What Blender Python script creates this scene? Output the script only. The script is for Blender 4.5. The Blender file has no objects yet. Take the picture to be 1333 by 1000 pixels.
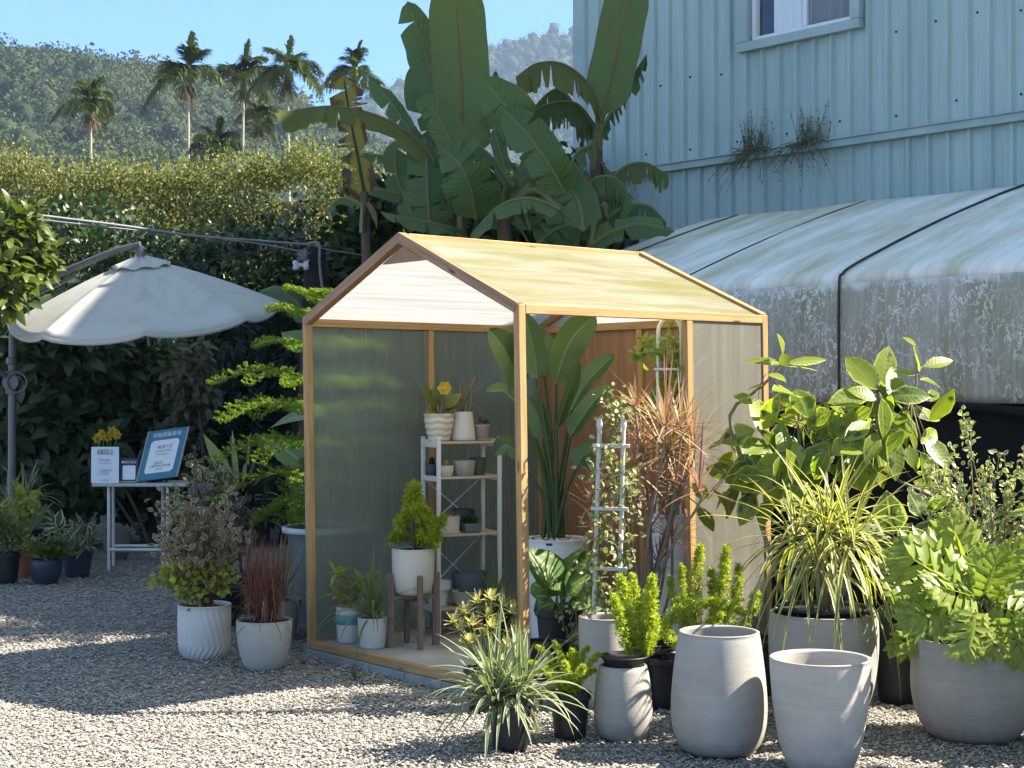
import bpy, math, random
import numpy as np
from mathutils import Vector
rng = np.random.default_rng(7)
random.seed(7)
R = math.radians
SC = bpy.context.scene
COL = SC.collection
F0, CX, CY, PITCH, CAMH = 2003.0, 666.5, 500.0, 0.005, 1.5

# ------------------------------------------------------------------ helpers
def P(px, py, d):
    """world point at distance d (along +Y) seen at photo pixel px,py"""
    u = (px - CX) / F0; w = -(py - CY) / F0
    y = math.cos(PITCH) - w * math.sin(PITCH); z = math.sin(PITCH) + w * math.cos(PITCH)
    k = d / y
    return np.array([u * k, d, CAMH + z * k])
def G(px, py, z=0.0):
    w = -(py - CY) / F0
    y = math.cos(PITCH) - w * math.sin(PITCH); zz = math.sin(PITCH) + w * math.cos(PITCH)
    k = (z - CAMH) / zz
    return np.array([(px - CX) / F0 * k, y * k, z])
def nz(v):
    v = np.asarray(v, float)
    return v / (np.linalg.norm(v, axis=-1, keepdims=True) + 1e-12)
def V3(*a): return np.array(a, float)

class MB:
    def __init__(s):
        s.v, s.uv, s.c, s.f, s.m, s.n = [], [], [], [], [], 0
    def add(s, V, F, UV=None, c=0.5, mat=0):
        V = np.asarray(V, float).reshape(-1, 3); n = len(V)
        s.v.append(V)
        s.uv.append(np.zeros((n, 2)) if UV is None else np.asarray(UV, float).reshape(-1, 2))
        s.c.append(np.full(n, c, float) if np.isscalar(c) else np.asarray(c, float).reshape(-1))
        F = np.asarray(F, np.int64)
        s.f.append(F + s.n); s.m.append(np.full(len(F), mat)); s.n += n
    def build(s, name, mats, parent=None, loc=None, smooth=True, bevel=0, solid=0):
        if not isinstance(mats, (list, tuple)): mats = [mats]
        V = np.concatenate(s.v); UV = np.concatenate(s.uv); Cc = np.concatenate(s.c)
        o0 = np.zeros(3)
        root = parent
        while root is not None and root.parent is not None: root = root.parent
        if root is not None: o0 = np.array(root.location)
        elif loc is not None: o0 = np.asarray(loc, float)
        V = V - o0
        me = bpy.data.meshes.new(name)
        loops = np.concatenate([f.reshape(-1) for f in s.f])
        tot = np.concatenate([np.full(len(f), f.shape[1]) for f in s.f])
        start = np.concatenate([[0], np.cumsum(tot)[:-1]])
        me.vertices.add(len(V)); me.vertices.foreach_set('co', V.astype(np.float32).ravel())
        me.loops.add(len(loops)); me.loops.foreach_set('vertex_index', loops.astype(np.int32))
        me.polygons.add(len(tot)); me.polygons.foreach_set('loop_start', start.astype(np.int32))
        me.polygons.foreach_set('material_index', np.concatenate(s.m).astype(np.int32))
        me.polygons.foreach_set('use_smooth', np.full(len(tot), smooth))
        ul = me.uv_layers.new(name='UVMap'); ul.data.foreach_set('uv', UV[loops].astype(np.float32).ravel())
        at = me.attributes.new('rnd', 'FLOAT', 'POINT'); at.data.foreach_set('value', Cc.astype(np.float32))
        me.update(calc_edges=True); me.validate()
        for m in mats: me.materials.append(m)
        o = bpy.data.objects.new(name, me); COL.objects.link(o)
        if parent is not None: o.parent = parent
        elif loc is not None: o.location = o0
        if bevel:
            b = o.modifiers.new('bevel', 'BEVEL'); b.width = bevel; b.segments = 2; b.limit_method = 'ANGLE'
        if solid:
            b = o.modifiers.new('solid', 'SOLIDIFY'); b.thickness = solid
        return o

def tag(o, label=None, cat=None, group=None, kind=None):
    if label: o['label'] = label
    if cat: o['category'] = cat
    if group: o['group'] = group
    if kind: o['kind'] = kind
    return o
def thing(name, label, cat, loc, group=None):
    o = bpy.data.objects.new(name, None); COL.objects.link(o)
    o.location = [float(x) for x in loc]; o.empty_display_size = 0.1
    return tag(o, label, cat, group)

def frame(T, N):
    T = nz(T); N = np.asarray(N, float)
    S = np.cross(T, N); S = nz(S); N2 = np.cross(S, T)
    return T, S, N2
def catmull(pts, n):
    pts = np.asarray(pts, float)
    if len(pts) == 2:
        t = np.linspace(0, 1, n)[:, None]; return pts[0] * (1 - t) + pts[1] * t
    p = np.vstack([2 * pts[0] - pts[1], pts, 2 * pts[-1] - pts[-2]])
    m = len(pts) - 1; out = []
    for u in np.linspace(0, m - 1e-6, n):
        i = int(u); t = u - i; a, b, c, d = p[i], p[i + 1], p[i + 2], p[i + 3]
        out.append(.5 * (2 * b + (c - a) * t + (2 * a - 5 * b + 4 * c - d) * t * t + (3 * b - a - 3 * c + d) * t ** 3))
    return np.array(out)

def beam(mb, p0, p1, w, h, up=(0, 0, 1), c=0.5, mat=0, off=None):
    """square timber from p0 to p1: w sideways, h along up"""
    p0 = np.asarray(p0, float); p1 = np.asarray(p1, float)
    T, S, N = frame(p1 - p0, np.asarray(up, float)); L = np.linalg.norm(p1 - p0)
    V = []; UV = []; 
    u0 = off if off is not None else random.random() * 50
    F = []
    corners = [(-.5, -.5), (.5, -.5), (.5, .5), (-.5, .5)]
    acc = 0
    for k in range(4):
        a = corners[k]; b = corners[(k + 1) % 4]
        wd = w if k % 2 == 0 else h
        i = len(V)
        for (q, e) in ((a, p0), (b, p0), (b, p1), (a, p1)):
            V.append(e + S * q[0] * w + N * q[1] * h)
        UV += [(u0, acc), (u0, acc + wd), (u0 + L, acc + wd), (u0 + L, acc)]; acc += wd + .01
        F.append((i, i + 1, i + 2, i + 3))
    # merge corners for bevel: use 8 verts instead
    W8 = [p0 + S * a * w + N * b * h for a, b in corners] + [p1 + S * a * w + N * b * h for a, b in corners]
    U8 = [(u0, 0), (u0, w), (u0, w + h), (u0, h)] + [(u0 + L, 0), (u0 + L, w), (u0 + L, w + h), (u0 + L, h)]
    F8 = [(4, 5, 1, 0), (5, 6, 2, 1), (6, 7, 3, 2), (7, 4, 0, 3), (0, 1, 2, 3), (7, 6, 5, 4)]
    mb.add(W8, F8, U8, c, mat)
def box(mb, c, sx, sy, sz, rz=0, col=0.5, mat=0):
    c = np.asarray(c, float); ca, sa = math.cos(rz), math.sin(rz)
    beam(mb, c - V3(0, 0, sz / 2), c + V3(0, 0, sz / 2), sx, sy, up=(-sa, ca, 0), c=col, mat=mat)
def quad(mb, a, b, c, d, nu=1, nv=1, col=.5, mat=0):
    a, b, c, d = [np.asarray(x, float) for x in (a, b, c, d)]
    u = np.linspace(0, 1, nu + 1); v = np.linspace(0, 1, nv + 1)
    U, Vv = np.meshgrid(u, v); U = U[..., None]; Vv = Vv[..., None]
    pts = (a * (1 - U) + b * U) * (1 - Vv) + (d * (1 - U) + c * U) * Vv
    lu = np.linalg.norm(b - a); lv = np.linalg.norm(d - a)
    UV = np.concatenate([U * lu, Vv * lv], -1)
    grid(mb, pts, UV, col, mat)
def grid(mb, pts, UV=None, col=.5, mat=0, wrap=False):
    r, k = pts.shape[:2]
    idx = np.arange(r * k).reshape(r, k)
    if wrap: idx = np.concatenate([idx, idx[:, :1]], 1)
    F = np.stack([idx[:-1, :-1], idx[:-1, 1:], idx[1:, 1:], idx[1:, :-1]], -1).reshape(-1, 4)
    mb.add(pts.reshape(-1, 3), F, None if UV is None else UV.reshape(-1, 2), col if np.isscalar(col) else np.asarray(col).reshape(-1), mat)
def tube(mb, pts, r, sides=8, c=0.5, mat=0, cap=True, uvv=None):
    pts = np.asarray(pts, float); n = len(pts)
    r = np.full(n, r, float) if np.isscalar(r) else np.interp(np.linspace(0, 1, n), np.linspace(0, 1, len(r)), r)
    T = nz(np.gradient(pts, axis=0))
    N = np.zeros((n, 3)); a = V3(0, 0, 1) if abs(T[0, 2]) < .9 else V3(1, 0, 0)
    N[0] = nz(np.cross(np.cross(T[0], a), T[0]))
    for i in range(1, n): N[i] = nz(N[i - 1] - T[i] * np.dot(N[i - 1], T[i]))
    S = np.cross(T, N)
    ang = np.linspace(0, 2 * math.pi, sides, endpoint=False)
    ring = pts[:, None] + r[:, None, None] * (np.cos(ang)[None, :, None] * N[:, None] + np.sin(ang)[None, :, None] * S[:, None])
    L = np.concatenate([[0], np.cumsum(np.linalg.norm(np.diff(pts, axis=0), axis=1))])
    UV = np.stack([np.repeat(L[:, None], sides, 1), np.repeat(ang[None] / 6.283, n, 0)], -1)
    if uvv is not None: UV[..., 0] = uvv; UV[..., 1] = np.linspace(0, 1, n)[:, None]
    b = mb.n
    grid(mb, ring, UV, c, mat, wrap=True)
    if cap:
        mb.add(ring[0], [tuple(range(sides))], UV[0], c, mat); mb.add(ring[-1], [tuple(range(sides))[::-1]], UV[-1], c, mat)
def lathe(mb, c, prof, seg=48, c0=.5, mat=0, fn=None, tilt=None):
    """prof: list of (r,z); fn(ang,z,r)->r ; closed at ends with r=0"""
    prof = np.asarray(prof, float)
    ang = np.linspace(0, 2 * math.pi, seg, endpoint=False)
    r = prof[:, 0][:, None] * np.ones(seg)[None]; z = prof[:, 1][:, None] * np.ones(seg)[None]
    if fn is not None: r = fn(ang[None] * np.ones_like(r), z, r)
    pts = np.stack([r * np.cos(ang), r * np.sin(ang), z], -1)
    if tilt is not None: pts = pts @ tilt.T
    pts = pts + np.asarray(c, float)
    L = np.concatenate([[0], np.cumsum(np.linalg.norm(np.diff(prof, axis=0), axis=1))])
    UV = np.stack([np.repeat(ang[None] / 6.283, len(prof), 0), np.repeat(L[:, None], seg, 1)], -1)
    grid(mb, pts, UV, c0, mat, wrap=True)
def smooth_prof(pts, n=24):
    return catmull([(a, b, 0) for a, b in pts], n)[:, :2]

def leaves(mb, Pb, D, N, L, W, rnd, shape='oval', fold=.25, curl=.3, mat=0):
    """vectorised leaf blades: base points, directions, normals, lengths, half widths"""
    Pb = np.asarray(Pb, float).reshape(-1, 3); n = len(Pb)
    if n == 0: return
    D = nz(np.broadcast_to(D, (n, 3))); N = np.broadcast_to(N, (n, 3))
    L = np.broadcast_to(L, (n,)).astype(float); W = np.broadcast_to(W, (n,)).astype(float); rnd = np.broadcast_to(rnd, (n,)).astype(float)
    fold = np.broadcast_to(fold, (n,)).astype(float); curl = np.broadcast_to(curl, (n,)).astype(float)
    S = nz(np.cross(D, N)); Nn = np.cross(S, D)
    ST = {'oval': [(0, .06), (.18, .62), (.42, 1), (.7, .82), (.9, .36), (1, .02)],
          'lance': [(0, .12), (.22, .85), (.5, 1), (.78, .55), (1, .02)],
          'round': [(0, .15), (.2, .8), (.5, 1), (.8, .8), (1, .12)],
          'tiny': None,
          'heart': [(-.14, .35), (-.05, .85), (.12, 1), (.4, .92), (.72, .5), (1, .02)],
          'needle': [(0, .8), (.6, .8), (1, .05)]}[shape]
    if ST is None:
        pts = np.stack([Pb, Pb + D * (L * .5)[:, None] + S * W[:, None] + Nn * (fold * W)[:, None], Pb + D * L[:, None] - Nn * (curl * L)[:, None],
                        Pb + D * (L * .5)[:, None] - S * W[:, None] + Nn * (fold * W)[:, None]], 1)
        UV = np.broadcast_to(np.array([(.5, 0), (1, .5), (.5, 1), (0, .5)], float), (n, 4, 2))
        F = np.arange(4 * n).reshape(n, 4)
        mb.add(pts.reshape(-1, 3), F, UV.reshape(-1, 2), np.repeat(rnd, 4), mat); return
    k = len(ST); t = np.array([a for a, _ in ST]); w = np.array([b for _, b in ST])
    ce = Pb[:, None] + D[:, None] * (L[:, None] * t)[..., None] - Nn[:, None] * ((curl * L)[:, None] * t ** 2)[..., None]
    hw = (W[:, None] * w)[..., None]
    up = Nn[:, None] * (fold[:, None] * W[:, None] * w)[..., None]
    pts = np.stack([ce - S[:, None] * hw + up, ce, ce + S[:, None] * hw + up], 2)  # n,k,3,3
    UV = np.zeros((n, k, 3, 2)); UV[..., 0] = np.array([0, .5, 1]); UV[..., 1] = t[None, :, None]
    idx = np.arange(n * k * 3).reshape(n, k, 3)
    F = np.concatenate([np.stack([idx[:, :-1, j], idx[:, :-1, j + 1], idx[:, 1:, j + 1], idx[:, 1:, j]], -1).reshape(-1, 4) for j in (0, 1)])
    mb.add(pts.reshape(-1, 3), F, UV.reshape(-1, 2), np.repeat(rnd, k * 3), mat)

def straps(mb, Pb, D, L, W, droop, rnd, n=8, fold=.3, taper=2.2, mat=0, wob=0.0):
    Pb = np.asarray(Pb, float).reshape(-1, 3); m = len(Pb)
    D = nz(np.broadcast_to(D, (m, 3)))
    L = np.broadcast_to(L, (m,)).astype(float); W = np.broadcast_to(W, (m,)).astype(float)
    droop = np.broadcast_to(droop, (m,)).astype(float); rnd = np.broadcast_to(rnd, (m,)).astype(float)
    t = np.linspace(0, 1, n)
    ce = Pb[:, None] + D[:, None] * (L[:, None] * t)[..., None]
    hor = np.sqrt(D[:, 0] ** 2 + D[:, 1] ** 2)
    ce[..., 2] -= (droop * L)[:, None] * t ** 2.2
    ce = ce - (D * V3(1, 1, 0))[:, None] * ((droop * L * .35)[:, None] * t ** 3)[..., None]
    if wob: ce = ce + (rng.normal(0, wob, (m, 1, 3)) * (np.sin(t * 4)[None, :, None]) * L[:, None, None])
    T = nz(np.gradient(ce, axis=1))
    S = np.cross(T, V3(0, 0, 1)); bad = np.linalg.norm(S, axis=-1) < .15
    S0 = nz(np.cross(D, V3(0, 0, 1)) + V3(1e-4, 2e-4, 0)); S = nz(np.where(bad[..., None], S0[:, None], S))
    N = np.cross(S, T)
    w = (.55 + .45 * np.sin(np.pi * np.clip(t * 1.25, 0, 1) * .5)) * (1 - t ** taper) + .01
    hw = (W[:, None] * w)[..., None]
    pts = np.stack([ce - S * hw + N * hw * fold, ce, ce + S * hw + N * hw * fold], 2)
    UV = np.zeros((m, n, 3, 2)); UV[..., 0] = np.array([0, .5, 1]); UV[..., 1] = t[None, :, None]
    idx = np.arange(m * n * 3).reshape(m, n, 3)
    F = np.concatenate([np.stack([idx[:, :-1, j], idx[:, :-1, j + 1], idx[:, 1:, j + 1], idx[:, 1:, j]], -1).reshape(-1, 4) for j in (0, 1)])
    mb.add(pts.reshape(-1, 3), F, UV.reshape(-1, 2), np.repeat(rnd, n * 3), mat)

def blade(mb, ctrl, W, face, fold=.15, hang=0.0, tears=(0, 0), rnd=.5, prof=None, n=30, wave=.02, rib=.02, mat=0, tip=.15, base=.12):
    """large banana-like leaf along ctrl; face = side turned to; hang lets both halves drop"""
    C = catmull(ctrl, n); T = nz(np.gradient(C, axis=0)); face = np.asarray(face, float)
    S = nz(np.cross(T, face[None])); N = np.cross(S, T)
    t = np.linspace(0, 1, n)
    Lc = np.concatenate([[0], np.cumsum(np.linalg.norm(np.diff(C, axis=0), axis=1))]); LL = Lc[-1]; t = Lc / LL
    hw = W * np.clip(np.minimum(1, np.sqrt(np.clip(t / base, 0, 1))) * np.sqrt(np.clip((1 - t) / tip, 0, 1)).clip(0, 1), 0.02, 1) * (1 - .12 * (t - .4) ** 2)
    def at(tt):
        tt = np.clip(tt, 0, 1)
        f = lambda A: np.stack([np.interp(tt, t, A[:, i]) for i in range(3)], -1)
        return f(C), nz(f(S)), nz(f(N)), np.interp(tt, t, hw)
    ss = np.array([0, .3, .6, .85, 1.0])
    for side in (-1, 1):
        k = tears[0 if side < 0 else 1]
        cuts = np.sort(np.concatenate([[0, 1], rng.uniform(.08, .95, k)]))
        for a, b in zip(cuts[:-1], cuts[1:]):
            if b - a < .004: continue
            m = max(3, int((b - a) * n) + 2)
            tr = np.linspace(a, b, m)
            gap = rng.uniform(.1, .75 if k > 5 else .35) if k else 0; ln = rng.uniform(.72, 1.12) if k > 2 else 1
            dr = rng.normal(0, .25) if k else 0
            tt = a + (b - a) * (.5 + (np.linspace(0, 1, m)[:, None] - .5) * (1 - gap * ss[None] ** 1.5))
            tt = np.clip(tt, a, b)
            c, s_, n_, w_ = at(tt.ravel())
            c = c.reshape(m, 5, 3); s_ = s_.reshape(m, 5, 3); n_ = n_.reshape(m, 5, 3); w_ = w_.reshape(m, 5) * ln
            th = (fold + dr * .5) * np.ones((m, 5))
            pos = c + s_ * (side * w_ * ss)[..., None] * np.cos(th)[..., None] + n_ * (w_ * ss * np.sin(th))[..., None]
            hh = hang + (abs(dr) * .8 if hang > 0 else 0)
            if hh:
                # let the halves swing down under gravity
                sw = (w_ * ss)[..., None]
                hdir = nz(s_ * side * (1 - min(hh, .95)) + V3(0, 0, -1) * hh)
                pos = c + hdir * sw + n_ * sw * .1
            ph = rng.uniform(0, 6)
            wav = np.sin(tt * LL * 14 + ph) * wave + np.sin(tt * LL * 37 + ph * 2) * wave * .35
            pos = pos + n_ * (wav * ss[None] ** 1.5)[..., None]
            UV = np.stack([.5 + side * .5 * np.broadcast_to(ss, (m, 5)), tt], -1)
            grid(mb, pos, UV, rnd + rng.normal(0, .02), mat)
    if rib:
        tube(mb, C - N * rib * .2, [rib, rib * .8, rib * .5, rib * .15], 6, rnd, mat, uvv=.5)

# ------------------------------------------------------------------ materials
def newmat(name):
    m = bpy.data.materials.new(name); m.use_nodes = True; m.node_tree.nodes.clear(); return m, m.node_tree
def N(nt, typ, ins=None, **props):
    n = nt.nodes.new('ShaderNode' + typ)
    for k, v in props.items(): setattr(n, k, v)
    for k, v in (ins or {}).items():
        s = n.inputs[k]
        if isinstance(v, bpy.types.NodeSocket): nt.links.new(v, s)
        else:
            if isinstance(v, (tuple, list)) and len(v) == 3 and s.type == 'RGBA': v = (*v, 1)
            s.default_value = v
    return n
def math_(nt, op, a, b=None, c=None, clamp=False):
    n = N(nt, 'Math', operation=op, use_clamp=clamp)
    for i, v in enumerate((a, b, c)):
        if v is None: continue
        if isinstance(v, bpy.types.NodeSocket): nt.links.new(v, n.inputs[i])
        else: n.inputs[i].default_value = v
    return n.outputs[0]
def mixc(nt, fac, a, b, mode='MIX'):
    n = nt.nodes.new('ShaderNodeMix'); n.data_type = 'RGBA'; n.blend_type = mode; n.clamp_factor = True
    for i, v in ((0, fac), (6, a), (7, b)):
        if isinstance(v, bpy.types.NodeSocket): nt.links.new(v, n.inputs[i])
        else: n.inputs[i].default_value = (*v, 1) if isinstance(v, (tuple, list)) and len(v) == 3 else v
    return n.outputs[2]
def ramp(nt, fac, stops):
    n = nt.nodes.new('ShaderNodeValToRGB'); nt.links.new(fac, n.inputs[0])
    e = n.color_ramp.elements
    while len(e) < len(stops): e.new(.5)
    for el, (p, c) in zip(e, stops):
        el.position = p; el.color = (*c, 1) if not np.isscalar(c) else (c, c, c, 1)
    return n.outputs[0]
def out(nt, sh, disp=None):
    o = nt.nodes.new('ShaderNodeOutputMaterial'); nt.links.new(sh, o.inputs['Surface'])
def noise(nt, vec, scale, detail=4, rough=.55, out_='Fac', dist=0):
    n = N(nt, 'TexNoise', {'Scale': scale, 'Detail': detail, 'Roughness': rough, 'Distortion': dist})
    if vec is not None: nt.links.new(vec, n.inputs['Vector'])
    return n.outputs[out_]
def coords(nt, kind='Object', scale=None):
    t = N(nt, 'TexCoord').outputs[kind]
    if scale is not None:
        t = N(nt, 'Mapping', {'Vector': t, 'Scale': scale}).outputs[0]
    return t
def bump(nt, h, strength=.3, dist=.01):
    return N(nt, 'Bump', {'Height': h, 'Strength': strength, 'Distance': dist}).outputs[0]
def attr(nt, name): return N(nt, 'Attribute', attribute_name=name).outputs['Fac']

def leaf_mat(name, c1, c2, trans=.3, rough=.42, spec=.35, edge=None, ew=.75, mid=None, mw=.06, vein=0, back=None, blotch=None, tcol=None, dry=None, vk=.16, vb=.08):
    m, nt = newmat(name)
    uv = N(nt, 'Separate' + 'XYZ', {0: N(nt, 'UVMap').outputs[0]}); u, v = uv.outputs[0], uv.outputs[1]
    col = mixc(nt, attr(nt, 'rnd'), c1, c2)
    ob = coords(nt, 'Object')
    nzv = noise(nt, ob, 14, 3)
    col = mixc(nt, math_(nt, 'MULTIPLY', nzv, .5), col, tuple(x * .62 for x in c1))
    a = math_(nt, 'ABSOLUTE', math_(nt, 'MULTIPLY_ADD', u, 2, -1))
    if blotch is not None:
        b = noise(nt, ob, blotch[1], 4, .6)
        col = mixc(nt, ramp(nt, b, [(blotch[2], 0.), (blotch[2] + .08, 1.)]), col, blotch[0])
    if edge is not None:
        e = math_(nt, 'ADD', a, math_(nt, 'MULTIPLY_ADD', noise(nt, ob, 45, 3), .5, -.25))
        col = mixc(nt, ramp(nt, e, [(max(ew - .05, 0), 0.), (min(ew + .05, 1), 1.)]), col, edge)
    if vein:
        w = math_(nt, 'SINE', math_(nt, 'MULTIPLY', math_(nt, 'SUBTRACT', v, math_(nt, 'MULTIPLY', a, .12)), vein))
        col = mixc(nt, ramp(nt, w, [(.75, 0.), (1, vk)]), col, mid if mid is not None else tuple(min(1, x * 1.7) for x in c2))
    if mid is not None:
        col = mixc(nt, ramp(nt, a, [(mw, 1.), (mw * 1.6, 0.)]), col, mid)
    if dry is not None:
        dn = math_(nt, 'ADD', math_(nt, 'MULTIPLY', a, .45), math_(nt, 'MULTIPLY', noise(nt, ob, 9, 4), .8))
        col = mixc(nt, ramp(nt, dn, [(dry[1], 0.), (dry[1] + .1, 1.)]), col, dry[0])
    if back is not None:
        g = N(nt, 'NewGeometry').outputs['Backfacing']
        col = mixc(nt, g, col, mixc(nt, .75, col, back))
    pb = N(nt, 'BsdfPrincipled', {'Base Color': col, 'Roughness': rough, 'Specular IOR Level': spec})
    if vein:
        bh = math_(nt, 'SINE', math_(nt, 'MULTIPLY', math_(nt, 'SUBTRACT', v, math_(nt, 'MULTIPLY', a, .12)), vein))
        nt.links.new(bump(nt, bh, vb, .003), pb.inputs['Normal'])
    tc = mixc(nt, 1.0, col, tcol if tcol is not None else (1.35, 1.45, .55), 'MULTIPLY')
    tr = N(nt, 'BsdfTranslucent', {'Color': tc})
    mx = N(nt, 'MixShader', {0: trans, 1: pb.outputs[0], 2: tr.outputs[0]})
    out(nt, mx.outputs[0]); return m

def plain(name, c, rough=.5, spec=.5, metal=0, var=.15, scale=8, bmp=0, bs=40, coat=0, c2=None, coord='Object', th=.5):
    m, nt = newmat(name); ob = coords(nt, coord)
    nv = noise(nt, ob, scale, 5, .6)
    c2 = c2 if c2 is not None else tuple(x * (1 - var * 2) for x in c)
    col = mixc(nt, ramp(nt, nv, [(th - .2, 0.), (th + .25, 1.)]), c, c2)
    pb = N(nt, 'BsdfPrincipled', {'Base Color': col, 'Roughness': rough, 'Specular IOR Level': spec, 'Metallic': metal, 'Coat Weight': coat})
    if bmp: nt.links.new(bump(nt, noise(nt, ob, bs, 5, .65), bmp, .01), pb.inputs['Normal'])
    out(nt, pb.outputs[0]); return m

def wood(name, c1, c2, rough=.55, sc=1.0, knots=True):
    m, nt = newmat(name); uv = N(nt, 'UVMap').outputs[0]
    st = N(nt, 'Mapping', {'Vector': uv, 'Scale': (2.2 * sc, 60 * sc, 1)}).outputs[0]
    g = noise(nt, st, 1.0, 5, .6, dist=.6)
    col = mixc(nt, ramp(nt, g, [(.35, 0.), (.62, 1.)]), tuple(x * .8 for x in c1), c2)
    big = noise(nt, N(nt, 'Mapping', {'Vector': uv, 'Scale': (1.3, 6, 1)}).outputs[0], 1, 3)
    col = mixc(nt, math_(nt, 'MULTIPLY', big, .6), col, tuple(x * .72 for x in c1))
    if knots:
        kv = N(nt, 'Mapping', {'Vector': uv, 'Scale': (3.0, 14, 1)}).outputs[0]
        vo = N(nt, 'TexVoronoi', {'Vector': kv, 'Scale': 1.0, 'Randomness': 1.0})
        col = mixc(nt, ramp(nt, vo.outputs['Distance'], [(.06, 1.), (.13, 0.)]), col, (c1[0] * .25, c1[1] * .18, c1[2] * .15))
    pb = N(nt, 'BsdfPrincipled', {'Base Color': col, 'Roughness': rough, 'Specular IOR Level': .35})
    nt.links.new(bump(nt, g, .25, .003), pb.inputs['Normal'])
    out(nt, pb.outputs[0]); return m

M = {}
def mats():
    M['pine'] = wood('honey_pine', (.38, .22, .085), (.5, .32, .14))
    M['pine_dark'] = wood('weathered_pine', (.26, .15, .08), (.38, .24, .13))
    M['greywood'] = wood('grey_wood', (.2, .13, .095), (.3, .21, .16), sc=.8)
    M['shelfwood'] = wood('shelf_wood', (.5, .4, .28), (.6, .5, .38))
    # plywood
    m, nt = newmat('plywood'); uv = N(nt, 'UVMap').outputs[0]
    g = noise(nt, N(nt, 'Mapping', {'Vector': uv, 'Scale': (26, 1.1, 1)}).outputs[0], 1, 5, .6, dist=1.2)
    col = mixc(nt, ramp(nt, g, [(.35, 0.), (.7, 1.)]), (.3, .16, .075), (.2, .1, .045))
    gro = math_(nt, 'FRACT', math_(nt, 'MULTIPLY', N(nt, 'SeparateXYZ', {0: uv}).outputs[0], 4.2))
    col = mixc(nt, ramp(nt, gro, [(.0, .55), (.03, 0.)]), col, (.1, .05, .02))
    pb = N(nt, 'BsdfPrincipled', {'Base Color': col, 'Roughness': .6}); out(nt, pb.outputs[0]); M['ply'] = m
    # gravel ground
    m, nt = newmat('gravel_bed'); ob = coords(nt)
    vo = N(nt, 'TexVoronoi', {'Vector': ob, 'Scale': 42.0}); vo2 = N(nt, 'TexVoronoi', {'Vector': ob, 'Scale': 90.0})
    h = N(nt, 'SeparateXYZ', {0: vo.outputs['Color']})
    col = ramp(nt, h.outputs[0], [(0, (.13, .125, .12)), (.4, (.22, .205, .185)), (.7, (.34, .32, .285)), (1, (.48, .45, .39))])
    big = noise(nt, ob, .7, 4)
    col = mixc(nt, math_(nt, 'MULTIPLY', big, .5), col, (.2, .185, .165))
    pb = N(nt, 'BsdfPrincipled', {'Base Color': col, 'Roughness': .85, 'Specular IOR Level': .2})
    hh = math_(nt, 'ADD', math_(nt, 'MULTIPLY', vo.outputs['Distance'], -1.2), math_(nt, 'MULTIPLY', vo2.outputs['Distance'], -.4))
    nt.links.new(bump(nt, hh, 1.0, .02), pb.inputs['Normal'])
    out(nt, pb.outputs[0]); M['ground'] = m
    m, nt = newmat('gravel_stone')
    r = attr(nt, 'rnd')
    col = ramp(nt, r, [(0, (.13, .122, .112)), (.3, (.22, .205, .183)), (.6, (.34, .315, .278)), (.85, (.5, .46, .4)), (1, (.4, .3, .2))])
    col = mixc(nt, math_(nt, 'MULTIPLY', noise(nt, coords(nt), 70, 4), .35), col, (.24, .22, .2))
    pb = N(nt, 'BsdfPrincipled', {'Base Color': col, 'Roughness': .75, 'Specular IOR Level': .25}); out(nt, pb.outputs[0]); M['stone'] = m
    M['block'] = plain('concrete_block', (.34, .34, .33), .9, .2, bmp=.5, bs=90, scale=12, var=.2)
    M['paver'] = plain('concrete_paver', (.46, .44, .41), .85, .2, bmp=.35, bs=70, scale=5, var=.18)
    def cement(name, c1, c2, c3):
        m, nt = newmat(name); ob = coords(nt)
        ring = noise(nt, N(nt, 'Mapping', {'Vector': ob, 'Scale': (3, 3, 60)}).outputs[0], 1, 4, .6); bl = noise(nt, ob, 5.5, 6, .65); sp = noise(nt, ob, 120, 3, .6)
        col = mixc(nt, ramp(nt, bl, [(.35, 0.), (.68, 1.)]), c1, c2)
        col = mixc(nt, math_(nt, 'MULTIPLY', ramp(nt, ring, [(.4, 0.), (.7, 1.)]), .35), col, c3)
        col = mixc(nt, ramp(nt, sp, [(.62, 0.), (.75, .5)]), col, tuple(x * .7 for x in c2))
        drip = noise(nt, N(nt, 'Mapping', {'Vector': ob, 'Scale': (24, 24, 2.2)}).outputs[0], 1, 4, .6)
        col = mixc(nt, ramp(nt, drip, [(.6, 0.), (.78, .4)]), col, c3)
        oz = N(nt, 'SeparateXYZ', {0: ob}).outputs[2]
        dirt = math_(nt, 'ADD', oz, math_(nt, 'MULTIPLY', noise(nt, ob, 16, 5, .7), .22))
        col = mixc(nt, ramp(nt, dirt, [(.1, .75), (.2, 0.)]), col, (.2, .175, .14))
        pb = N(nt, 'BsdfPrincipled', {'Base Color': col, 'Roughness': .72, 'Specular IOR Level': .3})
        h = math_(nt, 'ADD', math_(nt, 'MULTIPLY', ring, .6), math_(nt, 'ADD', sp, math_(nt, 'MULTIPLY', bl, .8)))
        nt.links.new(bump(nt, h, .16, .006), pb.inputs['Normal']); out(nt, pb.outputs[0]); return m
    M['potgrey'] = cement('grey_cement_glaze', (.34, .325, .3), (.265, .255, .235), (.4, .385, .35))
    M['potpale'] = cement('pale_cement', (.42, .39, .35), (.335, .31, .28), (.49, .455, .41))
    M['potsand'] = plain('sand_cement', (.46, .43, .38), .8, .25, scale=6, var=.1, bmp=.25, bs=45)
    M['cream'] = plain('cream_ceramic', (.62, .56, .46), .55, .4, scale=7, var=.08, bmp=.1, bs=30)
    M['whitepot'] = plain('white_ceramic', (.6, .58, .55), .4, .5, scale=6, var=.05)
    M['whiteplastic'] = plain('white_plastic', (.66, .7, .73), .4, .45, scale=3, var=.05)
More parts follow.
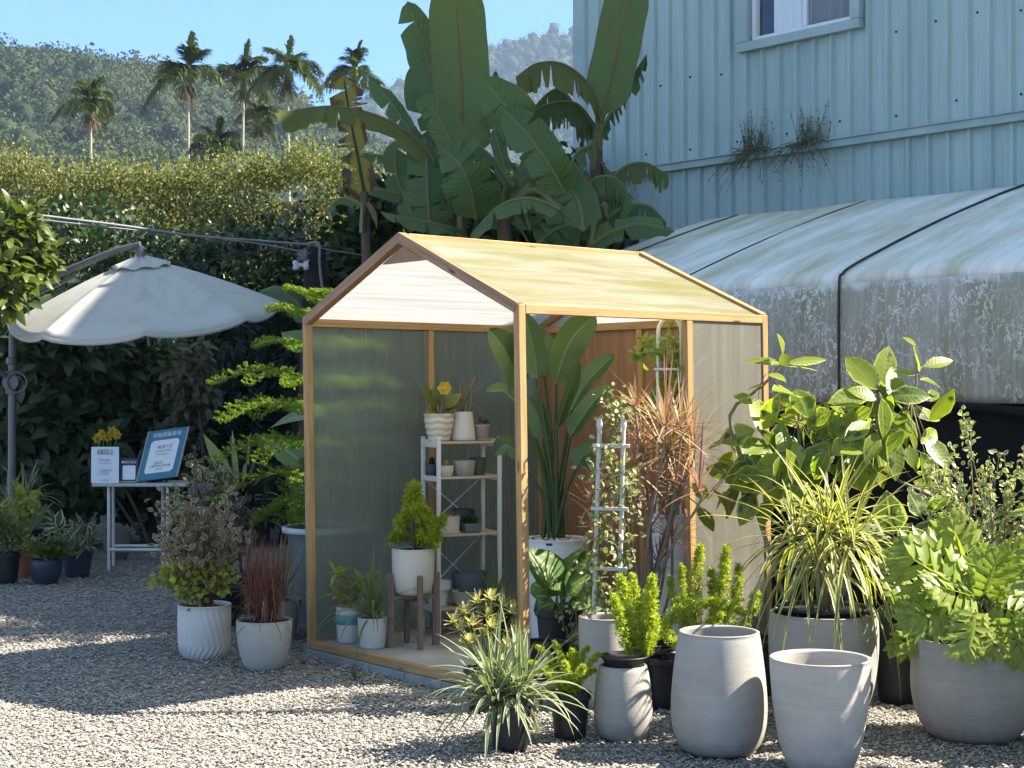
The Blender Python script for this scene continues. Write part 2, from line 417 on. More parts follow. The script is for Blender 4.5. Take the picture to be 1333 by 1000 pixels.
    M['mauve'] = plain('mauve_clay', (.42, .33, .32), .6, .35)
    M['black'] = plain('black_nursery_plastic', (.018, .019, .021), .5, .35, scale=5, var=.2)
    M['navy'] = plain('navy_glaze', (.03, .045, .065), .45, .45, scale=9)
    M['bluegrey'] = plain('blue_grey_glaze', (.12, .16, .17), .5, .45, scale=9)
    M['greenpot'] = plain('dark_green_glaze', (.09, .13, .11), .55, .4)
    M['terracotta'] = plain('terracotta', (.3, .1, .055), .75, .25, scale=10)
    M['teal'] = plain('teal_band', (.12, .34, .36), .5, .4)
    M['soil'] = plain('potting_soil', (.045, .03, .02), .95, .1, scale=30, bmp=.8, bs=50)
    M['whitemetal'] = plain('white_enamel_metal', (.7, .7, .66), .4, .5, scale=20, var=.08)
    M['whitepaint'] = plain('worn_white_paint', (.52, .52, .49), .6, .4, scale=30, var=.14)
    M['grey_metal'] = plain('grey_metal', (.15, .15, .155), .45, .5, metal=.3, scale=15)
    M['darkpost'] = plain('dark_old_timber', (.035, .03, .026), .9, .2, scale=12, bmp=.6, bs=30)
    M['cable'] = plain('grey_cable', (.22, .22, .23), .6, .4)
    M['blackcable'] = plain('black_cable', (.03, .03, .032), .6, .4)
    M['porcelain'] = plain('white_porcelain', (.7, .7, .68), .3, .5)
    M['rock'] = plain('brown_rock', (.19, .155, .13), .9, .2, scale=6, bmp=.7, bs=14)
    M['greyrock'] = plain('grey_rock', (.2, .21, .21), .9, .2, scale=6, bmp=.7, bs=14)
    M['bark'] = plain('grey_brown_bark', (.13, .1, .07), .9, .2, scale=25, bmp=.6, bs=60)
    M['palmbark'] = plain('pale_palm_bark', (.34, .32, .26), .85, .2, scale=9, bmp=.3, bs=20)
    M['stemgrey'] = plain('grey_stem', (.22, .18, .14), .8, .25, scale=30)
    M['stemred'] = plain('reddish_stem', (.2, .09, .06), .7, .3, scale=30)
    M['stemgreen'] = plain('green_stem', (.1, .16, .035), .5, .35, scale=12)
    M['deadleaf'] = leaf_mat('dead_brown_leaf', (.16, .1, .055), (.25, .16, .09), trans=.2, rough=.8, spec=.1)
    # leaves
    M['banana'] = leaf_mat('banana_leaf', (.04, .1, .03), (.125, .2, .052), trans=.3, rough=.42, spec=.35, mid=(.19, .2, .07), mw=.045, vein=120, vk=.3, vb=.35, back=(.1, .16, .06), edge=(.15, .11, .05), ew=.985)
    M['banana_pale'] = leaf_mat('pale_banana_leaf', (.12, .175, .06), (.15, .2, .07), trans=.4, rough=.45, spec=.3, mid=(.22, .18, .05), mw=.05, vein=120, vk=.25, vb=.3, edge=(.16, .12, .05), ew=.985)
    M['banana_old'] = leaf_mat('old_banana_leaf', (.07, .11, .03), (.17, .18, .045), trans=.25, rough=.55, spec=.25, mid=(.16, .15, .06), mw=.05, vein=150, dry=((.13, .085, .045), .86))
    M['banana_yel'] = leaf_mat('dying_banana_leaf', (.3, .23, .05), (.2, .19, .045), trans=.3, rough=.6, spec=.2, mid=(.04, .05, .03), mw=.05, vein=120, dry=((.11, .06, .035), .62))
    M['bananabark'] = plain('banana_stem_bark', (.13, .085, .06), .85, .2, scale=18, c2=(.07, .05, .04), bmp=.5, bs=25)
    M['palm'] = leaf_mat('palm_leaf', (.03, .058, .014), (.085, .12, .024), trans=.2, rough=.4, spec=.45)
    M['palmdead'] = leaf_mat('dry_palm_fruit_stalk', (.085, .06, .04), (.13, .095, .06), trans=.1, rough=.9)
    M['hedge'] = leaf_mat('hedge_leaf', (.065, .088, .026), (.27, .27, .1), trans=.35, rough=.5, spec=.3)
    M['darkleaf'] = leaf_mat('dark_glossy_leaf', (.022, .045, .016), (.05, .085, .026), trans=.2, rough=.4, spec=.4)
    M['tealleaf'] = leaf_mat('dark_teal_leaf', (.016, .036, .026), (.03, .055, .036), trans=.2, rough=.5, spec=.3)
    M['paleleaf'] = leaf_mat('pale_small_leaf', (.1, .11, .07), (.17, .17, .11), trans=.25, rough=.5)
    M['litleaf'] = leaf_mat('fresh_green_leaf', (.065, .1, .02), (.15, .175, .035), trans=.35, rough=.4, spec=.4)
    M['core'] = plain('hedge_shade_and_cactus', (.02, .022, .012), .95, .1, scale=20)  # near-black for the hedge's painted inner shade, also the dark cactus body
    M['norfolk'] = leaf_mat('pine_needle', (.13, .22, .02), (.28, .38, .035), trans=.4, rough=.45)
    M['lemon'] = leaf_mat('lemon_conifer', (.28, .36, .02), (.5, .54, .05), trans=.4, rough=.5)
    M['foxtail'] = leaf_mat('foxtail_needle', (.29, .37, .025), (.52, .57, .07), trans=.4, rough=.5)
    M['bop'] = leaf_mat('paddle_leaf', (.03, .07, .023), (.055, .105, .033), trans=.2, rough=.4, spec=.4, mid=(.12, .17, .07), mw=.05, vein=150, back=(.08, .14, .06))
    M['rubber'] = leaf_mat('rubber_leaf', (.12, .2, .02), (.36, .41, .04), trans=.48, rough=.36, spec=.55, edge=(.45, .46, .1), ew=.86, mid=(.3, .33, .08), mw=.04, vein=60, blotch=((.03, .06, .02), 9, .56), back=(.16, .22, .06))
    M['rubber_new'] = leaf_mat('young_rubber_leaf', (.26, .32, .03), (.36, .4, .05), trans=.5, rough=.35, spec=.5, edge=(.45, .46, .12), ew=.9, mid=(.4, .42, .12), mw=.05, vein=50)
    M['varrub'] = leaf_mat('variegated_rubber_leaf', (.06, .12, .04), (.1, .17, .05), trans=.3, rough=.35, spec=.5, edge=(.42, .44, .2), ew=.82, mid=(.4, .42, .16), mw=.05, vein=48, blotch=((.3, .34, .12), 12, .58))
    M['dracyel'] = leaf_mat('striped_dracaena_leaf', (.1, .14, .02), (.18, .21, .03), trans=.35, rough=.42, spec=.4, edge=(.5, .47, .2), ew=.45)
    M['dracred'] = leaf_mat('tricolour_dracaena_leaf', (.3, .09, .1), (.5, .4, .2), trans=.3, rough=.4, spec=.4, edge=(.5, .25, .2), ew=.86, tcol=(1.2, 1.1, .9))
    M['philo'] = leaf_mat('split_philodendron_leaf', (.18, .27, .035), (.38, .43, .09), trans=.38, rough=.33, spec=.5, mid=(.3, .36, .12), mw=.08)
    M['dianella'] = leaf_mat('striped_flax_leaf', (.1, .16, .09), (.17, .23, .13), trans=.25, rough=.42, spec=.4, edge=(.48, .47, .31), ew=.72)
    M['croton'] = leaf_mat('yellow_croton_leaf', (.52, .46, .16), (.66, .62, .34), trans=.3, rough=.45, spec=.4, mid=(.2, .24, .06), mw=.12)
    M['varbush'] = leaf_mat('cream_edged_small_leaf', (.16, .2, .06), (.26, .29, .1), trans=.3, rough=.45, edge=(.5, .5, .28), ew=.5)
    M['dieff'] = leaf_mat('marbled_dieffenbachia_leaf', (.07, .15, .03), (.12, .2, .04), trans=.35, rough=.5, spec=.25, edge=(.06, .12, .03), ew=.9, mid=(.22, .28, .09), mw=.06, vein=50, blotch=((.26, .32, .11), 26, .55))
    M['grassred'] = leaf_mat('red_fountain_grass', (.12, .03, .03), (.3, .13, .09), trans=.25, rough=.5)
    M['grassdry'] = leaf_mat('dry_grass', (.42, .32, .2), (.3, .19, .12), trans=.25, rough=.6)
    M['grassgreen'] = leaf_mat('green_grass_leaf', (.09, .14, .035), (.16, .22, .06), trans=.3, rough=.45, edge=(.3, .34, .15), ew=.8)
    M['liriope'] = leaf_mat('striped_grass_leaf', (.1, .13, .06), (.2, .22, .12), trans=.25, rough=.45, edge=(.5, .48, .32), ew=.6)
    M['pinkleaf'] = leaf_mat('pink_grey_leaf', (.1, .12, .045), (.27, .15, .13), trans=.3, rough=.45, edge=(.5, .42, .34), ew=.78)
    M['limeleaf'] = leaf_mat('lime_leaf', (.24, .26, .04), (.44, .44, .1), trans=.35, rough=.45)
    M['silverleaf'] = leaf_mat('silver_variegated_leaf', (.06, .08, .045), (.16, .11, .1), trans=.25, rough=.45, edge=(.34, .32, .27), ew=.78)
    M['cordyline'] = leaf_mat('dark_purple_leaf', (.025, .012, .014), (.05, .025, .024), trans=.15, rough=.35, spec=.5)
    M['cordlight'] = leaf_mat('cream_striped_leaf', (.25, .28, .1), (.4, .42, .2), trans=.3, rough=.4)
    M['vine'] = leaf_mat('vine_leaf', (.14, .23, .03), (.32, .38, .08), trans=.35, rough=.45)
    M['vinevar'] = leaf_mat('cream_vine_leaf', (.16, .19, .06), (.4, .4, .2), trans=.3, rough=.45)
    M['whitleaf'] = leaf_mat('white_edged_broad_leaf', (.05, .085, .03), (.09, .13, .05), trans=.25, rough=.45, edge=(.5, .52, .36), ew=.62)
    M['yellowpetal'] = leaf_mat('yellow_petal', (.62, .42, .03), (.75, .55, .1), trans=.35, rough=.5, tcol=(1.2, 1.1, .5))
    M['orchleaf'] = leaf_mat('olive_leaf', (.1, .13, .02), (.2, .21, .04), trans=.3, rough=.35, spec=.5)
    M['succ'] = leaf_mat('grey_succulent', (.14, .12, .12), (.24, .2, .19), trans=.05, rough=.6)
    M['cactus'] = plain('cactus_skin', (.13, .12, .07), .7, .25, scale=60, c2=(.24, .2, .15), bmp=.3)
    M['taro'] = leaf_mat('broad_pale_leaf', (.12, .19, .07), (.2, .27, .11), trans=.3, rough=.4, mid=(.3, .36, .18), mw=.05, vein=40)
    M['weed'] = leaf_mat('dark_weed', (.1, .11, .05), (.2, .19, .1), trans=.15, rough=.7)
    M['forest'] = leaf_mat('forest_canopy', (.02, .038, .014), (.115, .135, .048), trans=.15, rough=.8, spec=.1)
    M['hillsoil'] = plain('forest_floor', (.06, .075, .03), .95, .1, scale=.05)
    # white polycarbonate / sheet
    def sheet(name, dcol, talg, tr=.5, gloss=.1, glass=0.0, grough=.35, lines=0, stain=None):
        m, nt = newmat(name); uv = N(nt, 'UVMap').outputs[0]
        col = dcol
        if stain is not None:
            s1 = noise(nt, N(nt, 'Mapping', {'Vector': uv, 'Scale': stain[1]}).outputs[0], 1, 5, .6, dist=.5)
            col = mixc(nt, ramp(nt, s1, [(stain[2], 0.), (stain[2] + (stain[3] if len(stain) > 3 else .3), 1.)]), dcol, stain[0])
        if name == 'dusty_twin_wall_sheet':
            dv = N(nt, 'VectorMath', {0: uv, 1: (.42, .95, 0)}, operation='SUBTRACT').outputs[0]
            ln_ = N(nt, 'VectorMath', {0: dv}, operation='LENGTH').outputs['Value']
            rg = noise(nt, N(nt, 'CombineXYZ', {0: math_(nt, 'MULTIPLY', ln_, 26), 1: .3}).outputs[0], 1, 3, .6)
            mk = ramp(nt, noise(nt, uv, 2.2, 2), [(.45, 0.), (.6, .7)])
            col = mixc(nt, math_(nt, 'MULTIPLY', ramp(nt, rg, [(.55, 0.), (.7, 1.)]), mk), col, (.72, .7, .66))
        di = N(nt, 'BsdfDiffuse', {'Color': col}); tl = N(nt, 'BsdfTranslucent', {'Color': mixc(nt, 1.0, col, talg, 'MULTIPLY')})
        sh = N(nt, 'MixShader', {0: tr, 1: di.outputs[0], 2: tl.outputs[0]}).outputs[0]
        nrm = None
        if lines:
            su = N(nt, 'SeparateXYZ', {0: uv}).outputs[0]
            w = math_(nt, 'SINE', math_(nt, 'MULTIPLY', su, lines))
            w2 = noise(nt, N(nt, 'Mapping', {'Vector': uv, 'Scale': (60, .8, 1)}).outputs[0], 1, 3)
            nrm = bump(nt, math_(nt, 'ADD', w, math_(nt, 'MULTIPLY', w2, 1.5)), .5, .002)
        if glass:
            gl = N(nt, 'BsdfGlass', {'Color': (.86, .9, .84), 'Roughness': grough, 'IOR': 1.15})
            if nrm is not None: nt.links.new(nrm, gl.inputs['Normal'])
            stk = noise(nt, N(nt, 'Mapping', {'Vector': uv, 'Scale': (70, .35, 1)}).outputs[0], 1, 4, .65)
            stk2 = noise(nt, N(nt, 'Mapping', {'Vector': uv, 'Scale': (1.2, 1.6, 1)}).outputs[0], 1, 3, .6)
            gf = math_(nt, 'SUBTRACT', glass + .26, math_(nt, 'ADD', math_(nt, 'MULTIPLY', stk, .42), math_(nt, 'MULTIPLY', stk2, .12)), clamp=True)
            sh = N(nt, 'MixShader', {0: gf, 1: sh, 2: gl.outputs[0]}).outputs[0]
        gs = N(nt, 'BsdfGlossy', {'Color': (1, 1, 1), 'Roughness': .25})
        if nrm is not None: nt.links.new(nrm, gs.inputs['Normal'])
        fr = N(nt, 'Fresnel', {'IOR': 1.4})
        sh = N(nt, 'MixShader', {0: math_(nt, 'MULTIPLY', fr.outputs[0], gloss * 10, clamp=True), 1: sh, 2: gs.outputs[0]}).outputs[0]
        out(nt, sh); return m
    M['roofsheet'] = sheet('frosted_roof_sheet', (.5, .47, .37), (1.75, 1.75, 1.65), .62, .04, stain=((.36, .345, .15), (1.0, 7, 1), .38, .22))
    M['whitesheet'] = sheet('white_frosted_sheet', (.52, .52, .51), (1, 1, 1), .62, .03, stain=((.38, .38, .35), (.8, 26, 1), .42))
    M['wallsheet'] = sheet('twin_wall_sheet', (.68, .7, .6), (1, 1, .95), .72, .06, glass=.74, grough=.12, lines=900)
    M['wallsheet_right'] = sheet('dusty_twin_wall_sheet', (.4, .375, .32), (1, 1, .95), .5, .05, glass=.4, grough=.3, lines=900, stain=((.55, .53, .48), (14, .7, 1), .45))
    M['canopy'] = sheet('umbrella_fabric', (.6, .6, .56), (1, 1, .95), .3, .0, stain=((.47, .47, .4), (3, 5, 1), .5))
    # tent fabric
    m, nt = newmat('stained_tarpaulin'); ob = coords(nt); uv = N(nt, 'UVMap').outputs[0]
    st = noise(nt, N(nt, 'Mapping', {'Vector': uv, 'Scale': (2.2, .5, 1)}).outputs[0], 1.5, 6, .65, dist=.4)
    col = mixc(nt, ramp(nt, st, [(.38, 0.), (.68, 1.)]), (.8, .8, .77), (.46, .45, .29))
    fine = noise(nt, N(nt, 'Mapping', {'Vector': uv, 'Scale': (14, 2.5, 1)}).outputs[0], 2, 5, .7)
    col = mixc(nt, ramp(nt, fine, [(.55, 0.), (.75, .5)]), col, (.3, .34, .26))
    pb = N(nt, 'BsdfPrincipled', {'Base Color': col, 'Roughness': .6, 'Specular IOR Level': .3})
    out(nt, pb.outputs[0]); M['tentroof'] = m
    m, nt = newmat('dripped_tarpaulin'); uv = N(nt, 'UVMap').outputs[0]
    mp = N(nt, 'Mapping', {'Vector': uv, 'Scale': (15, 8, 1)}).outputs[0]
    wp = N(nt, 'TexNoise', {'Vector': mp, 'Scale': .8, 'Detail': 3}).outputs['Color']
    mp2 = N(nt, 'VectorMath', {0: mp, 1: N(nt, 'VectorMath', {0: wp, 3: 3.2}, operation='SCALE').outputs[0]}, operation='ADD').outputs[0]
    n1 = noise(nt, mp2, 1.1, 2, .5)
    line = math_(nt, 'ABSOLUTE', math_(nt, 'SUBTRACT', n1, .5))
    worm = ramp(nt, line, [(.006, 1.), (.04, 0.)])
    area = noise(nt, N(nt, 'Mapping', {'Vector': uv, 'Scale': (2.2, .55, 1)}).outputs[0], 1, 4, .6)
    base = mixc(nt, ramp(nt, area, [(.38, 0.), (.62, 1.)]), (.41, .42, .37), (.245, .25, .14))
    streak = noise(nt, N(nt, 'Mapping', {'Vector': uv, 'Scale': (22, .5, 1)}).outputs[0], 1, 4, .6)
    base = mixc(nt, ramp(nt, streak, [(.52, 0.), (.7, .8)]), base, (.52, .53, .48))
    vv = N(nt, 'SeparateXYZ', {0: uv}).outputs[1]
    dens = math_(nt, 'MULTIPLY', worm, ramp(nt, noise(nt, N(nt, 'Mapping', {'Vector': uv, 'Scale': (2, 2, 1)}).outputs[0], 1.3, 3), [(.38, .12), (.58, 1.)]))
    col = mixc(nt, math_(nt, 'MULTIPLY', dens, 1.1, clamp=True), base, (.68, .7, .68))
    fl = math_(nt, 'MULTIPLY', math_(nt, 'ADD', vv, math_(nt, 'MULTIPLY', noise(nt, N(nt, 'Mapping', {'Vector': uv, 'Scale': (5, 1, 1)}).outputs[0], 1, 5, .6), .3)), .4)
    col = mixc(nt, ramp(nt, fl, [(.925, 0.), (.945, 1.)]), col, (.62, .63, .6))
    pb = N(nt, 'BsdfPrincipled', {'Base Color': col, 'Roughness': .6, 'Specular IOR Level': .3}); out(nt, pb.outputs[0]); M['tentside'] = m
    M['net'] = plain('black_shade_net', (.012, .016, .016), .85, .15, scale=3, bmp=.3, bs=120)
    # blue metal
    m, nt = newmat('pale_blue_steel'); ob = coords(nt)
    n1 = noise(nt, N(nt, 'Mapping', {'Vector': ob, 'Scale': (3, 3, .35)}).outputs[0], 1, 5, .6)
    n2 = noise(nt, N(nt, 'Mapping', {'Vector': ob, 'Scale': (40, 40, 1.2)}).outputs[0], 1, 4, .6)
    col = mixc(nt, ramp(nt, n1, [(.35, 0.), (.7, 1.)]), (.39, .5, .48), (.3, .4, .39))
    col = mixc(nt, ramp(nt, n2, [(.5, 0.), (.8, .65)]), col, (.25, .31, .3))
    pb = N(nt, 'BsdfPrincipled', {'Base Color': col, 'Roughness': .42, 'Specular IOR Level': .45}); out(nt, pb.outputs[0]); M['steel'] = m
    M['steeltrim'] = plain('blue_grey_trim', (.35, .455, .45), .5, .4, scale=3, var=.12)
    M['alu'] = plain('white_window_frame', (.72, .76, .78), .45, .4, var=.04)
    M['curtain'] = plain('white_curtain', (.88, .88, .88), .85, .1, scale=3, var=.06)
    m, nt = newmat('window_glass')
    gl = N(nt, 'BsdfGlossy', {'Roughness': .03, 'Color': (1, 1, 1)}); tp = N(nt, 'BsdfTransparent', {'Color': (.96, .97, .98)})
    out(nt, N(nt, 'MixShader', {0: .07, 1: tp.outputs[0], 2: gl.outputs[0]}).outputs[0]); M['glass'] = m
    m, nt = newmat('insect_screen')
    df = N(nt, 'BsdfDiffuse', {'Color': (.12, .13, .17)}); tp = N(nt, 'BsdfTransparent', {})
    out(nt, N(nt, 'MixShader', {0: .55, 1: tp.outputs[0], 2: df.outputs[0]}).outputs[0]); M['screen'] = m
    M['room'] = plain('dim_room', (.2, .19, .18), .9, .1)
    M['paper'] = plain('white_paper', (.72, .76, .82), .7, .2, var=.02)
    M['ink'] = plain('dark_ink', (.05, .06, .08), .7, .2)
    M['inkgrey'] = plain('grey_ink', (.22, .24, .28), .7, .2)
    M['signteal'] = plain('teal_sign_board', (.06, .22, .32), .5, .35, scale=6, var=.12)
    M['signnavy'] = plain('navy_sign_board', (.045, .06, .1), .5, .35)
    M['signwhite'] = plain('white_print', (.8, .82, .85), .6, .2, var=.01)
    M['signedge'] = plain('pale_wood_edge', (.5, .48, .38), .6, .3)
    M['bluecan'] = plain('dark_blue_plastic', (.03, .09, .16), .45, .45)
mats()

# ------------------------------------------------------------------ camera, light, sky
cam = bpy.data.cameras.new('camera'); co = bpy.data.objects.new('camera', cam); COL.objects.link(co)
co.location = (0, 0, CAMH); co.rotation_euler = (R(90) + PITCH, 0, 0)
cam.sensor_width = 36; cam.lens = F0 / 1333 * 36; cam.clip_end = 6000; cam.clip_start = .05
SC.camera = co
SUN_AZ, SUN_EL = 4.0, 44.0      # azimuth from +X towards +Y
sd = V3(math.cos(R(SUN_EL)) * math.cos(R(SUN_AZ)), math.cos(R(SUN_EL)) * math.sin(R(SUN_AZ)), math.sin(R(SUN_EL)))
sl = bpy.data.lights.new('sun', 'SUN'); so = bpy.data.objects.new('sun', sl); COL.objects.link(so)
sl.energy = 5.0; sl.angle = R(.5); sl.color = (1, .91, .77)
so.rotation_euler = Vector(sd).to_track_quat('Z', 'Y').to_euler(); so.location = (0, 0, 30)
w = bpy.data.worlds.new('World'); SC.world = w; w.use_nodes = True; nt = w.node_tree; nt.nodes.clear()
sk = nt.nodes.new('ShaderNodeTexSky'); sk.sky_type = 'NISHITA'; sk.sun_disc = False
sk.sun_elevation = R(SUN_EL); sk.sun_rotation = R(90 - SUN_AZ); sk.air_density = 1.0; sk.dust_density = .1; sk.ozone_density = 3.5
bg = nt.nodes.new('ShaderNodeBackground'); bg.inputs[1].default_value = .085
ow = nt.nodes.new('ShaderNodeOutputWorld'); tn = nt.nodes.new('ShaderNodeMix'); tn.data_type = 'RGBA'; tn.blend_type = 'MULTIPLY'; tn.inputs[0].default_value = 1; 
gz = N(nt, 'SeparateXYZ', {0: N(nt, 'TexCoord').outputs['Generated']}).outputs[2]
nt.links.new(ramp(nt, gz, [(.0, (.39, .55, .8)), (.25, (.35, .52, .8)), (.42, (1.38, 1.08, .76))]), tn.inputs[7])
nt.links.new(sk.outputs[0], tn.inputs[6]); nt.links.new(tn.outputs[2], bg.inputs[0]); nt.links.new(bg.outputs[0], ow.inputs[0])
SC.view_settings.view_transform = 'Standard'; SC.view_settings.look = 'None'; SC.view_settings.exposure = 2.1; SC.view_settings.gamma = 1
cy = SC.cycles; cy.use_denoising = True; cy.max_bounces = 8; cy.transparent_max_bounces = 12; cy.transmission_bounces = 6
cy.volume_bounces = 0; cy.caustics_reflective = False; cy.caustics_refractive = False; cy.sample_clamp_indirect = 6
try: cy.denoiser = 'OPENIMAGEDENOISE'
except Exception: pass

# ------------------------------------------------------------------ ground
mb = MB()
xs = np.concatenate([[-3000, -900, -200], np.linspace(-30, 30, 21), [200, 900, 3000]])
ys = np.concatenate([[-60, -10], np.linspace(0, 30, 21), [60, 200, 900, 3000]])
X, Y = np.meshgrid(xs, ys); mb_pts = np.stack([X, Y, np.zeros_like(X)], -1)
grid(mb, mb_pts, np.stack([X, Y], -1)); g = mb.build('ground', M['ground']); tag(g, kind='structure')

def pebbles():
    mb = MB()
    # low-poly stones: squashed octahedra-ish (10 verts)
    ang = np.linspace(0, 2 * math.pi, 5, endpoint=False)
    base = np.concatenate([[[0, 0, 1]], np.stack([np.cos(ang), np.sin(ang), np.full(5, .25)], -1), [[0, 0, -.8]]])
    F = [(0, 1 + i, 1 + (i + 1) % 5) for i in range(5)] + [(6, 1 + (i + 1) % 5, 1 + i) for i in range(5)]
    def put(n, d0, d1, s0, s1):
        d = np.sqrt(rng.uniform(d0 ** 2, d1 ** 2, n)); px = rng.uniform(-60, 1400, n)
        x = (px - CX) / F0 * d; y = d
        s = rng.uniform(s0, s1, n)
        V = base[None] * (1 + rng.normal(0, .18, (n, 7, 1))) * s[:, None, None] * np.stack([rng.uniform(.8, 1.35, n), rng.uniform(.6, 1, n), rng.uniform(.45, .75, n)], -1)[:, None]
        a = rng.uniform(0, 6.283, n); ca, sa = np.cos(a)[:, None], np.sin(a)[:, None]
        tl = rng.normal(0, .35, n)[:, None]
        vx, vy, vz = V[..., 0] * ca - V[..., 1] * sa, V[..., 0] * sa + V[..., 1] * ca, V[..., 2]
        V = np.stack([vx, vy + 0, vz + vx * tl], -1)
        V += np.stack([x, y, s * .3 + rng.uniform(0, .006, n)], -1)[:, None]
        FF = (np.array(F)[None] + (np.arange(n) * 7)[:, None, None]).reshape(-1, 3)
        mb.add(V.reshape(-1, 3), FF, None, np.repeat(np.clip(rng.beta(1.6, 1.6, n), 0, 1), 7))
    put(40000, 5.6, 7.6, .005, .0105)
    put(32000, 7.4, 10.4, .0055, .0115)
    put(20000, 10.2, 14.5, .007, .014)
    o = mb.build('gravel', M['stone'], smooth=False); tag(o, kind='stuff')
pebbles()

# ------------------------------------------------------------------ hills with forest
def vnoise(x, y, s, seed):
    r = np.random.default_rng(seed); ph = r.uniform(0, 6.28, (7, 2)); k = r.normal(0, 1, (7, 2))
    o = 0
    for i in range(7): o = o + np.sin(x / s * k[i, 0] + ph[i, 0] + np.sin(y / s * k[i, 1] + ph[i, 1]))
    return o / 7
def ridge1(x):
    px = CX + x * F0 / 500
    sky = np.interp(px, [-400, -100, 0, 40, 110, 180, 260, 340, 430, 520, 640, 800, 1200], [20, 55, 82, 64, 66, 72, 88, 102, 135, 185, 260, 330, 380])
    return CAMH + (510 - sky) / F0 * 500 - 11
def hill1(x, y):
    t = np.clip((y - 170) / 330, 0, 1.25); s = np.where(t < 1, t * t * (3 - 2 * t), 1 - (t - 1) * .8)
    return ridge1(x) * s + vnoise(x, y, 22, 3) * 5 * np.clip(t * 2, 0, 1) * np.clip((1.05 - t) * 4, .15, 1)
def ridge2(x):
    px = CX + x * F0 / 1400
    sky = np.interp(px, [-500, 200, 440, 520, 570, 620, 680, 740, 860, 1200, 1800], [330, 230, 135, 105, 84, 62, 42, 34, 60, 160, 300])
    return CAMH + (510 - sky) / F0 * 1400 - 8
def hill2(x, y):
    t = np.clip((y - 800) / 600, 0, 1.2); s = np.where(t < 1, t ** 1.3, 1 - (t - 1) * .8)
    return ridge2(x) * s + vnoise(x, y, 60, 5) * 12 * np.clip((1.05 - t) * 4, .1, 1)
def hill_mesh(fn, x0, x1, y0, y1, nx, ny):
    mb = MB(); X, Y = np.meshgrid(np.linspace(x0, x1, nx), np.linspace(y0, y1, ny))
    grid(mb, np.stack([X, Y, fn(X, Y) - 1], -1), np.stack([X, Y], -1))
    o = mb.build('hills', M['hillsoil']); tag(o, kind='structure')
hill_mesh(hill1, -330, 260, 165, 580, 70, 60)
hill_mesh(hill2, -520, 700, 800, 1560, 70, 50)
ICO_V, ICO_F = None, None
def ico():
    global ICO_V, ICO_F
    import bmesh
    bm = bmesh.new(); bmesh.ops.create_icosphere(bm, subdivisions=2, radius=1)
    ICO_V = np.array([v.co[:] for v in bm.verts]); ICO_F = np.array([[v.index for v in f.verts] for f in bm.faces]); bm.free()
ico()
def forest(fn, n, xr, yr, sz, nl, seed, lo=0):
    global rng
    r = np.random.default_rng(seed); mb = MB()
    x = r.uniform(*xr, n); y = r.uniform(*yr, n); z = fn(x, y)
    u = CX + x / y * F0; v = CY - ((z + 5) / y - PITCH) * F0
    k = (u > -160) & (u < 830) & (v < 300); x, y, z = x[k], y[k], z[k]; n = len(x)
    s = r.uniform(sz[0], sz[1], n) * np.where(r.random(n) < .1, 1.5, 1)
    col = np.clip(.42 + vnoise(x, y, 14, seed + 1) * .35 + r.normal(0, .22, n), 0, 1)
    nv = len(ICO_V); d = 1 + r.normal(0, .13, (n, nv, 1))
    V = ICO_V[None] * d * s[:, None, None] * V3(.58, .58, .66)
    c = np.stack([x, y, z + s * .55], -1)
    V = V + c[:, None]
    Fq = (ICO_F[None] + (np.arange(n) * nv)[:, None, None]).reshape(-1, 3)
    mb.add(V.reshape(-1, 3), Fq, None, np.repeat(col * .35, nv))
    # leaf clumps on the crown surface
    q = nz(r.normal(0, 1, (n, nl, 3)) + V3(0, -.35, .45)); 
    pb = c[:, None] + q * (s[:, None, None] * r.uniform(.75, 1.08, (n, nl, 1)))
    D = nz(r.normal(0, 1, (n, nl, 3))); Nn = nz(q + r.normal(0, .5, (n, nl, 3)))
    L = (s[:, None] * r.uniform(.11, .23, (n, nl))).ravel()
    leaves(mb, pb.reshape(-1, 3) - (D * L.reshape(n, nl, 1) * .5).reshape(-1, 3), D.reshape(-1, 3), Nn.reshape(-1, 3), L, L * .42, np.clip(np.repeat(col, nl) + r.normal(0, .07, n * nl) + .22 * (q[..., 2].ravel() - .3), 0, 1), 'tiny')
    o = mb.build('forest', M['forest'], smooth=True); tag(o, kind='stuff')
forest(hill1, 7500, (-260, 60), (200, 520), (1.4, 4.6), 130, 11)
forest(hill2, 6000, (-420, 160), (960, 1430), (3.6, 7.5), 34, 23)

# haze
mb = MB()
box(mb, (0, 800, 228), 1900, 1800, 458)
hz = mb.build('haze', bpy.data.materials.new('haze_air'), smooth=False); tag(hz, kind='stuff')
hm = hz.data.materials[0]; hm.use_nodes = True; hm.node_tree.nodes.clear()
pv = N(hm.node_tree, 'VolumePrincipled', {'Color': (.5, .7, 1.0, 1), 'Density': .0002, 'Anisotropy': .15})
oo = hm.node_tree.nodes.new('ShaderNodeOutputMaterial'); hm.node_tree.links.new(pv.outputs[0], oo.inputs['Volume'])

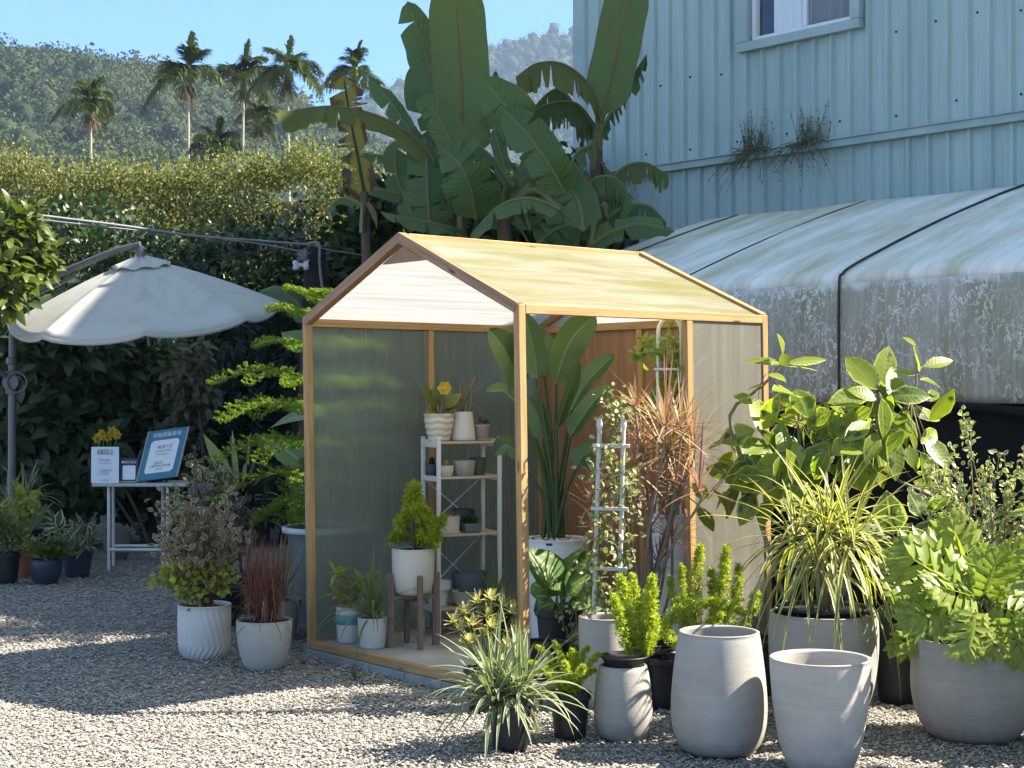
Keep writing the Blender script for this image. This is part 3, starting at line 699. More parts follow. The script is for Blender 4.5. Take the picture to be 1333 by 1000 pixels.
# ------------------------------------------------------------------ areca palms on the rise behind the hedge
def areca(px, pyc, pytop, span, d, label, seed):
    global rng
    rng = np.random.default_rng(seed)
    c = P(px, pyc, d); base = V3(c[0], d, 0)
    t = thing('areca_palm', label, 'palm tree', base, 'slender palms above the hedge')
    mb = MB(); r0 = .06
    pts = catmull([base, base * .5 + V3(c[0], c[1], c[2]) * .5 + V3(rng.normal(0, .08), 0, 0), c - V3(0, 0, .3)], 14)
    tube(mb, pts, [r0 * 1.3, r0, r0 * .85], 8); mb.build('trunk', M['palmbark'], t)
    mb = MB(); tube(mb, catmull([c - V3(0, 0, .9), c - V3(0, 0, .3), c + V3(0, 0, .25)], 8), [.1, .12, .06], 8); mb.build('crownshaft', M['stemgreen'], t)
    R_ = span / F0 * d / 2
    mb = MB(); nf = 12
    for i in range(nf):
        az = i * 2.4 + rng.uniform(-.3, .3); el = rng.uniform(-.1, 1.25) if i else 1.45
        Lf = R_ * rng.uniform(1.15, 1.55)
        D = V3(math.cos(az) * math.cos(el), math.sin(az) * math.cos(el), math.sin(el))
        n = 21; tt = np.linspace(0, 1, n)
        dr = (1.0 - el * .45) * rng.uniform(.6, 1.1)
        C = c + D * (Lf * tt)[:, None] + V3(0, 0, -1) * (dr * Lf * tt ** 2.2)[:, None]
        tube(mb, C, [.03, .008], 5, .6)
        T = nz(np.gradient(C, axis=0)); S = nz(np.cross(T, V3(0, 0, 1)) + V3(1e-5, 0, 0))
        for sgn in (-1, 1):
            m = n - 3; rep = 3
            q = np.repeat(np.arange(3, n), rep)
            Pb = C[q] + T[q] * rng.uniform(0, Lf / n, (len(q), 1))
            Dl = nz(S[q] * sgn + T[q] * rng.uniform(.5, 1.0, (len(q), 1)) + V3(0, 0, .35) + rng.normal(0, .12, (len(q), 3)))
            Ll = Lf * (.42 * np.sin(np.pi * (.18 + .8 * tt[q])) + .1)
            straps(mb, Pb, Dl, Ll, Ll * .04 + .014, rng.uniform(.25, .6, len(q)), np.clip(rng.normal(.5, .2, len(q)), 0, 1), n=5, fold=.4)
    mb.build('fronds', M['palm'], t)
    mb = MB(); m = 70
    az = rng.uniform(0, 6.28, m); D = np.stack([np.cos(az) * .7, np.sin(az) * .7, rng.uniform(-.9, .1, m)], -1)
    straps(mb, c + V3(0, 0, -.55) + rng.normal(0, .06, (m, 3)), D, rng.uniform(.4, .85, m) * R_, .022, .5, rng.random(m), n=5)
    mb.build('fruit_stalks', M['palmdead'], t)
areca(118, 133, 92, 66, 60, 'short slender palm standing alone at far left above the hedge', 1)
areca(245, 92, 55, 80, 58, 'tall palm with brown fruit stalks, second from the left above the hedge', 2)
areca(283, 187, 150, 62, 56, 'small palm whose low crown sits just above the hedge top', 3)
areca(317, 100, 55, 74, 60, 'tall palm left of the tallest one, crown overlapping its neighbour', 4)
areca(336, 150, 112, 50, 62, 'narrow palm with crown hanging below two taller crowns', 5)
areca(374, 88, 42, 78, 57, 'tallest palm on the hedge, crown touching the sky beside banana leaf', 6)
areca(463, 92, 58, 66, 60, 'palm partly hidden behind the long arching banana leaf', 7)

# ------------------------------------------------------------------ hedge and background planting
def cloud(c, rad, n, seed, shell=.55):
    """points in a lumpy ellipsoid, with outward normals"""
    r = np.random.default_rng(seed)
    q = nz(r.normal(0, 1, (n, 3))); rr = (shell + (1 - shell) * r.random(n)) [:, None]
    lump = 1 + .22 * np.sin(q[:, :1] * 5 + seed) * np.cos(q[:, 2:] * 4 + seed * 2) + .12 * np.sin(q[:, 1:2] * 9 + seed)
    return np.asarray(c) + q * rr * lump * np.asarray(rad), q
def bush(mb, c, rad, n, L, W, seed, shape='oval', shell=.5, curl=.2, up=.3, cl=.5, cv=.2, fold=.25, mat=0):
    r = np.random.default_rng(seed + 99)
    p, q = cloud(c, rad, n, seed, shell)
    D = nz(q * .8 + r.normal(0, .6, (n, 3)) + V3(0, 0, up)); Nn = nz(r.normal(0, .5, (n, 3)) + V3(0, -.25, .8) + q * .3)
    l = L * r.uniform(.6, 1.25, n)
    # clumps of lighter and darker leaves
    ck = np.clip(cl + cv * np.sin(p[:, 0] * 7 + seed) * np.cos(p[:, 2] * 8 + seed) + r.normal(0, .17, n), 0, 1)
    leaves(mb, p, D, Nn, l, W * l / L, ck, shape, fold, curl, mat)
def hedge():
    base = V3(-3.8, 19.5, 0)
    t = thing('hedge', 'tall olive hedge with sunlit top running behind the umbrella', 'hedge', base)
    r = np.random.default_rng(5); mb = MB()
    n = 125000
    x = r.uniform(-8.2, 1.2, n); th = r.uniform(-.35, 1.0, n)
    top = CAMH + (510 - np.interp(CX + x * F0 / 19, [-200, 0, 60, 130, 200, 280, 360, 430, 520, 900], [218, 214, 226, 219, 232, 240, 228, 224, 232, 250])) / F0 * 19.2
    top = top + vnoise(x, x * 0, .5, 9) * .3 + vnoise(x, x * 0, .17, 19) * .14
    zz = r.random(n) ** .75 * top; keep = (vnoise(x, zz, .22, 51) + vnoise(x, zz, .09, 52) * .6) < .6; x, zz, top0 = x[keep], zz[keep], top; topk = top[keep]; xs0, n = x, len(x); top = topk; y = 18.9 + r.random(n) ** 2 * 2.0 + np.clip(zz - 3.0, 0, 2) * .45 + vnoise(x, zz, .55, 4) * .35
    p = np.stack([x, y, zz + r.normal(0, .07, n)], -1)
    D = nz(r.normal(0, .7, (n, 3)) + V3(0, -.35, .55)); Nn = nz(r.normal(0, .6, (n, 3)) + V3(.1, -.5, .7))
    L = r.uniform(.03, .08, n)
    ck = np.clip(.3 + .28 * (zz / top) + vnoise(x, zz, .3, 8) * .3 + r.normal(0, .2, n), 0, 1)  # leaves lighten with height, the sunlit top put into their tone
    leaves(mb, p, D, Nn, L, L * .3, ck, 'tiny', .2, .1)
    # upright twig tufts along the top
    m = 2200; xx = r.uniform(-8, 1, m); tp = np.interp(xx, np.sort(x), top[np.argsort(x)])
    for i in range(m):
        b = V3(xx[i], 19.3 + r.random() * 1.2, tp[i] - .1); d = nz(V3(r.normal(0, .3), r.normal(0, .3), 1)); h = r.uniform(.15, .55)
        k = 14; tt = r.random(k)
        q = b + d * (tt * h)[:, None]
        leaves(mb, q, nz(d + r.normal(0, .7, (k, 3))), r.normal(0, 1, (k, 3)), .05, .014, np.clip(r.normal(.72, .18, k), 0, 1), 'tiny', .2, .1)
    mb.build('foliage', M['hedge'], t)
    mb = MB()
    for i in range(60):
        a = V3(r.uniform(-8, 1), 19.8 + r.uniform(-.2, .6), 0); tube(mb, catmull([a, a + V3(r.normal(0, .2), r.normal(0, .15), 2), a + V3(r.normal(0, .4), r.normal(0, .2), 3.9)], 8), [.04, .012], 5)
    mb.build('stems', M['bark'], t)
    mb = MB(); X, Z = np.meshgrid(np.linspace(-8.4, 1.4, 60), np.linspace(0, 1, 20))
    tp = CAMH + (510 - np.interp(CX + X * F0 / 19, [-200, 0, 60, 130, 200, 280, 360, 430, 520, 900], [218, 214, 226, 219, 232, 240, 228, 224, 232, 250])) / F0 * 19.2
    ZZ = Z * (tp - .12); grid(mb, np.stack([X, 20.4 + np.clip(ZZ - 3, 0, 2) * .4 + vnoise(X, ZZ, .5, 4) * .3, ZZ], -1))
    mb.build('inner_shade_sheet', M['core'], t, solid=.3)  # solid near-black sheet painting the hedge's inner shade behind the leaves
hedge()

def shrub(name, label, cat, px, pyg, d, parts, stems=5, mat='darkleaf', group=None):
    base = P(px, pyg, d); base[2] = 0
    t = thing(name, label, cat, base, group); mb = MB()
    for (cx, cy_, dd, rx, ry, n, L, W, kw) in parts:
        s = d / F0
        bush(mb, P(cx, cy_, d + dd), (rx * s, rx * s * .7, ry * s), n, L, W, **kw)
    mb.build('foliage', M[mat], t)
    mb = MB(); r = np.random.default_rng(int(px) + 3)
    for i in range(stems):
        pa = parts[i % len(parts)]; e = P(pa[0] + r.normal(0, pa[3] * .25), pa[1] - pa[4] * .3, d + pa[2])
        b = base + V3(r.normal(0, .12), r.normal(0, .08), 0)
        tube(mb, catmull([b, b * .5 + e * .5 + r.normal(0, .08, 3), e], 8), [.022, .008], 5)
    mb.build('stems', M['bark'], t)
    return t
# big dark mass at left under the umbrella
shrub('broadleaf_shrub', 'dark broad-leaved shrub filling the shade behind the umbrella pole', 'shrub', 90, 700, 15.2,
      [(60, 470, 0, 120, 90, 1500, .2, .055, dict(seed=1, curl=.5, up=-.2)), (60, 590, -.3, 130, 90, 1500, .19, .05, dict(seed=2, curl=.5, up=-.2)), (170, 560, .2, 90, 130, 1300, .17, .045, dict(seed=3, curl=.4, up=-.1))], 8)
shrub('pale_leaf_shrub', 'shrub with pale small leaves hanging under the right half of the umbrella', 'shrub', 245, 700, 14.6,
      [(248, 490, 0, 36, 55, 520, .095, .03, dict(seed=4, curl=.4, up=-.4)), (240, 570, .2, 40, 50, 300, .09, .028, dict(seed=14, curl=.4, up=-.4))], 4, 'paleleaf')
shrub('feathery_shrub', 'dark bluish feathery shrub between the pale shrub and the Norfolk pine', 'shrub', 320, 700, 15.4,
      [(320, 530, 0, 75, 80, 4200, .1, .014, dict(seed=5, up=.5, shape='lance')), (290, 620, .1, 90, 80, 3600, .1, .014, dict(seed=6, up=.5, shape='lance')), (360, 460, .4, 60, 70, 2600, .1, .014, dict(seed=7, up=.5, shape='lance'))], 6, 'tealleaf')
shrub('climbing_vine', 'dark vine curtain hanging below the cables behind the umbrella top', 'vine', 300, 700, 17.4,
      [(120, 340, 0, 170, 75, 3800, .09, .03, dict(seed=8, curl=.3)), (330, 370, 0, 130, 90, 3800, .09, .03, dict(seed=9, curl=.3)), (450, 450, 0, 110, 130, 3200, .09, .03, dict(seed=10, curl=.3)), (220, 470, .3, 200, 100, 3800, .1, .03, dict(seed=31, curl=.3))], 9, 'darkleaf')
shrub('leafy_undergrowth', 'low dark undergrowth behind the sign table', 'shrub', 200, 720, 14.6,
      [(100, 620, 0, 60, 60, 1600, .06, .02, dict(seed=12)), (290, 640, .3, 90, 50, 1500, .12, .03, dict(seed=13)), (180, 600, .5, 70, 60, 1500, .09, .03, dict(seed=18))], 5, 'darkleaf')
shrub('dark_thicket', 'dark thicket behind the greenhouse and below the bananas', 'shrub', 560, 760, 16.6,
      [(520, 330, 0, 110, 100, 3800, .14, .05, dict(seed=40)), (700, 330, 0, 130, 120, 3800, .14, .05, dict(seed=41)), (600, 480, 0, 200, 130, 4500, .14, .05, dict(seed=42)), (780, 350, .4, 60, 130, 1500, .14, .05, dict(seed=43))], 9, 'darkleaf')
# lit overhanging tree at the left edge
def edge_tree():
    base = V3(-4.9, 12.4, 0)
    t = thing('overhanging_tree', 'bright green leafy tree leaning in over the umbrella at the left edge', 'tree', base)
    mb = MB(); s = 12.4 / F0
    for i, (cx, cy_, rx, ry, n) in enumerate([(-40, 335, 72, 66, 800), (22, 298, 38, 36, 240), (38, 340, 36, 36, 240), (5, 385, 36, 28, 150), (-100, 290, 80, 80, 600)]):
        bush(mb, P(cx, cy_, 12.4 + (i % 3) * .15), (rx * s, rx * s * .8, ry * s), n, .13, .036, seed=60 + i, shape='lance', curl=.35, up=-.1, cl=.55, cv=.3)
    mb.build('crown', M['litleaf'], t)
    mb = MB(); tube(mb, catmull([base, base + V3(.1, 0, 1.4), P(-60, 300, 12.4)], 10), [.09, .05], 8)
    for q in ((20, 310), (30, 350), (-20, 390), (-90, 270)): tube(mb, catmull([P(-80, 420, 12.4), P(q[0] - 40, q[1] + 20, 12.5), P(*q, 12.4)], 8), [.03, .008], 6)
    mb.build('trunk', M['bark'], t)
edge_tree()

# ------------------------------------------------------------------ bananas
def banana(label, px, d, stem_top, leaves_, r=.1, seed=1, skirts=10, name='banana_plant', tilt=0):
    global rng
    rng = np.random.default_rng(seed)
    base = P(px, 700, d); base[2] = 0
    t = thing(name, label, 'banana plant', base, 'banana plants behind the greenhouse')
    top = P(*stem_top, d); mb = MB()
    pts = catmull([base, base * .5 + top * .5 + V3(.03, 0, 0), top], 14)
    tube(mb, pts, [r * 1.25, r, r * .85, r * .6], 12)
    # old sheaths hanging on the stem
    for i in range(skirts):
        k = rng.uniform(.45, .98); b = base * (1 - k) + top * k; az = rng.uniform(0, 6.28)
        D = V3(math.cos(az) * .5, math.sin(az) * .5, rng.uniform(-1, -.3))
        straps(mb, [b + D * V3(1, 1, 0) * r], [D], rng.uniform(.25, .55), rng.uniform(.025, .06), .3, .4, n=6, mat=1)
    mb.build('pseudostem', [M['bananabark'], M['deadleaf']], t)
    for (ctrl, wd, face, kw) in leaves_:
        kw = dict(kw); m = kw.pop('m', 'banana'); mb = MB()
        c = [P(a, b, d + e) for a, b, e in ctrl]
        # petiole from stem top to blade start
        if kw.pop('pet', True):
            tube(mb, catmull([top - V3(0, 0, .35), top * .45 + c[0] * .55 + V3(0, 0, .03), c[0] + (c[0] - top) * .0], 8), [.045, .03, .02], 7, kw.get('rnd', .5), uvv=.5)
        if 'tears' not in kw and m == 'banana': kw['tears'] = (int(rng.integers(1, 6)), int(rng.integers(1, 6)))
        kw.setdefault('rnd', float(np.clip(rng.normal(.5, .2), .1, .9)))
        blade(mb, c, wd, face, **kw)
        mb.build('leaf', M[m], t)
F_ = V3(0, -1, 0)
banana('tallest banana clump with a huge upright leaf and a long arching leaf to the left', 600, 13.3, (598, 268), [
    ([(600, 205, 0), (601, 120, .1), (596, 40, .1), (590, -70, 0)], .252, V3(.1, -1, .05), dict(rnd=.6, fold=.1, wave=.012, m='banana_pale', tip=.3, base=.06)),
    ([(590, 215, .25), (566, 110, .3), (549, 55, .35), (530, 2, .3)], .17, V3(-.5, -1, .2), dict(rnd=.35, fold=.3, tears=(1, 0), tip=.12)),
    ([(592, 230, .4), (560, 165, .5), (545, 110, .5), (545, 80, .5)], .14, V3(-.3, -1, .1), dict(rnd=.2, tip=.2)),
    ([(578, 232, -.1), (548, 186, -.1), (495, 152, -.2), (430, 138, -.3), (356, 148, -.5)], .19, V3(.1, -.55, .8), dict(rnd=.8, hang=.85, tears=(11, 11), m='banana_old', tip=.08, wave=.01)),
    ([(570, 235, .2), (540, 180, .3), (510, 135, .4), (479, 98, .5)], .11, V3(-.6, -1, .4), dict(rnd=.35, hang=.35, tears=(5, 4))),
    ([(612, 240, -.3), (590, 190, -.35), (568, 150, -.35), (544, 128, -.3)], .16, V3(-.2, -1, .3), dict(rnd=.6, fold=.2, tip=.3)),
    ([(620, 285, -.5), (612, 245, -.7), (598, 215, -.75), (575, 192, -.6)], .22, V3(.1, -1, -.1), dict(rnd=.3, fold=.25, tip=.35, wave=.03)),
    ([(560, 300, -.2), (557, 250, -.2), (555, 205, -.1), (553, 178, 0)], .19, V3(.05, -1, .05), dict(rnd=.2, fold=.1)),
    ([(540, 285, .1), (520, 240, .2), (515, 205, .2), (520, 182, .2)], .12, V3(-.3, -1, 0), dict(rnd=.25)),
    ([(600, 300, -.3), (570, 292, -.5), (535, 285, -.6), (495, 275, -.7)], .12, V3(0, -.6, .8), dict(rnd=.25, hang=.5, tears=(3, 3))),
    ([(560, 262, .2), (520, 252, .2), (480, 246, .2), (440, 262, .2)], .1, V3(0, -.5, .9), dict(rnd=.15, hang=.5, tears=(3, 3))),
    ([(545, 225, .4), (505, 205, .4), (470, 200, .5), (440, 205, .5)], .1, V3(0, -.6, .8), dict(rnd=.15, hang=.6, tears=(3, 3))),
], seed=21)
banana('yellowing banana plant with one ragged dying leaf standing upright at the left of the clump', 478, 13.0, (474, 250), [
    ([(476, 262, 0), (468, 215, 0), (457, 160, .05), (447, 98, .15)], .15, V3(.2, -1, 0), dict(m='banana_yel', rnd=.5, tears=(9, 9), fold=.2, wave=.04, tip=.1)),
    ([(474, 268, 0), (452, 258, .1), (436, 262, .1), (425, 275, .1)], .08, V3(0, -.6, .8), dict(rnd=.2, hang=.5, tears=(2, 2))),
], r=.055, seed=22, skirts=3)
banana('short banana plant in the middle with broad leaves leaning left over the greenhouse ridge', 655, 13.0, (655, 228), [
    ([(722, 236, -.5), (700, 200, -.55), (668, 150, -.6), (625, 100, -.6)], .2, V3(-.4, -1, .35), dict(rnd=.55, fold=.2, tip=.3)),
    ([(735, 252, -.7), (715, 215, -.8), (690, 180, -.8), (655, 140, -.75)], .17, V3(-.5, -1, .3), dict(rnd=.35, fold=.25, tip=.3)),
    ([(760, 300, -.6), (752, 262, -.6), (730, 235, -.6), (705, 220, -.6)], .16, V3(-.2, -1, .2), dict(rnd=.3, fold=.2)),
    ([(728, 272, -.9), (690, 258, -1.0), (650, 268, -1.1), (612, 306, -1.1)], .15, V3(0, -.6, .8), dict(rnd=.4, hang=.45, tears=(4, 5), tip=.15)),
    ([(660, 232, .2), (648, 190, .3), (640, 150, .3), (637, 135, .3)], .07, V3(.3, -1, .2), dict(rnd=.4, tears=(3, 3))),
    ([(650, 300, 0), (640, 262, 0), (625, 235, 0), (640, 212, 0)], .17, V3(.1, -1, 0), dict(rnd=.1)),
    ([(690, 300, .1), (680, 260, .1), (690, 230, .1), (715, 200, .1)], .17, V3(.1, -1, 0), dict(rnd=.1)),
    ([(655, 225, .7), (648, 160, .8), (646, 120, .8), (645, 92, .8)], .045, V3(.3, -1, 0), dict(rnd=.5)),
    ([(668, 245, -.2), (640, 205, -.2), (618, 190, -.2), (600, 205, -.2)], .12, V3(.1, -.8, .4), dict(rnd=.2, hang=.4, tears=(4, 4))),
], seed=23, skirts=18, r=.085)
banana('banana plant against the blue wall with a pale upright leaf and tattered hanging leaves', 775, 14.4, (776, 195), [
    ([(786, 150, 0), (795, 105, .05), (808, 45, .1), (828, -60, .15)], .225, V3(-.25, -1, .05), dict(rnd=.6, fold=.15, wave=.012, tip=.3, m='banana_pale')),
    ([(782, 150, 0), (768, 112, -.1), (735, 84, -.2), (700, 82, -.3), (671, 100, -.4)], .27, V3(0, -.55, .8), dict(m='banana_old', rnd=.8, hang=.9, tears=(8, 8), tip=.1)),
    ([(775, 165, .1), (750, 135, .1), (715, 135, .1), (685, 150, .1)], .3, V3(0, -.5, .8), dict(m='banana_old', rnd=.1, hang=.93, tears=(16, 16), tip=.1)),
    ([(780, 175, .3), (810, 120, .5), (828, 92, .6), (842, 70, .6)], .16, V3(.5, -1, .3), dict(rnd=.2, hang=.6, tears=(12, 12))),
    ([(768, 190, -.1), (750, 200, -.2), (738, 230, -.3), (735, 262, -.3)], .22, V3(-.3, -1, .2), dict(m='banana', rnd=.1, tears=(18, 18), hang=.5)),
    ([(765, 170, .4), (735, 120, .5), (715, 120, .5), (690, 145, .5)], .28, V3(0, -.6, .8), dict(m='banana_old', rnd=.2, hang=.9, tears=(16, 16))),
], seed=24, skirts=22)
banana('low banana plant beside the tent with ragged leaves drooping over the canopy', 778, 13.3, (782, 255), [
    ([(752, 262, -.3), (775, 232, -.4), (805, 234, -.4), (826, 268, -.4)], .22, V3(0, -.7, .7), dict(rnd=.35, hang=.55, tears=(12, 12), tip=.12)),
    ([(786, 245, .1), (812, 218, .1), (840, 212, .1), (871, 228, .1)], .22, V3(0, -.6, .8), dict(m='banana_old', rnd=.35, hang=.88, tears=(14, 14), tip=.1)),
    ([(790, 285, -.2), (815, 268, -.2), (845, 268, -.2), (868, 290, -.2)], .2, V3(0, -.6, .8), dict(rnd=.2, hang=.85, tears=(14, 14), tip=.1)),
    ([(770, 318, -.5), (800, 300, -.6), (835, 292, -.6), (878, 302, -.6)], .13, V3(0, -.8, .6), dict(rnd=.3, hang=.2, tears=(2, 1), tip=.3)),
    ([(750, 320, -.2), (735, 285, -.2), (728, 265, -.2), (740, 240, -.2)], .16, V3(.1, -1, 0), dict(rnd=.15)),
    ([(790, 320, .1), (800, 280, .1), (795, 250, .1), (800, 232, .1)], .14, V3(-.1, -1, 0), dict(rnd=.1, tears=(4, 4))),
    ([(700, 318, -.2), (720, 300, -.2), (745, 292, -.2), (775, 300, -.2)], .15, V3(0, -.8, .5), dict(rnd=.15, tears=(3, 3))),
], seed=25, skirts=14, r=.085)

# ------------------------------------------------------------------ blue steel building
K0 = V3(.71, 17.0, 0); EV = nz(V3(.667, -.745, 0)); NV = V3(EV[1], -EV[0], 0)     # NV points out of the wall
def Wp(s, o, z): return K0 + EV * s + NV * o + V3(0, 0, z)
def gable(s): return np.interp(s, [0, 5.5, 8.7, 10.6, 18], [8.0, 9.6, 9.05, 6.85, 6.8])  # unseen roofline above the frame, heights shaped to place its shadow edge
def building():
    t = thing('metal_building', 'pale blue corrugated steel building with a sliding window upstairs', 'building', K0)
    PIT = .206
    def ribbed(mb, s0, s1, zb, zt, o=0.0):
        k0 = math.floor(s0 / PIT); ss, oo = [s0], [0.0]
        k = k0
        prof = [(.0, 0), (.06, 0), (.122, 0), (.138, .036), (.164, .036), (.18, 0)]
        while k * PIT < s1:
            for a, b in prof:
                s = k * PIT + a
                if s0 < s < s1: ss.append(s); oo.append(b)
            k += 1
        ss.append(s1); oo.append(0.0); ss = np.array(ss); oo = np.array(oo) + o
        zts = zt(ss) if callable(zt) else np.full(len(ss), zt)
        rows = []
        for q in np.linspace(0, 1, 5): rows.append(K0 + EV * ss[:, None] + NV * oo[:, None] + V3(0, 0, 1) * (zb + (zts - zb) * q)[:, None])
        pts = np.stack(rows); grid(mb, pts[:, ::-1])
    WS0, WS1, WZ0, WZ1 = 2.45, 3.74, 4.9, 6.35
    mb = MB(); ribbed(mb, 0, WS0, 3.83, gable); ribbed(mb, WS0, WS1, 3.83, WZ0); ribbed(mb, WS0, WS1, WZ1, gable); ribbed(mb, WS1, 18, 3.83, gable)
    mb.build('upper_cladding', M['steel'], t, smooth=False)
    mb = MB(); ribbed(mb, 0, 18, 0, 3.8, -.02); mb.build('lower_cladding', M['steel'], t, smooth=False)
    # side and back walls
    mb = MB(); dp = 9
    quad(mb, Wp(0, -dp, 0), Wp(0, 0, 0), Wp(0, 0, 8), Wp(0, -dp, 8)); quad(mb, Wp(18, 0, 0), Wp(18, -dp, 0), Wp(18, -dp, 6.8), Wp(18, 0, 6.8))
    S4 = [0, 5.5, 8.7, 10.6, 18]
    for q, q2 in zip(S4[:-1], S4[1:]): quad(mb, Wp(q2, -dp, 0), Wp(q, -dp, 0), Wp(q, -dp, gable(q)), Wp(q2, -dp, gable(q2)))
    mb.build('side_wall', M['steel'], t, smooth=False)
    mb = MB()
    for q, q2 in zip(S4[:-1], S4[1:]): quad(mb, Wp(q, .12, gable(q) - .01), Wp(q2, .12, gable(q2) - .01), Wp(q2, -dp - .1, gable(q2) - .01), Wp(q, -dp - .1, gable(q) - .01))
    mb.build('roof', M['steeltrim'], t, smooth=False, solid=.06)
    mb = MB(); beam(mb, Wp(.02, .035, 3.815), Wp(18, .035, 3.815), .075, .07); beam(mb, Wp(.02, .045, 3.855), Wp(18, .045, 3.855), .1, .012); mb.build('ledge_trim', M['steeltrim'], t, smooth=False, bevel=.004)
    mb = MB(); beam(mb, Wp(.07, .03, 0), Wp(.07, .03, 8.03), .17, .012, up=NV); beam(mb, Wp(-.012, -.06, 0), Wp(-.012, -.06, 8), .17, .012, up=EV); mb.build('corner_trim', M['steeltrim'], t, smooth=False)
    r = np.random.default_rng(4)
    for z in (3.98, 4.75, 5.6):
        for k in range(2, 60, 3 if z < 4.5 else 2):
            s = k * .206 + .03
            if s > 6.5 or (WS0 - .1 < s < WS1 + .1 and z > 4.5) or r.random() < (.25 if z > 4.5 else .1): continue
            mb = MB(); lathe(mb, Wp(s, .006, z + r.normal(0, .03)), [(.0, -.011), (.009, -.007), (.011, 0), (.009, .007), (0, .011)], 8); mb.build('screw', M['black'], t)
    # window
    mb = MB()
    beam(mb, Wp(WS0 - .09, .045, WZ0 - .01), Wp(WS1 + .07, .045, WZ0 - .01), .1, .09); 
    beam(mb, Wp(WS0 - .03, .045, WZ0 + .038), Wp(WS0 - .03, .045, WZ1 + .1), .15, .1, up=NV); beam(mb, Wp(WS1 + .02, .045, WZ0 + .038), Wp(WS1 + .02, .045, WZ1 + .1), .1, .1, up=NV)
    fr = mb.build('window', M['steeltrim'], t, smooth=False, bevel=.004)
    mb = MB(); a, b = WS0 + .06, WS1 - .035; z0 = WZ0 + .035
    beam(mb, Wp(a, .0, z0 + .02), Wp(b, .0, z0 + .02), .07, .05); beam(mb, Wp(a + .02, 0, z0 + .045), Wp(a + .02, 0, WZ1), .05, .07, up=NV); beam(mb, Wp(b - .02, 0, z0 + .045), Wp(b - .02, 0, WZ1), .04, .07, up=NV)
    beam(mb, Wp(3.155, .01, z0 + .045), Wp(3.155, .01, WZ1), .045, .06, up=NV)
    mb.build('frame', M['alu'], fr, smooth=False, bevel=.003)
    mb = MB(); quad(mb, Wp(a + .03, -.02, z0 + .04), Wp(b - .03, -.02, z0 + .04), Wp(b - .03, -.02, WZ1), Wp(a + .03, -.02, WZ1)); mb.build('pane', M['glass'], fr, smooth=False)
    mb = MB(); quad(mb, Wp(3.18, .012, z0 + .04), Wp(b - .03, .012, z0 + .04), Wp(b - .03, .012, WZ1), Wp(3.18, .012, WZ1)); mb.build('insect_screen', M['screen'], fr, smooth=False)
    mb = MB(); ss = np.linspace(a + .2, b - .02, 120); zz = np.linspace(z0 - .03, WZ1, 5)
    off = -.08 + .022 * np.sin(ss * 38) + .012 * np.sin(ss * 91 + 1)
    grid(mb, np.stack([K0 + EV * ss[:, None] + NV * off[:, None] + V3(0, 0, z) for z in zz])); mb.build('curtain', M['curtain'], fr)
    mb = MB(); quad(mb, Wp(WS0, -.5, WZ0 - .3), Wp(WS1, -.5, WZ0 - .3), Wp(WS1, -.5, WZ1 + .2), Wp(WS0, -.5, WZ1 + .2))
    quad(mb, Wp(WS0 + .02, -.5, WZ0 - .3), Wp(WS0 + .02, -.04, WZ0 - .3), Wp(WS0 + .02, -.04, WZ1 + .2), Wp(WS0 + .02, -.5, WZ1 + .2)); mb.build('room_lining', M['room'], fr, smooth=False)
building()
def weeds(px, py, label, seed, lean):
    r = np.random.default_rng(seed); q = (px - CX) / F0; s = (17 * q - .71) / (.667 + .745 * q)
    b = Wp(s, .08, 3.86); t = thing('weed_tuft', label, 'weed', b); mb = MB()
    for i in range(90):
        bb = b + EV * r.normal(0, .1) + NV * r.uniform(-.03, .03)
        if r.random() < .38: d = nz(V3(r.normal(0, .3), r.normal(0, .2), 1)); L = r.uniform(.1, .38); g = 0
        else: d = nz(EV * (r.normal(0, .5) + lean) + NV * r.uniform(.1, .6) + V3(0, 0, r.uniform(-.2, .4))); L = r.uniform(.15, .42); g = r.uniform(.6, 1.1)
        tt = np.linspace(0, 1, 8)[:, None]; c = bb + d * L * tt + V3(0, 0, -g) * L * tt ** 1.8
        tube(mb, c, [.0035, .0015], 4, r.random(), cap=False)
        k = r.integers(2, 6); qi = r.integers(2, 8, k)
        leaves(mb, c[qi], nz(r.normal(0, 1, (k, 3)) + V3(0, 0, .2)), r.normal(0, 1, (k, 3)), .035, .006, r.random(k), 'tiny')
    mb.build('stalks', M['weed'], t)
weeds(990, 210, 'left tuft of thin dry weeds sprouting from the blue wall ledge', 3, -.3)
weeds(1058, 200, 'right tuft of denser dark weeds hanging from the blue wall ledge', 4, .1)

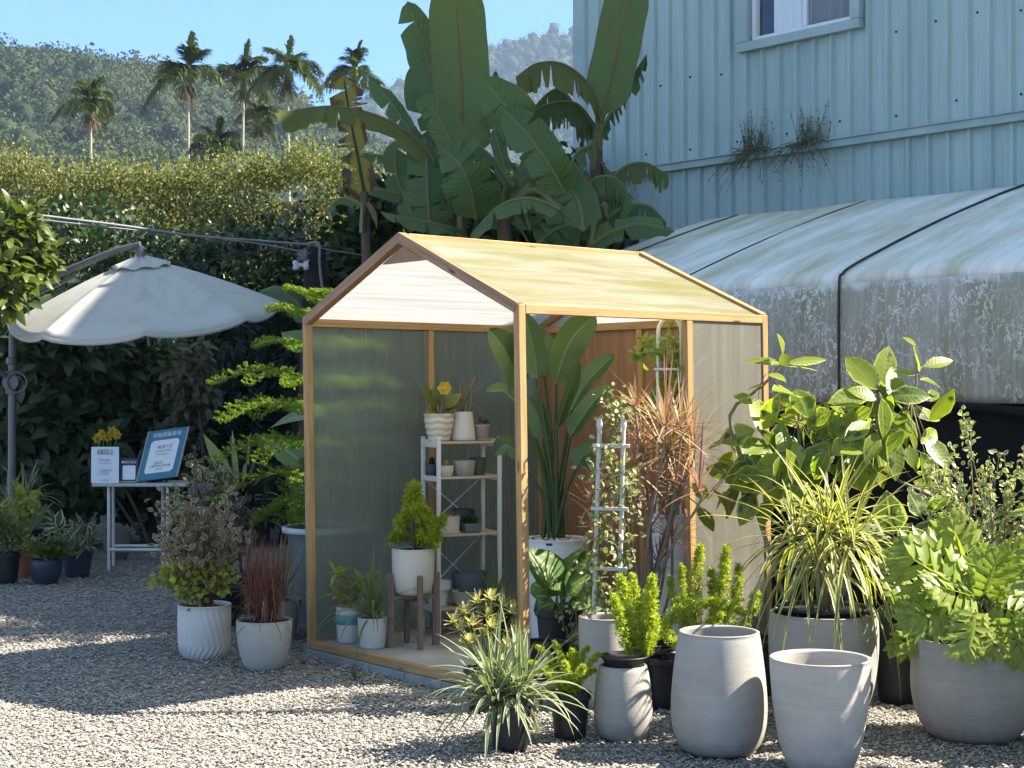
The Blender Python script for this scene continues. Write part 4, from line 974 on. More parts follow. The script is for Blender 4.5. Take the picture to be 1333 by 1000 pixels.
# ------------------------------------------------------------------ tarpaulin tent
TE = V3(3.0, 9.0, 0)
def Tp(tau, k, z): return TE - EV * tau - NV * k + V3(0, 0, z)
def tent():
    t = thing('tarpaulin_tent', 'long white tarpaulin tent with green algae stains and black net below', 'tent', Tp(1, 0, 0))
    T0, T1 = -3.2, 4.45; ez, rz, RK = 2.25, 3.05, 2.32
    # roof: two slopes with soft sag between hoops
    tau = np.linspace(T0, T1, 90)
    prof = [(-.015, ez - .06), (.0, ez), (.07, ez + .045), (.35, ez + .155), (.8, ez + .32), (1.3, ez + .49), (1.9, ez + .68), (RK, rz), (RK + .5, rz - .17), (RK + 1.2, rz - .5)]
    kk = np.array([a for a, _ in prof]); zz = np.array([b for _, b in prof])
    hoop = [-2.0, -.35, 1.29, 2.75, 4.1]
    sag = np.min(np.abs(tau[:, None] - np.array(hoop)[None]), 1)
    A, B = np.meshgrid(tau, np.arange(len(kk)))
    rr = np.random.default_rng(2)
    Zr = zz[B] - (sag[None] * .02) * np.sin(np.pi * np.clip(kk[B] / RK, 0, 1) * .8 + .2) + vnoise(A, kk[B] * 3, .25, 6) * .012
    pts = TE - EV * A[..., None] - NV * kk[B][..., None] + V3(0, 0, 1) * Zr[..., None]
    mb = MB(); grid(mb, pts, np.stack([A, kk[B]], -1)); mb.build('roof_sheet', M['tentroof'], t, solid=.006)
    # side curtain
    zs = np.linspace(ez - .05, 1.43, 14); A, Z = np.meshgrid(tau, zs)
    o = .02 + vnoise(A, Z * .3, .12, 3) * .012 + .02 * np.sin((ez - Z) * 3)
    mb = MB(); grid(mb, TE - EV * A[..., None] + NV * o[..., None] + V3(0, 0, 1) * Z[..., None], np.stack([A, Z], -1)); mb.build('side_curtain', M['tentside'], t, solid=.005)
    mb = MB(); zs = np.linspace(1.5, 0, 10); A, Z = np.meshgrid(tau, zs)
    grid(mb, TE - EV * A[..., None] + NV * (-.03 + vnoise(A, Z, .3, 7) * .03)[..., None] + V3(0, 0, 1) * Z[..., None], np.stack([A, Z], -1)); mb.build('shade_net', M['net'], t)
    mb = MB(); quad(mb, Tp(T1 - .02, .02, 0), Tp(T1 - .02, 3.4, 0), Tp(T1 - .02, 3.4, 2.5), Tp(T1 - .02, .02, 2.2), 4, 6); quad(mb, Tp(T1 - .02, .02, 2.2), Tp(T1 - .02, 3.4, 2.5), Tp(T1 - .02, RK, 3.0), Tp(T1 - .02, RK * .5, 2.6)); mb.build('end_wall', M['net'], t)
    # rolled edge
    mb = MB(); rl = np.linspace(-3, .95, 24); tube(mb, [Tp(a, -.09, 1.40 + .025 * math.sin(a * 3) - .02 * max(0, .9 - a)) for a in rl], [.07, .06, .04, .015], 10); mb.build('rolled_skirt', M['net'], t)
    for h in hoop:
        mb = MB(); cc = []
        for a, b in zip(kk[1:8], zz[1:8]): cc.append(Tp(h, a, b + .012))
        cc = [Tp(h, -.035, 1.45), Tp(h, -.04, 2.0), Tp(h, -.03, ez - .02)] + cc
        tube(mb, catmull(cc, 40), .009 if abs(h - 1.29) < .1 else .0055, 6); mb.build('strap', M['blackcable'], t)
    for h in (-2, 1.29, 4.1):
        mb = MB(); tube(mb, [Tp(h, .05, 0), Tp(h, .05, 2.2)], .02, 8); mb.build('pole', M['grey_metal'], t)
tent()

# ------------------------------------------------------------------ old timber pole and cables
def pole():
    a = P(412, 322, 15.2); b = P(378, 640, 15.2); b[2] = 0
    t = thing('utility_pole', 'short dark leaning timber pole carrying cables beside the greenhouse', 'utility pole', b)
    mb = MB(); tube(mb, catmull([b, b * .5 + a * .5 + V3(.02, 0, 0), a], 12), [.12, .1], 14); mb.build('post', M['darkpost'], t)
    mb = MB()
    c = P(396, 345, 15.0); lathe(mb, c - V3(.08, 0, .05), [(0, 0), (.03, .002), (.035, .03), (.02, .04), (.035, .06), (.03, .09), (0, .095)], 14)
    tube(mb, [c - V3(.06, 0, 0), c + V3(.02, 0, 0)], .02, 8); lathe(mb, c + V3(.02, 0, -.05), [(0, 0), (.022, .002), (.03, .03), (.022, .07), (.028, .1), (0, .105)], 14)
    mb.build('insulator', M['porcelain'], t)
    mb = MB(); c = P(394, 333, 15.0); box(mb, c, .1, .08, .1); beam(mb, c + V3(.02, 0, .05), P(404, 320, 15.05), .015, .015); mb.build('bracket', M['grey_metal'], t, bevel=.008)
    mb = MB(); tube(mb, catmull([P(400, 318, 15), P(412, 316, 15), P(416, 322, 15), P(416, 345, 15), P(421, 385, 15.05)], 20), .014, 8); mb.build('conduit', M['cable'], t)
pole()
def cable(pts, r, label, m='cable', grp='cables strung from the pole'):
    mb = MB(); c = [P(*p) for p in pts]; tube(mb, catmull(c, 40), r, 6)
    o = mb.build('cable', M[m], loc=c[0]); tag(o, label, 'cable', grp)
cable([(-60, 262, 13.5), (20, 276, 13.6), (80, 284, 13.8), (160, 294, 14.1), (250, 307, 14.5), (330, 313, 14.8), (404, 319, 15)], .012, 'thick pale grey cable, topmost of the bundle above the umbrella')
cable([(-60, 272, 13.5), (60, 287, 13.8), (160, 298, 14.1), (240, 306, 14.5), (340, 318, 14.8), (404, 330, 15)], .008, 'thin grey cable running just below the thick one into the pole')
cable([(200, 301, 14.3), (290, 312, 14.7), (350, 318, 14.9), (400, 338, 15), (460, 348, 15.4), (520, 352, 16)], .006, 'thin cable sagging past the pole bracket towards the bananas', 'blackcable')
cable([(404, 319, 15), (430, 326, 15.2), (470, 332, 15.5), (540, 345, 16)], .007, 'cable leaving the pole top to the right towards the bananas', 'cable')
cable([(230, 345, 15), (300, 335, 15.1), (370, 324, 15), (404, 334, 15), (450, 322, 15.4), (500, 335, 16)], .004, 'thinnest slack wire crossing low behind the umbrella', 'blackcable')

# ------------------------------------------------------------------ cantilever umbrella
def umbrella():
    d = 13.2; base = P(15, 620, d); base[2] = 0
    t = thing('cantilever_umbrella', 'stained off-white cantilever umbrella leaning over the sign table', 'umbrella', base)
    top = P(17, 388, d)
    mb = MB(); tube(mb, [base, base * .5 + top * .5, top], .034, 12); pp = mb.build('pole', M['grey_metal'], t)
    mb = MB(); box(mb, base + V3(0, 0, .04), .7, .7, .08); mb.build('base', M['block'], t, smooth=False, bevel=.01)
    mb = MB(); c = P(16, 498, d); tube(mb, [c + V3(0, -.06, 0), c + V3(0, .06, 0)], .07, 16); box(mb, c + V3(0, 0, 0), .09, .1, .2); lathe(mb, P(15, 470, d), [(.038, -.03), (.045, -.02), (.045, .02), (.038, .03)], 14)
    ch = mb.build('crank_box', M['grey_metal'], t, bevel=.006)
    mb = MB(); cc = P(22, 498, d - .08); a = np.linspace(0, 6.283, 25); tube(mb, [cc + V3(.085 * math.cos(x), 0, .085 * math.sin(x)) for x in a], .01, 6); mb.build('handle', M['grey_metal'], ch)
    mb = MB(); tube(mb, catmull([c, P(0, 484, d - .1), P(-30, 466, d - .3)], 8), .022, 10); mb.build('brace', M['grey_metal'], t)
    hub = P(183, 330, d - .1)
    mb = MB(); tube(mb, catmull([P(-14, 410, d + .05), P(17, 388, d), P(60, 365, d), P(110, 343, d - .03), P(150, 327, d - .06), P(183, 318, d - .1)], 30), [.03, .032, .03, .026], 12)
    tube(mb, catmull([P(17, 396, d), P(60, 378, d), P(100, 358, d - .02)], 12), .018, 8); mb.build('arm', M['grey_metal'], t)
    # canopy, tipped towards the viewer
    Rr = 1.14; ang0 = R(12); n8 = 8
    ax = nz(V3(-.06, -.2, 1)); ux = nz(np.cross(V3(0, 1, 0), ax)); uy = np.cross(ax, ux)
    apex = hub - V3(0, 0, .05)
    def pt(r, a):
        seg = 2 * math.pi / n8; f = ((a - ang0) % seg) / seg
        inx = math.cos(seg / 2) / math.cos((f - .5) * seg)      # straight edges between ribs
        sc = 1 - .02 * math.sin(math.pi * f) * (r / Rr) ** 3
        dep = .1 + .46 * (r / Rr) ** 1.25 + .06 * math.sin(math.pi * f) ** .6 * (r / Rr)
        rr = r * (inx * .5 + .5) * sc
        return apex + ux * rr * math.cos(a) + uy * rr * math.sin(a) - ax * (dep - .1)
    A = np.linspace(0, 2 * math.pi, 97)[:-1] + ang0; Rg = np.linspace(.03, Rr, 16)
    pts = np.array([[pt(r, a) for a in A] for r in Rg]); UV = np.array([[(a * 1.2, r) for a in A] for r in Rg])
    mb = MB(); grid(mb, pts, UV, wrap=True)
    # valance hem
    hem = np.stack([pts[-1], pts[-1] - ax * .035], 0); grid(mb, hem, np.stack([UV[-1], UV[-1] + .03]), wrap=True)
    cn = mb.build('canopy', M['canopy'], t, solid=.003)
    mb = MB(); A2 = np.linspace(0, 2 * math.pi, 65)[:-1] + ang0
    pts = np.array([[pt(r, a) + ax * (.025 + .01 * math.sin(8 * (a - ang0))) for a in A2] for r in np.linspace(.02, .25, 6)]); grid(mb, pts, np.stack([np.ones(pts.shape[:2]), np.ones(pts.shape[:2])], -1), wrap=True); mb.build('vent_cap', M['canopy'], cn, solid=.003)
    mb = MB(); tube(mb, [hub + V3(0, 0, .06), hub - V3(0, 0, .1)], [.03, .045], 12); tube(mb, [hub - V3(0, 0, .1), apex - ax * .75], .018, 8); mb.build('hub', M['grey_metal'], t)
    for k in range(n8):
        a = ang0 + k * 2 * math.pi / n8; mb = MB(); tube(mb, catmull([pt(r, a) - ax * .02 for r in (.04, .4, .8, Rr)], 12), .008, 6); mb.build('rib', M['grey_metal'], t)
umbrella()

# ------------------------------------------------------------------ timber greenhouse
B0 = V3(.059, 7.236, 0); YAW = .884
DA = V3(-math.cos(YAW), math.sin(YAW), 0); DC = V3(math.sin(YAW), math.cos(YAW), 0)
GW, GL, HB = 1.926, 1.754, .05; ZE, ZR = HB + 1.864, HB + 2.278
def gp(u, v, z):
    p = B0 + DA * u + DC * v + V3(0, 0, z); p[0] -= .015 * (z - HB); return p
FLOOR = .088
def greenhouse():
    t = thing('greenhouse', 'small gabled honey-coloured timber greenhouse with frosted roof and clouded wall sheets', 'greenhouse', B0 + DA * GW / 2 + DC * GL / 2)
    w = .042; h2 = w / 2
    def part(name, fn, m='pine', bevel=.003, **k):
        mb = MB(); fn(mb); return mb.build(name, M[m], t, smooth=False, bevel=bevel, **k)
    for (u, v) in ((h2, h2), (GW - h2, h2), (h2, GL - h2), (GW - h2, GL - h2)):
        part('post', lambda mb: beam(mb, gp(u, v, HB), gp(u, v, ZE), w, w, up=DC))
    part('stud', lambda mb: beam(mb, gp(h2, 1.15, HB + .047), gp(h2, 1.15, ZE - .047), w, w, up=DC))
    part('stud', lambda mb: beam(mb, gp(GW - h2, GL / 2, HB + .047), gp(GW - h2, GL / 2, ZE - .047), w, w * .9, up=DC))
    part('stud', lambda mb: beam(mb, gp(GW / 2, GL - h2, HB + .047), gp(GW / 2, GL - h2, ZE - .047), w, w, up=DC))
    s2 = .045
    for z, nm in ((HB + s2 / 2, 'sill_beam'), (ZE - s2 / 2, 'eave_beam')):
        part(nm, lambda mb: beam(mb, gp(h2 - .002, w + .001, z), gp(h2 - .002, GL - w - .001, z), w, s2))
        part(nm, lambda mb: beam(mb, gp(GW - h2, w + .001, z), gp(GW - h2, GL - w - .001, z), w, s2))
        part(nm if z < 1 else 'tie_beam', lambda mb: beam(mb, gp(w + .001, GL - h2, z), gp(GW - w - .001, GL - h2, z), w, s2))
    part('sill_beam', lambda mb: beam(mb, gp(w + .001, h2 - .002, HB + s2 / 2), gp(GW - w - .001, h2 - .002, HB + s2 / 2), w, s2))
    # rafters
    sl = math.atan2(ZR - ZE, GW / 2); ht = .07
    for v, dv in ((h2 - .004, 0), (GL - h2 + .004, 0)):
        for u0, sg in ((0, 1), (GW, -1)):
            a = gp(u0, v, ZE + .004); b = gp(GW / 2 - sg * .0015, v, ZR); nrm = nz(np.cross(b - a, DC)); nrm = nrm if nrm[2] > 0 else -nrm
            part('rafter', lambda mb: beam(mb, a - nrm * ht * .38 + (b - a) * .012, b - nrm * ht * .38 - (b - a) * .0, w + .006, ht * .76, up=nrm), 'pine_dark' if v < .5 else 'pine')
    part('ridge_beam', lambda mb: beam(mb, gp(GW / 2, .046, ZR - .03), gp(GW / 2, GL - .046, ZR - .03), w, .05))
    def brace(mb):
        a, b, c = (GW / 2 + .19, ZR - .155), (GW / 2 - .19, ZR - .155), (GW / 2, ZR - .07)
        f = [gp(a[0], .02, a[1]), gp(b[0], .02, b[1]), gp(c[0], .02, c[1])]; k = [gp(a[0], .04, a[1]), gp(b[0], .04, b[1]), gp(c[0], .04, c[1])]
        uv = [(.2, 0), (.58, 0), (.4, .12)]
        mb.add(f + k, [(0, 1, 2), (5, 4, 3)], uv + uv); mb.add(f + k, [(0, 3, 4, 1), (1, 4, 5, 2), (2, 5, 3, 0)], uv + uv)
    part('gable_brace', brace, 'pine_dark', 0)
    # roof sheets
    for sg, m in ((1, 'roofsheet'), (-1, 'whitesheet')):
        u0 = 0.012 if sg > 0 else GW - .012; u1 = GW / 2 - sg * .022; zd = .026
        part('roof_sheet', lambda mb: quad(mb, gp(u0, .046, ZE - zd + .018), gp(u0, GL - .046, ZE - zd + .018), gp(u1, GL - .046, ZR - zd - .002), gp(u1, .046, ZR - zd - .002), 12, 12), m, 0)
    # back gable sheet, wall sheets
    part('gable_sheet', lambda mb: (mb.add([gp(.06, GL - h2, ZE + .002), gp(GW - .06, GL - h2, ZE + .002), gp(GW / 2, GL - h2, ZR - .06)], [(0, 1, 2)], [(0, 0), (1.8, 0), (.9, .4)])), 'whitesheet', 0)
    def sheet(mb, a, b):
        z0, z1 = HB + .046, ZE - .046
        A, Bq, Cq, D = gp(*a, z0), gp(*b, z0), gp(*b, z1), gp(*a, z1); n = nz(np.cross(Bq - A, V3(0, 0, 1))) * .004
        quad(mb, A + n, Bq + n, Cq + n, D + n); quad(mb, Bq - n, A - n, D - n, Cq - n)
    q = GW - h2
    part('wall_sheet', lambda mb: sheet(mb, (q, w + .001), (q, GL / 2 - h2)), 'wallsheet', 0)
    part('wall_sheet', lambda mb: sheet(mb, (q, GL / 2 + h2), (q, GL - w - .001)), 'wallsheet', 0)
    part('wall_sheet', lambda mb: sheet(mb, (.012, 1.15 + h2), (.012, GL - w)), 'wallsheet_right', 0)
    for a, b in ((w + .001, GW / 2 - h2 - .001), (GW / 2 + h2 + .001, GW - w - .001)):
        part('plywood_board', lambda mb: quad(mb, gp(b, GL - h2, HB + .046), gp(a, GL - h2, HB + .046), gp(a, GL - h2, ZE - .046), gp(b, GL - h2, ZE - .046)), 'ply', 0, solid=.012)
    # block footing and paving
    def run(p0, p1, o):
        Lr = np.linalg.norm(p1 - p0); n = int(round(Lr / .3)); d = (p1 - p0) / Lr
        for i in range(n):
            a = p0 + d * (i * Lr / n + .003); b = p0 + d * ((i + 1) * Lr / n - .003); hh = HB - .002 + random.uniform(-.002, 0)
            part('footing_block', lambda mb: beam(mb, a + o + V3(0, 0, (hh - .06) / 2), b + o + V3(0, 0, (hh - .06) / 2), .11, hh + .06), 'block', .006)
    g0 = lambda u, v: B0 + DA * u + DC * v
    run(g0(0, 0), g0(GW, 0), DC * .05 - DC * .004); run(g0(0, .11), g0(0, GL), DA * .05 - DA * .004); run(g0(GW, .11), g0(GW, GL), -DA * .05); run(g0(.11, GL), g0(GW - .11, GL), -DC * .05)
    for i in range(4):
        for j in range(4):
            u0 = .05 + i * (GW - .1) / 4; u1 = .05 + (i + 1) * (GW - .1) / 4; v0 = .05 + j * (GL - .1) / 4; v1 = .05 + (j + 1) * (GL - .1) / 4
            c = g0((u0 + u1) / 2, (v0 + v1) / 2); dz = random.uniform(-.002, .002)
            part('paver', lambda mb: box(mb, c + V3(0, 0, .06 + dz), u1 - u0 - .008, v1 - v0 - .008, .055, rz=-YAW), 'paver', .004)
greenhouse()
# the box() above is axis-aligned to DA through rz

# ------------------------------------------------------------------ sign table
def frame_obj(name, label, cat, bl, br, tl, thick, m, medge=None, group=None):
    bl, br, tl = [np.asarray(x, float) for x in (bl, br, tl)]
    t = thing(name, label, cat, (bl + br) / 2, group); ux = nz(br - bl); uy = tl - bl; uy = nz(uy); n = nz(np.cross(ux, uy))
    w_ = np.linalg.norm(br - bl); h_ = np.linalg.norm(tl - bl); mb = MB(); o = bl - n * thick
    V = [bl, br, br + uy * h_, tl, o, o + ux * w_, o + ux * w_ + uy * h_, o + uy * h_]
    mb.add(V, [(0, 1, 2, 3), (5, 4, 7, 6), (1, 5, 6, 2), (4, 0, 3, 7), (3, 2, 6, 7), (4, 5, 1, 0)]); mb.build('panel', M[m], t, smooth=False, bevel=.0015)
    return t, bl, ux, uy, n, w_, h_
def lettering(t, body, pos, ux, uy, n, size, m, name='lettering', align='CENTER'):
    c = bpy.data.curves.new('text', 'FONT'); c.body = body; c.size = size; c.align_x = align; c.extrude = 0
    o = bpy.data.objects.new('text', c); COL.objects.link(o); bpy.context.view_layer.update()
    me = bpy.data.meshes.new_from_object(o.evaluated_get(bpy.context.evaluated_depsgraph_get()))
    bpy.data.objects.remove(o); bpy.data.curves.remove(c)
    n_ = len(me.vertices); co_ = np.empty(n_ * 3, np.float32); me.vertices.foreach_get('co', co_); co_ = co_.reshape(-1, 3)
    V = pos + ux * co_[:, :1] + uy * co_[:, 1:2] + n * .0025 - np.array(t.location)
    me.vertices.foreach_set('co', V.astype(np.float32).ravel()); me.update(); me.name = name; me.materials.clear(); me.materials.append(M[m])
    ob = bpy.data.objects.new(name, me); COL.objects.link(ob); ob.parent = t; return ob
def patch(t, name, pts, m):
    mb = MB(); mb.add(pts, [tuple(range(len(pts)))]); return mb.build(name, M[m], t, smooth=False)
def sign_table():
    d = 12.95; c = G(182, 742); s = d / F0
    base = V3(c[0], 13.1, 0)
    t = thing('folding_table', 'small white folding table holding three signs on the gravel', 'table', base)
    ztop = .735
    def top():
        mb = MB(); a = P(119, 632, 12.9); b = P(243, 632, 12.9); a[2] = b[2] = ztop
        beam(mb, (a + V3(0, .22, -.018)), (b + V3(0, .22, -.018)), .44, .03); return mb
    top().build('table_top', M['whitepaint'], t, smooth=False, bevel=.01)
    for px_, dd in ((141.5, 12.95), (147.5, 13.28), (218, 12.95), (212, 13.28)):
        mb = MB(); b = P(px_, 700, dd); a = b.copy(); b[2] = 0; a[2] = ztop - .034; tube(mb, [b, a], .0135, 10); mb.build('leg', M['whitemetal'], t)
    for a, b, z in ((141.5, 218, .17), (147.5, 212, .17)):
        mb = MB(); dd = 12.95 if a < 145 else 13.28; p = P(a, 700, dd); q = P(b, 700, dd); p[2] = q[2] = z; tube(mb, [p, q], .014, 8); mb.build('crossbar', M['whitemetal'], t)
    # white notice
    zt = ztop - .002
    def at(px, d_, z): p = P(px, 600, d_); p[2] = z; return p
    t1, bl, ux, uy, n, w_, h_ = frame_obj('notice_stand', 'white paper notice with star rating in clear stand at left of the table', 'sign', at(118.5, 12.93, zt), at(154.7, 12.93, zt), at(118.8, 12.99, zt + .302), .006, 'paper')
    q = lambda x, y: bl + ux * x * w_ + uy * y * h_
    L = lambda tx, x, y, sz, m='ink', al='CENTER': lettering(t1, tx, q(x, y), ux, uy, n, sz, m, align=al)
    L('五星好評 ☆', .5, .865, .026); L('免費換飲品', .5, .785, .028); L('Google', .48, .6, .034, 'inkgrey'); L('★ ★ ★ ★ ★', .5, .52, .018, 'inkgrey')
    L('一、打開地圖搜尋店家', .2, .34, .013, 'inkgrey', 'LEFT'); L('二、給予五星評論', .2, .285, .013, 'inkgrey', 'LEFT'); L('三、出示畫面兌換', .2, .23, .013, 'inkgrey', 'LEFT'); L('感謝您的支持', .5, .06, .012, 'inkgrey')
    # navy payment board, code left blank
    t2, bl, ux, uy, n, w_, h_ = frame_obj('payment_stand', 'small navy payment stand with a white card between two larger signs', 'sign', at(155.6, 12.97, zt), at(179.5, 12.97, zt), at(156.2, 13.02, zt + .205), .012, 'signnavy')
    q = lambda x, y: bl + ux * x * w_ + uy * y * h_
    patch(t2, 'card', [q(*p) + n * .002 for p in ((.2, .12), (.82, .12), (.86, .16), (.86, .66), (.82, .7), (.2, .7), (.16, .66), (.16, .16))], 'signwhite')
    lettering(t2, '●街口支付', q(.5, .79), ux, uy, n, .026, 'signwhite')
    patch(t2, 'trim', [q(*p) + n * .002 for p in ((.02, .02), (.98, .02), (.98, .06), (.02, .06))], 'signedge')
    # tilted teal sign
    bl0 = P(178, 627, 12.95); br0 = P(229.5, 620.5, 12.9); tl0 = P(194, 562, 13.05)
    t3, bl, ux, uy, n, w_, h_ = frame_obj('opening_hours_sign', 'tilted teal farm sign board with white card of opening hours', 'sign', bl0, br0, tl0, .018, 'signteal')
    q = lambda x, y: bl + ux * x * w_ + uy * y * h_
    patch(t3, 'card', [q(*p) + n * .002 for p in ((.17, .13), (.8, .13), (.86, .18), (.86, .74), (.8, .79), (.2, .79), (.14, .74), (.14, .18))], 'signwhite')
    k = bl; mb = MB(); beam(mb, q(1.008, 0) - n * .008, q(1.008, 1) - n * .008, .008, .02, up=n); beam(mb, q(-.008, 0) - n * .008, q(-.008, 1) - n * .008, .008, .02, up=n); mb.build('edge', M['signedge'], t3, smooth=False)
    ux2 = ux; L = lambda tx, x, y, sz, m='ink': lettering(t3, tx, q(x, y) + n * .0005, ux2, uy, n, sz, m)
    L('宅栽園藝農場', .5, .86, .042, 'signwhite'); L('每週六日', .52, .62, .034); L('10:00-18:00', .5, .54, .03, 'inkgrey'); L('(平日採預約制)', .5, .48, .017, 'inkgrey')
    L('200元', .45, .3, .034, 'inkgrey'); L('入園門票可折抵消費', .5, .245, .021); L('歡迎光臨', .5, .19, .015, 'inkgrey'); L('▲', .5, .945, .012, 'signwhite')
    mb = MB(); beam(mb, P(217, 628, 13.1), P(216, 690, 13.1), .016, .016); beam(mb, P(217, 628, 13.1), P(208, 600, 13.1), .016, .016); mb.build('easel_leg', M['black'], t3, smooth=False)
    # yellow flowers behind the notice
    b = P(137, 628, 13.14); b[2] = ztop - .003
    f = thing('potted_daffodils', 'yellow trumpet flowers standing behind the white notice on the table', 'flowers', b)
    mb = MB(); lathe(mb, b, [(0, 0), (.045, .002), (.06, .11), (.055, .11), (.05, .09), (0, .09)], 24); mb.build('pot', M['whitepot'], f)
    r = np.random.default_rng(3); mb = MB(); mp = MB()
    for px_, py_ in ((127, 571), (134, 564), (141, 570), (147, 562), (153, 568)):
        hd = P(px_, py_, 13.12 + r.normal(0, .03)); tube(mb, catmull([b + V3(r.normal(0, .015), 0, .09), b * .5 + hd * .5 + V3(0, 0, .03), hd], 8), .006, 5)
        fd = nz(V3(r.normal(0, .6), -1, r.normal(.1, .3))); a0 = np.cross(fd, V3(0, 0, 1)); a1 = np.cross(a0, fd)
        A = np.arange(6) * math.pi / 3 + r.random(); D = a0 * np.cos(A)[:, None] + a1 * np.sin(A)[:, None] + fd * .35
        leaves(mp, np.repeat(hd[None], 6, 0), D, np.repeat(-fd[None], 6, 0), .055, .015, r.random(6), 'lance', .2, .2)
        tube(mp, [hd, hd + fd * .028], [.01, .017], 9, .3, cap=False)
    straps(mb, np.repeat((b + V3(0, 0, .09))[None], 14, 0) + r.normal(0, .02, (14, 3)) * V3(1, 1, 0), np.stack([r.normal(0, .35, 14), r.normal(0, .3, 14), np.ones(14)], -1), r.uniform(.18, .34, 14), .009, .25, r.random(14), mat=1)
    mb.build('stems', [M['stemgreen'], M['orchleaf']], f); mp.build('blooms', M['yellowpetal'], f)
    # watering can behind the teal sign
    b = P(186, 622, 13.16); b[2] = ztop - .003
    wc = thing('watering_can', 'dark blue watering can half hidden behind the teal sign', 'watering can', b); mb = MB()
    lathe(mb, b + V3(.1, 0, 0), [(0, 0), (.075, .003), (.078, .17), (.06, .2), (.05, .2), (.05, .17), (0, .165)], 24); mb.build('body', M['bluecan'], wc)
    mb = MB(); a = np.linspace(-1.9, 1.7, 16); tube(mb, [b + V3(.02 - .05 * math.cos(x), 0, .2 + .07 * math.sin(x)) for x in a], .011, 8); mb.build('handle', M['bluecan'], wc)
sign_table()

# ------------------------------------------------------------------ potted plants: helpers
def pot(t, c, prof, mat, wall=.014, soil=.03, seg=56, name='pot', fn=None, soilmat='soil', deep=False, parent=None):
    """prof: outer profile from base radius to rim [(r,z)...]"""
    c = np.asarray(c, float); rt, H = prof[-1]
    outer = smooth_prof(prof, 26) if len(prof) > 2 else np.array(prof)
    rim = [(rt + .001, H + .001), (rt - wall * .35, H + .004), (rt - wall * .75, H + .002), (rt - wall, H - .004)]
    zi = prof[0][1] + .02 if deep else H - soil
    inn = []
    for z in np.linspace(H - .01, zi, 10): inn.append((np.interp(z, outer[:, 1], outer[:, 0]) - wall, z))
    pr = [(0, prof[0][1] + .001), (prof[0][0] * .93, prof[0][1]), (prof[0][0] * .985, prof[0][1] + .003)] + [tuple(p) for p in outer[1:]] + rim + inn + [(0, zi)]
    mb = MB(); lathe(mb, c, pr, seg, fn=fn); o = mb.build(name, M[mat], parent or t)
    if not deep:
        ri = np.interp(zi, outer[:, 1], outer[:, 0]) - wall
        mb = MB(); rs = np.linspace(.0, ri, 7); A = np.linspace(0, 6.283, 25)[:-1]
        pts = np.array([[c + V3(r_ * math.cos(a), r_ * math.sin(a), zi + .004 + .006 * math.sin(a * 3 + r_ * 90)) for a in A] for r_ in rs]); grid(mb, pts, wrap=True); mb.build('soil', M[soilmat], t)
    return o
def blackpot(t, c, r, H, mat='black'):
    pot(t, c, [(r * .76, 0), (r * .95, H * .86), (r * .97, H * .88), (r * 1.04, H * .885), (r * 1.05, H)], mat, .006, .03, 40)
def plume(mb, pts, rad, n, rnd=.5, flat=False, w=.0016):
    n = int(n * 2.3)
    C = catmull(pts, 40); T = nz(np.gradient(C, axis=0)); t = rng.beta(1.1, 1.05, n); i = t * 38.99; k = i.astype(int); f = (i - k)[:, None]
    p = C[k] * (1 - f) + C[k + 1] * f; tt = T[k]
    nb = max(8, n // 9); pick = rng.integers(0, nb, n); ta = rng.normal(0, 1, (nb, 3)); tb = np.sort(rng.beta(1.1, 1.05, nb)); t = np.clip(tb[pick] + rng.normal(0, .006, n), 0, 1)
    i = t * 38.99; k = i.astype(int); f = (i - k)[:, None]; p = C[k] * (1 - f) + C[k + 1] * f; tt = T[k]
    q = nz(np.cross(tt, ta[pick])); prof = .85 * rad * (np.sin(np.pi * np.clip(t * .86 + .12, 0, 1)) ** .6) * (.9 + .2 * np.sin(tb[pick] * 40) ** 2) * rng.uniform(.8, 1.15, nb)[pick]
    u_ = rng.uniform(.12, 1, n); ax_ = nz(q + tt * .75); p = p + ax_ * (prof * u_)[:, None]
    D = nz(ax_ * .7 + rng.normal(0, .6, (n, 3))); L = rad * rng.uniform(.22, .42, n) + .004
    leaves(mb, p, D, rng.normal(0, 1, (n, 3)), L, w * .55 + L * .085, np.clip(rnd - .15 + .4 * u_ + .2 * (t - .5) + rng.normal(0, .14, n), 0, 1), 'tiny', .1, .05)
    tube(mb, C, [.004, .0015], 5, .2)
def rosette(mb, c, n, L, W, el0, el1, droop, up=None, seed=0, mat=0, fold=.3, lj=.25, rndm=.5, taper=2.2, axis=None, nn=9):
    r = np.random.default_rng(seed); az = np.arange(n) * 2.39996 + r.normal(0, .15, n)
    el = np.linspace(el1, el0, n) + r.normal(0, .1, n)
    D = np.stack([np.cos(az) * np.cos(el), np.sin(az) * np.cos(el), np.sin(el)], -1)
    if axis is not None:
        a = nz(np.asarray(axis, float)); b = nz(np.cross(a, V3(.3, 1, .1))); cc = np.cross(b, a); D = D[:, :1] * b + D[:, 1:2] * cc + D[:, 2:] * a
    dr = np.interp(el, [el0, el1], [droop, droop * .35]) * r.uniform(.7, 1.3, n)
    straps(mb, np.asarray(c, float) + D * .01, D, L * (1 + r.normal(0, lj, n)).clip(.4, 1.6), W * r.uniform(.8, 1.2, n), dr, np.clip(rndm + r.normal(0, .22, n), 0, 1), n=nn, fold=fold, taper=taper, mat=mat)
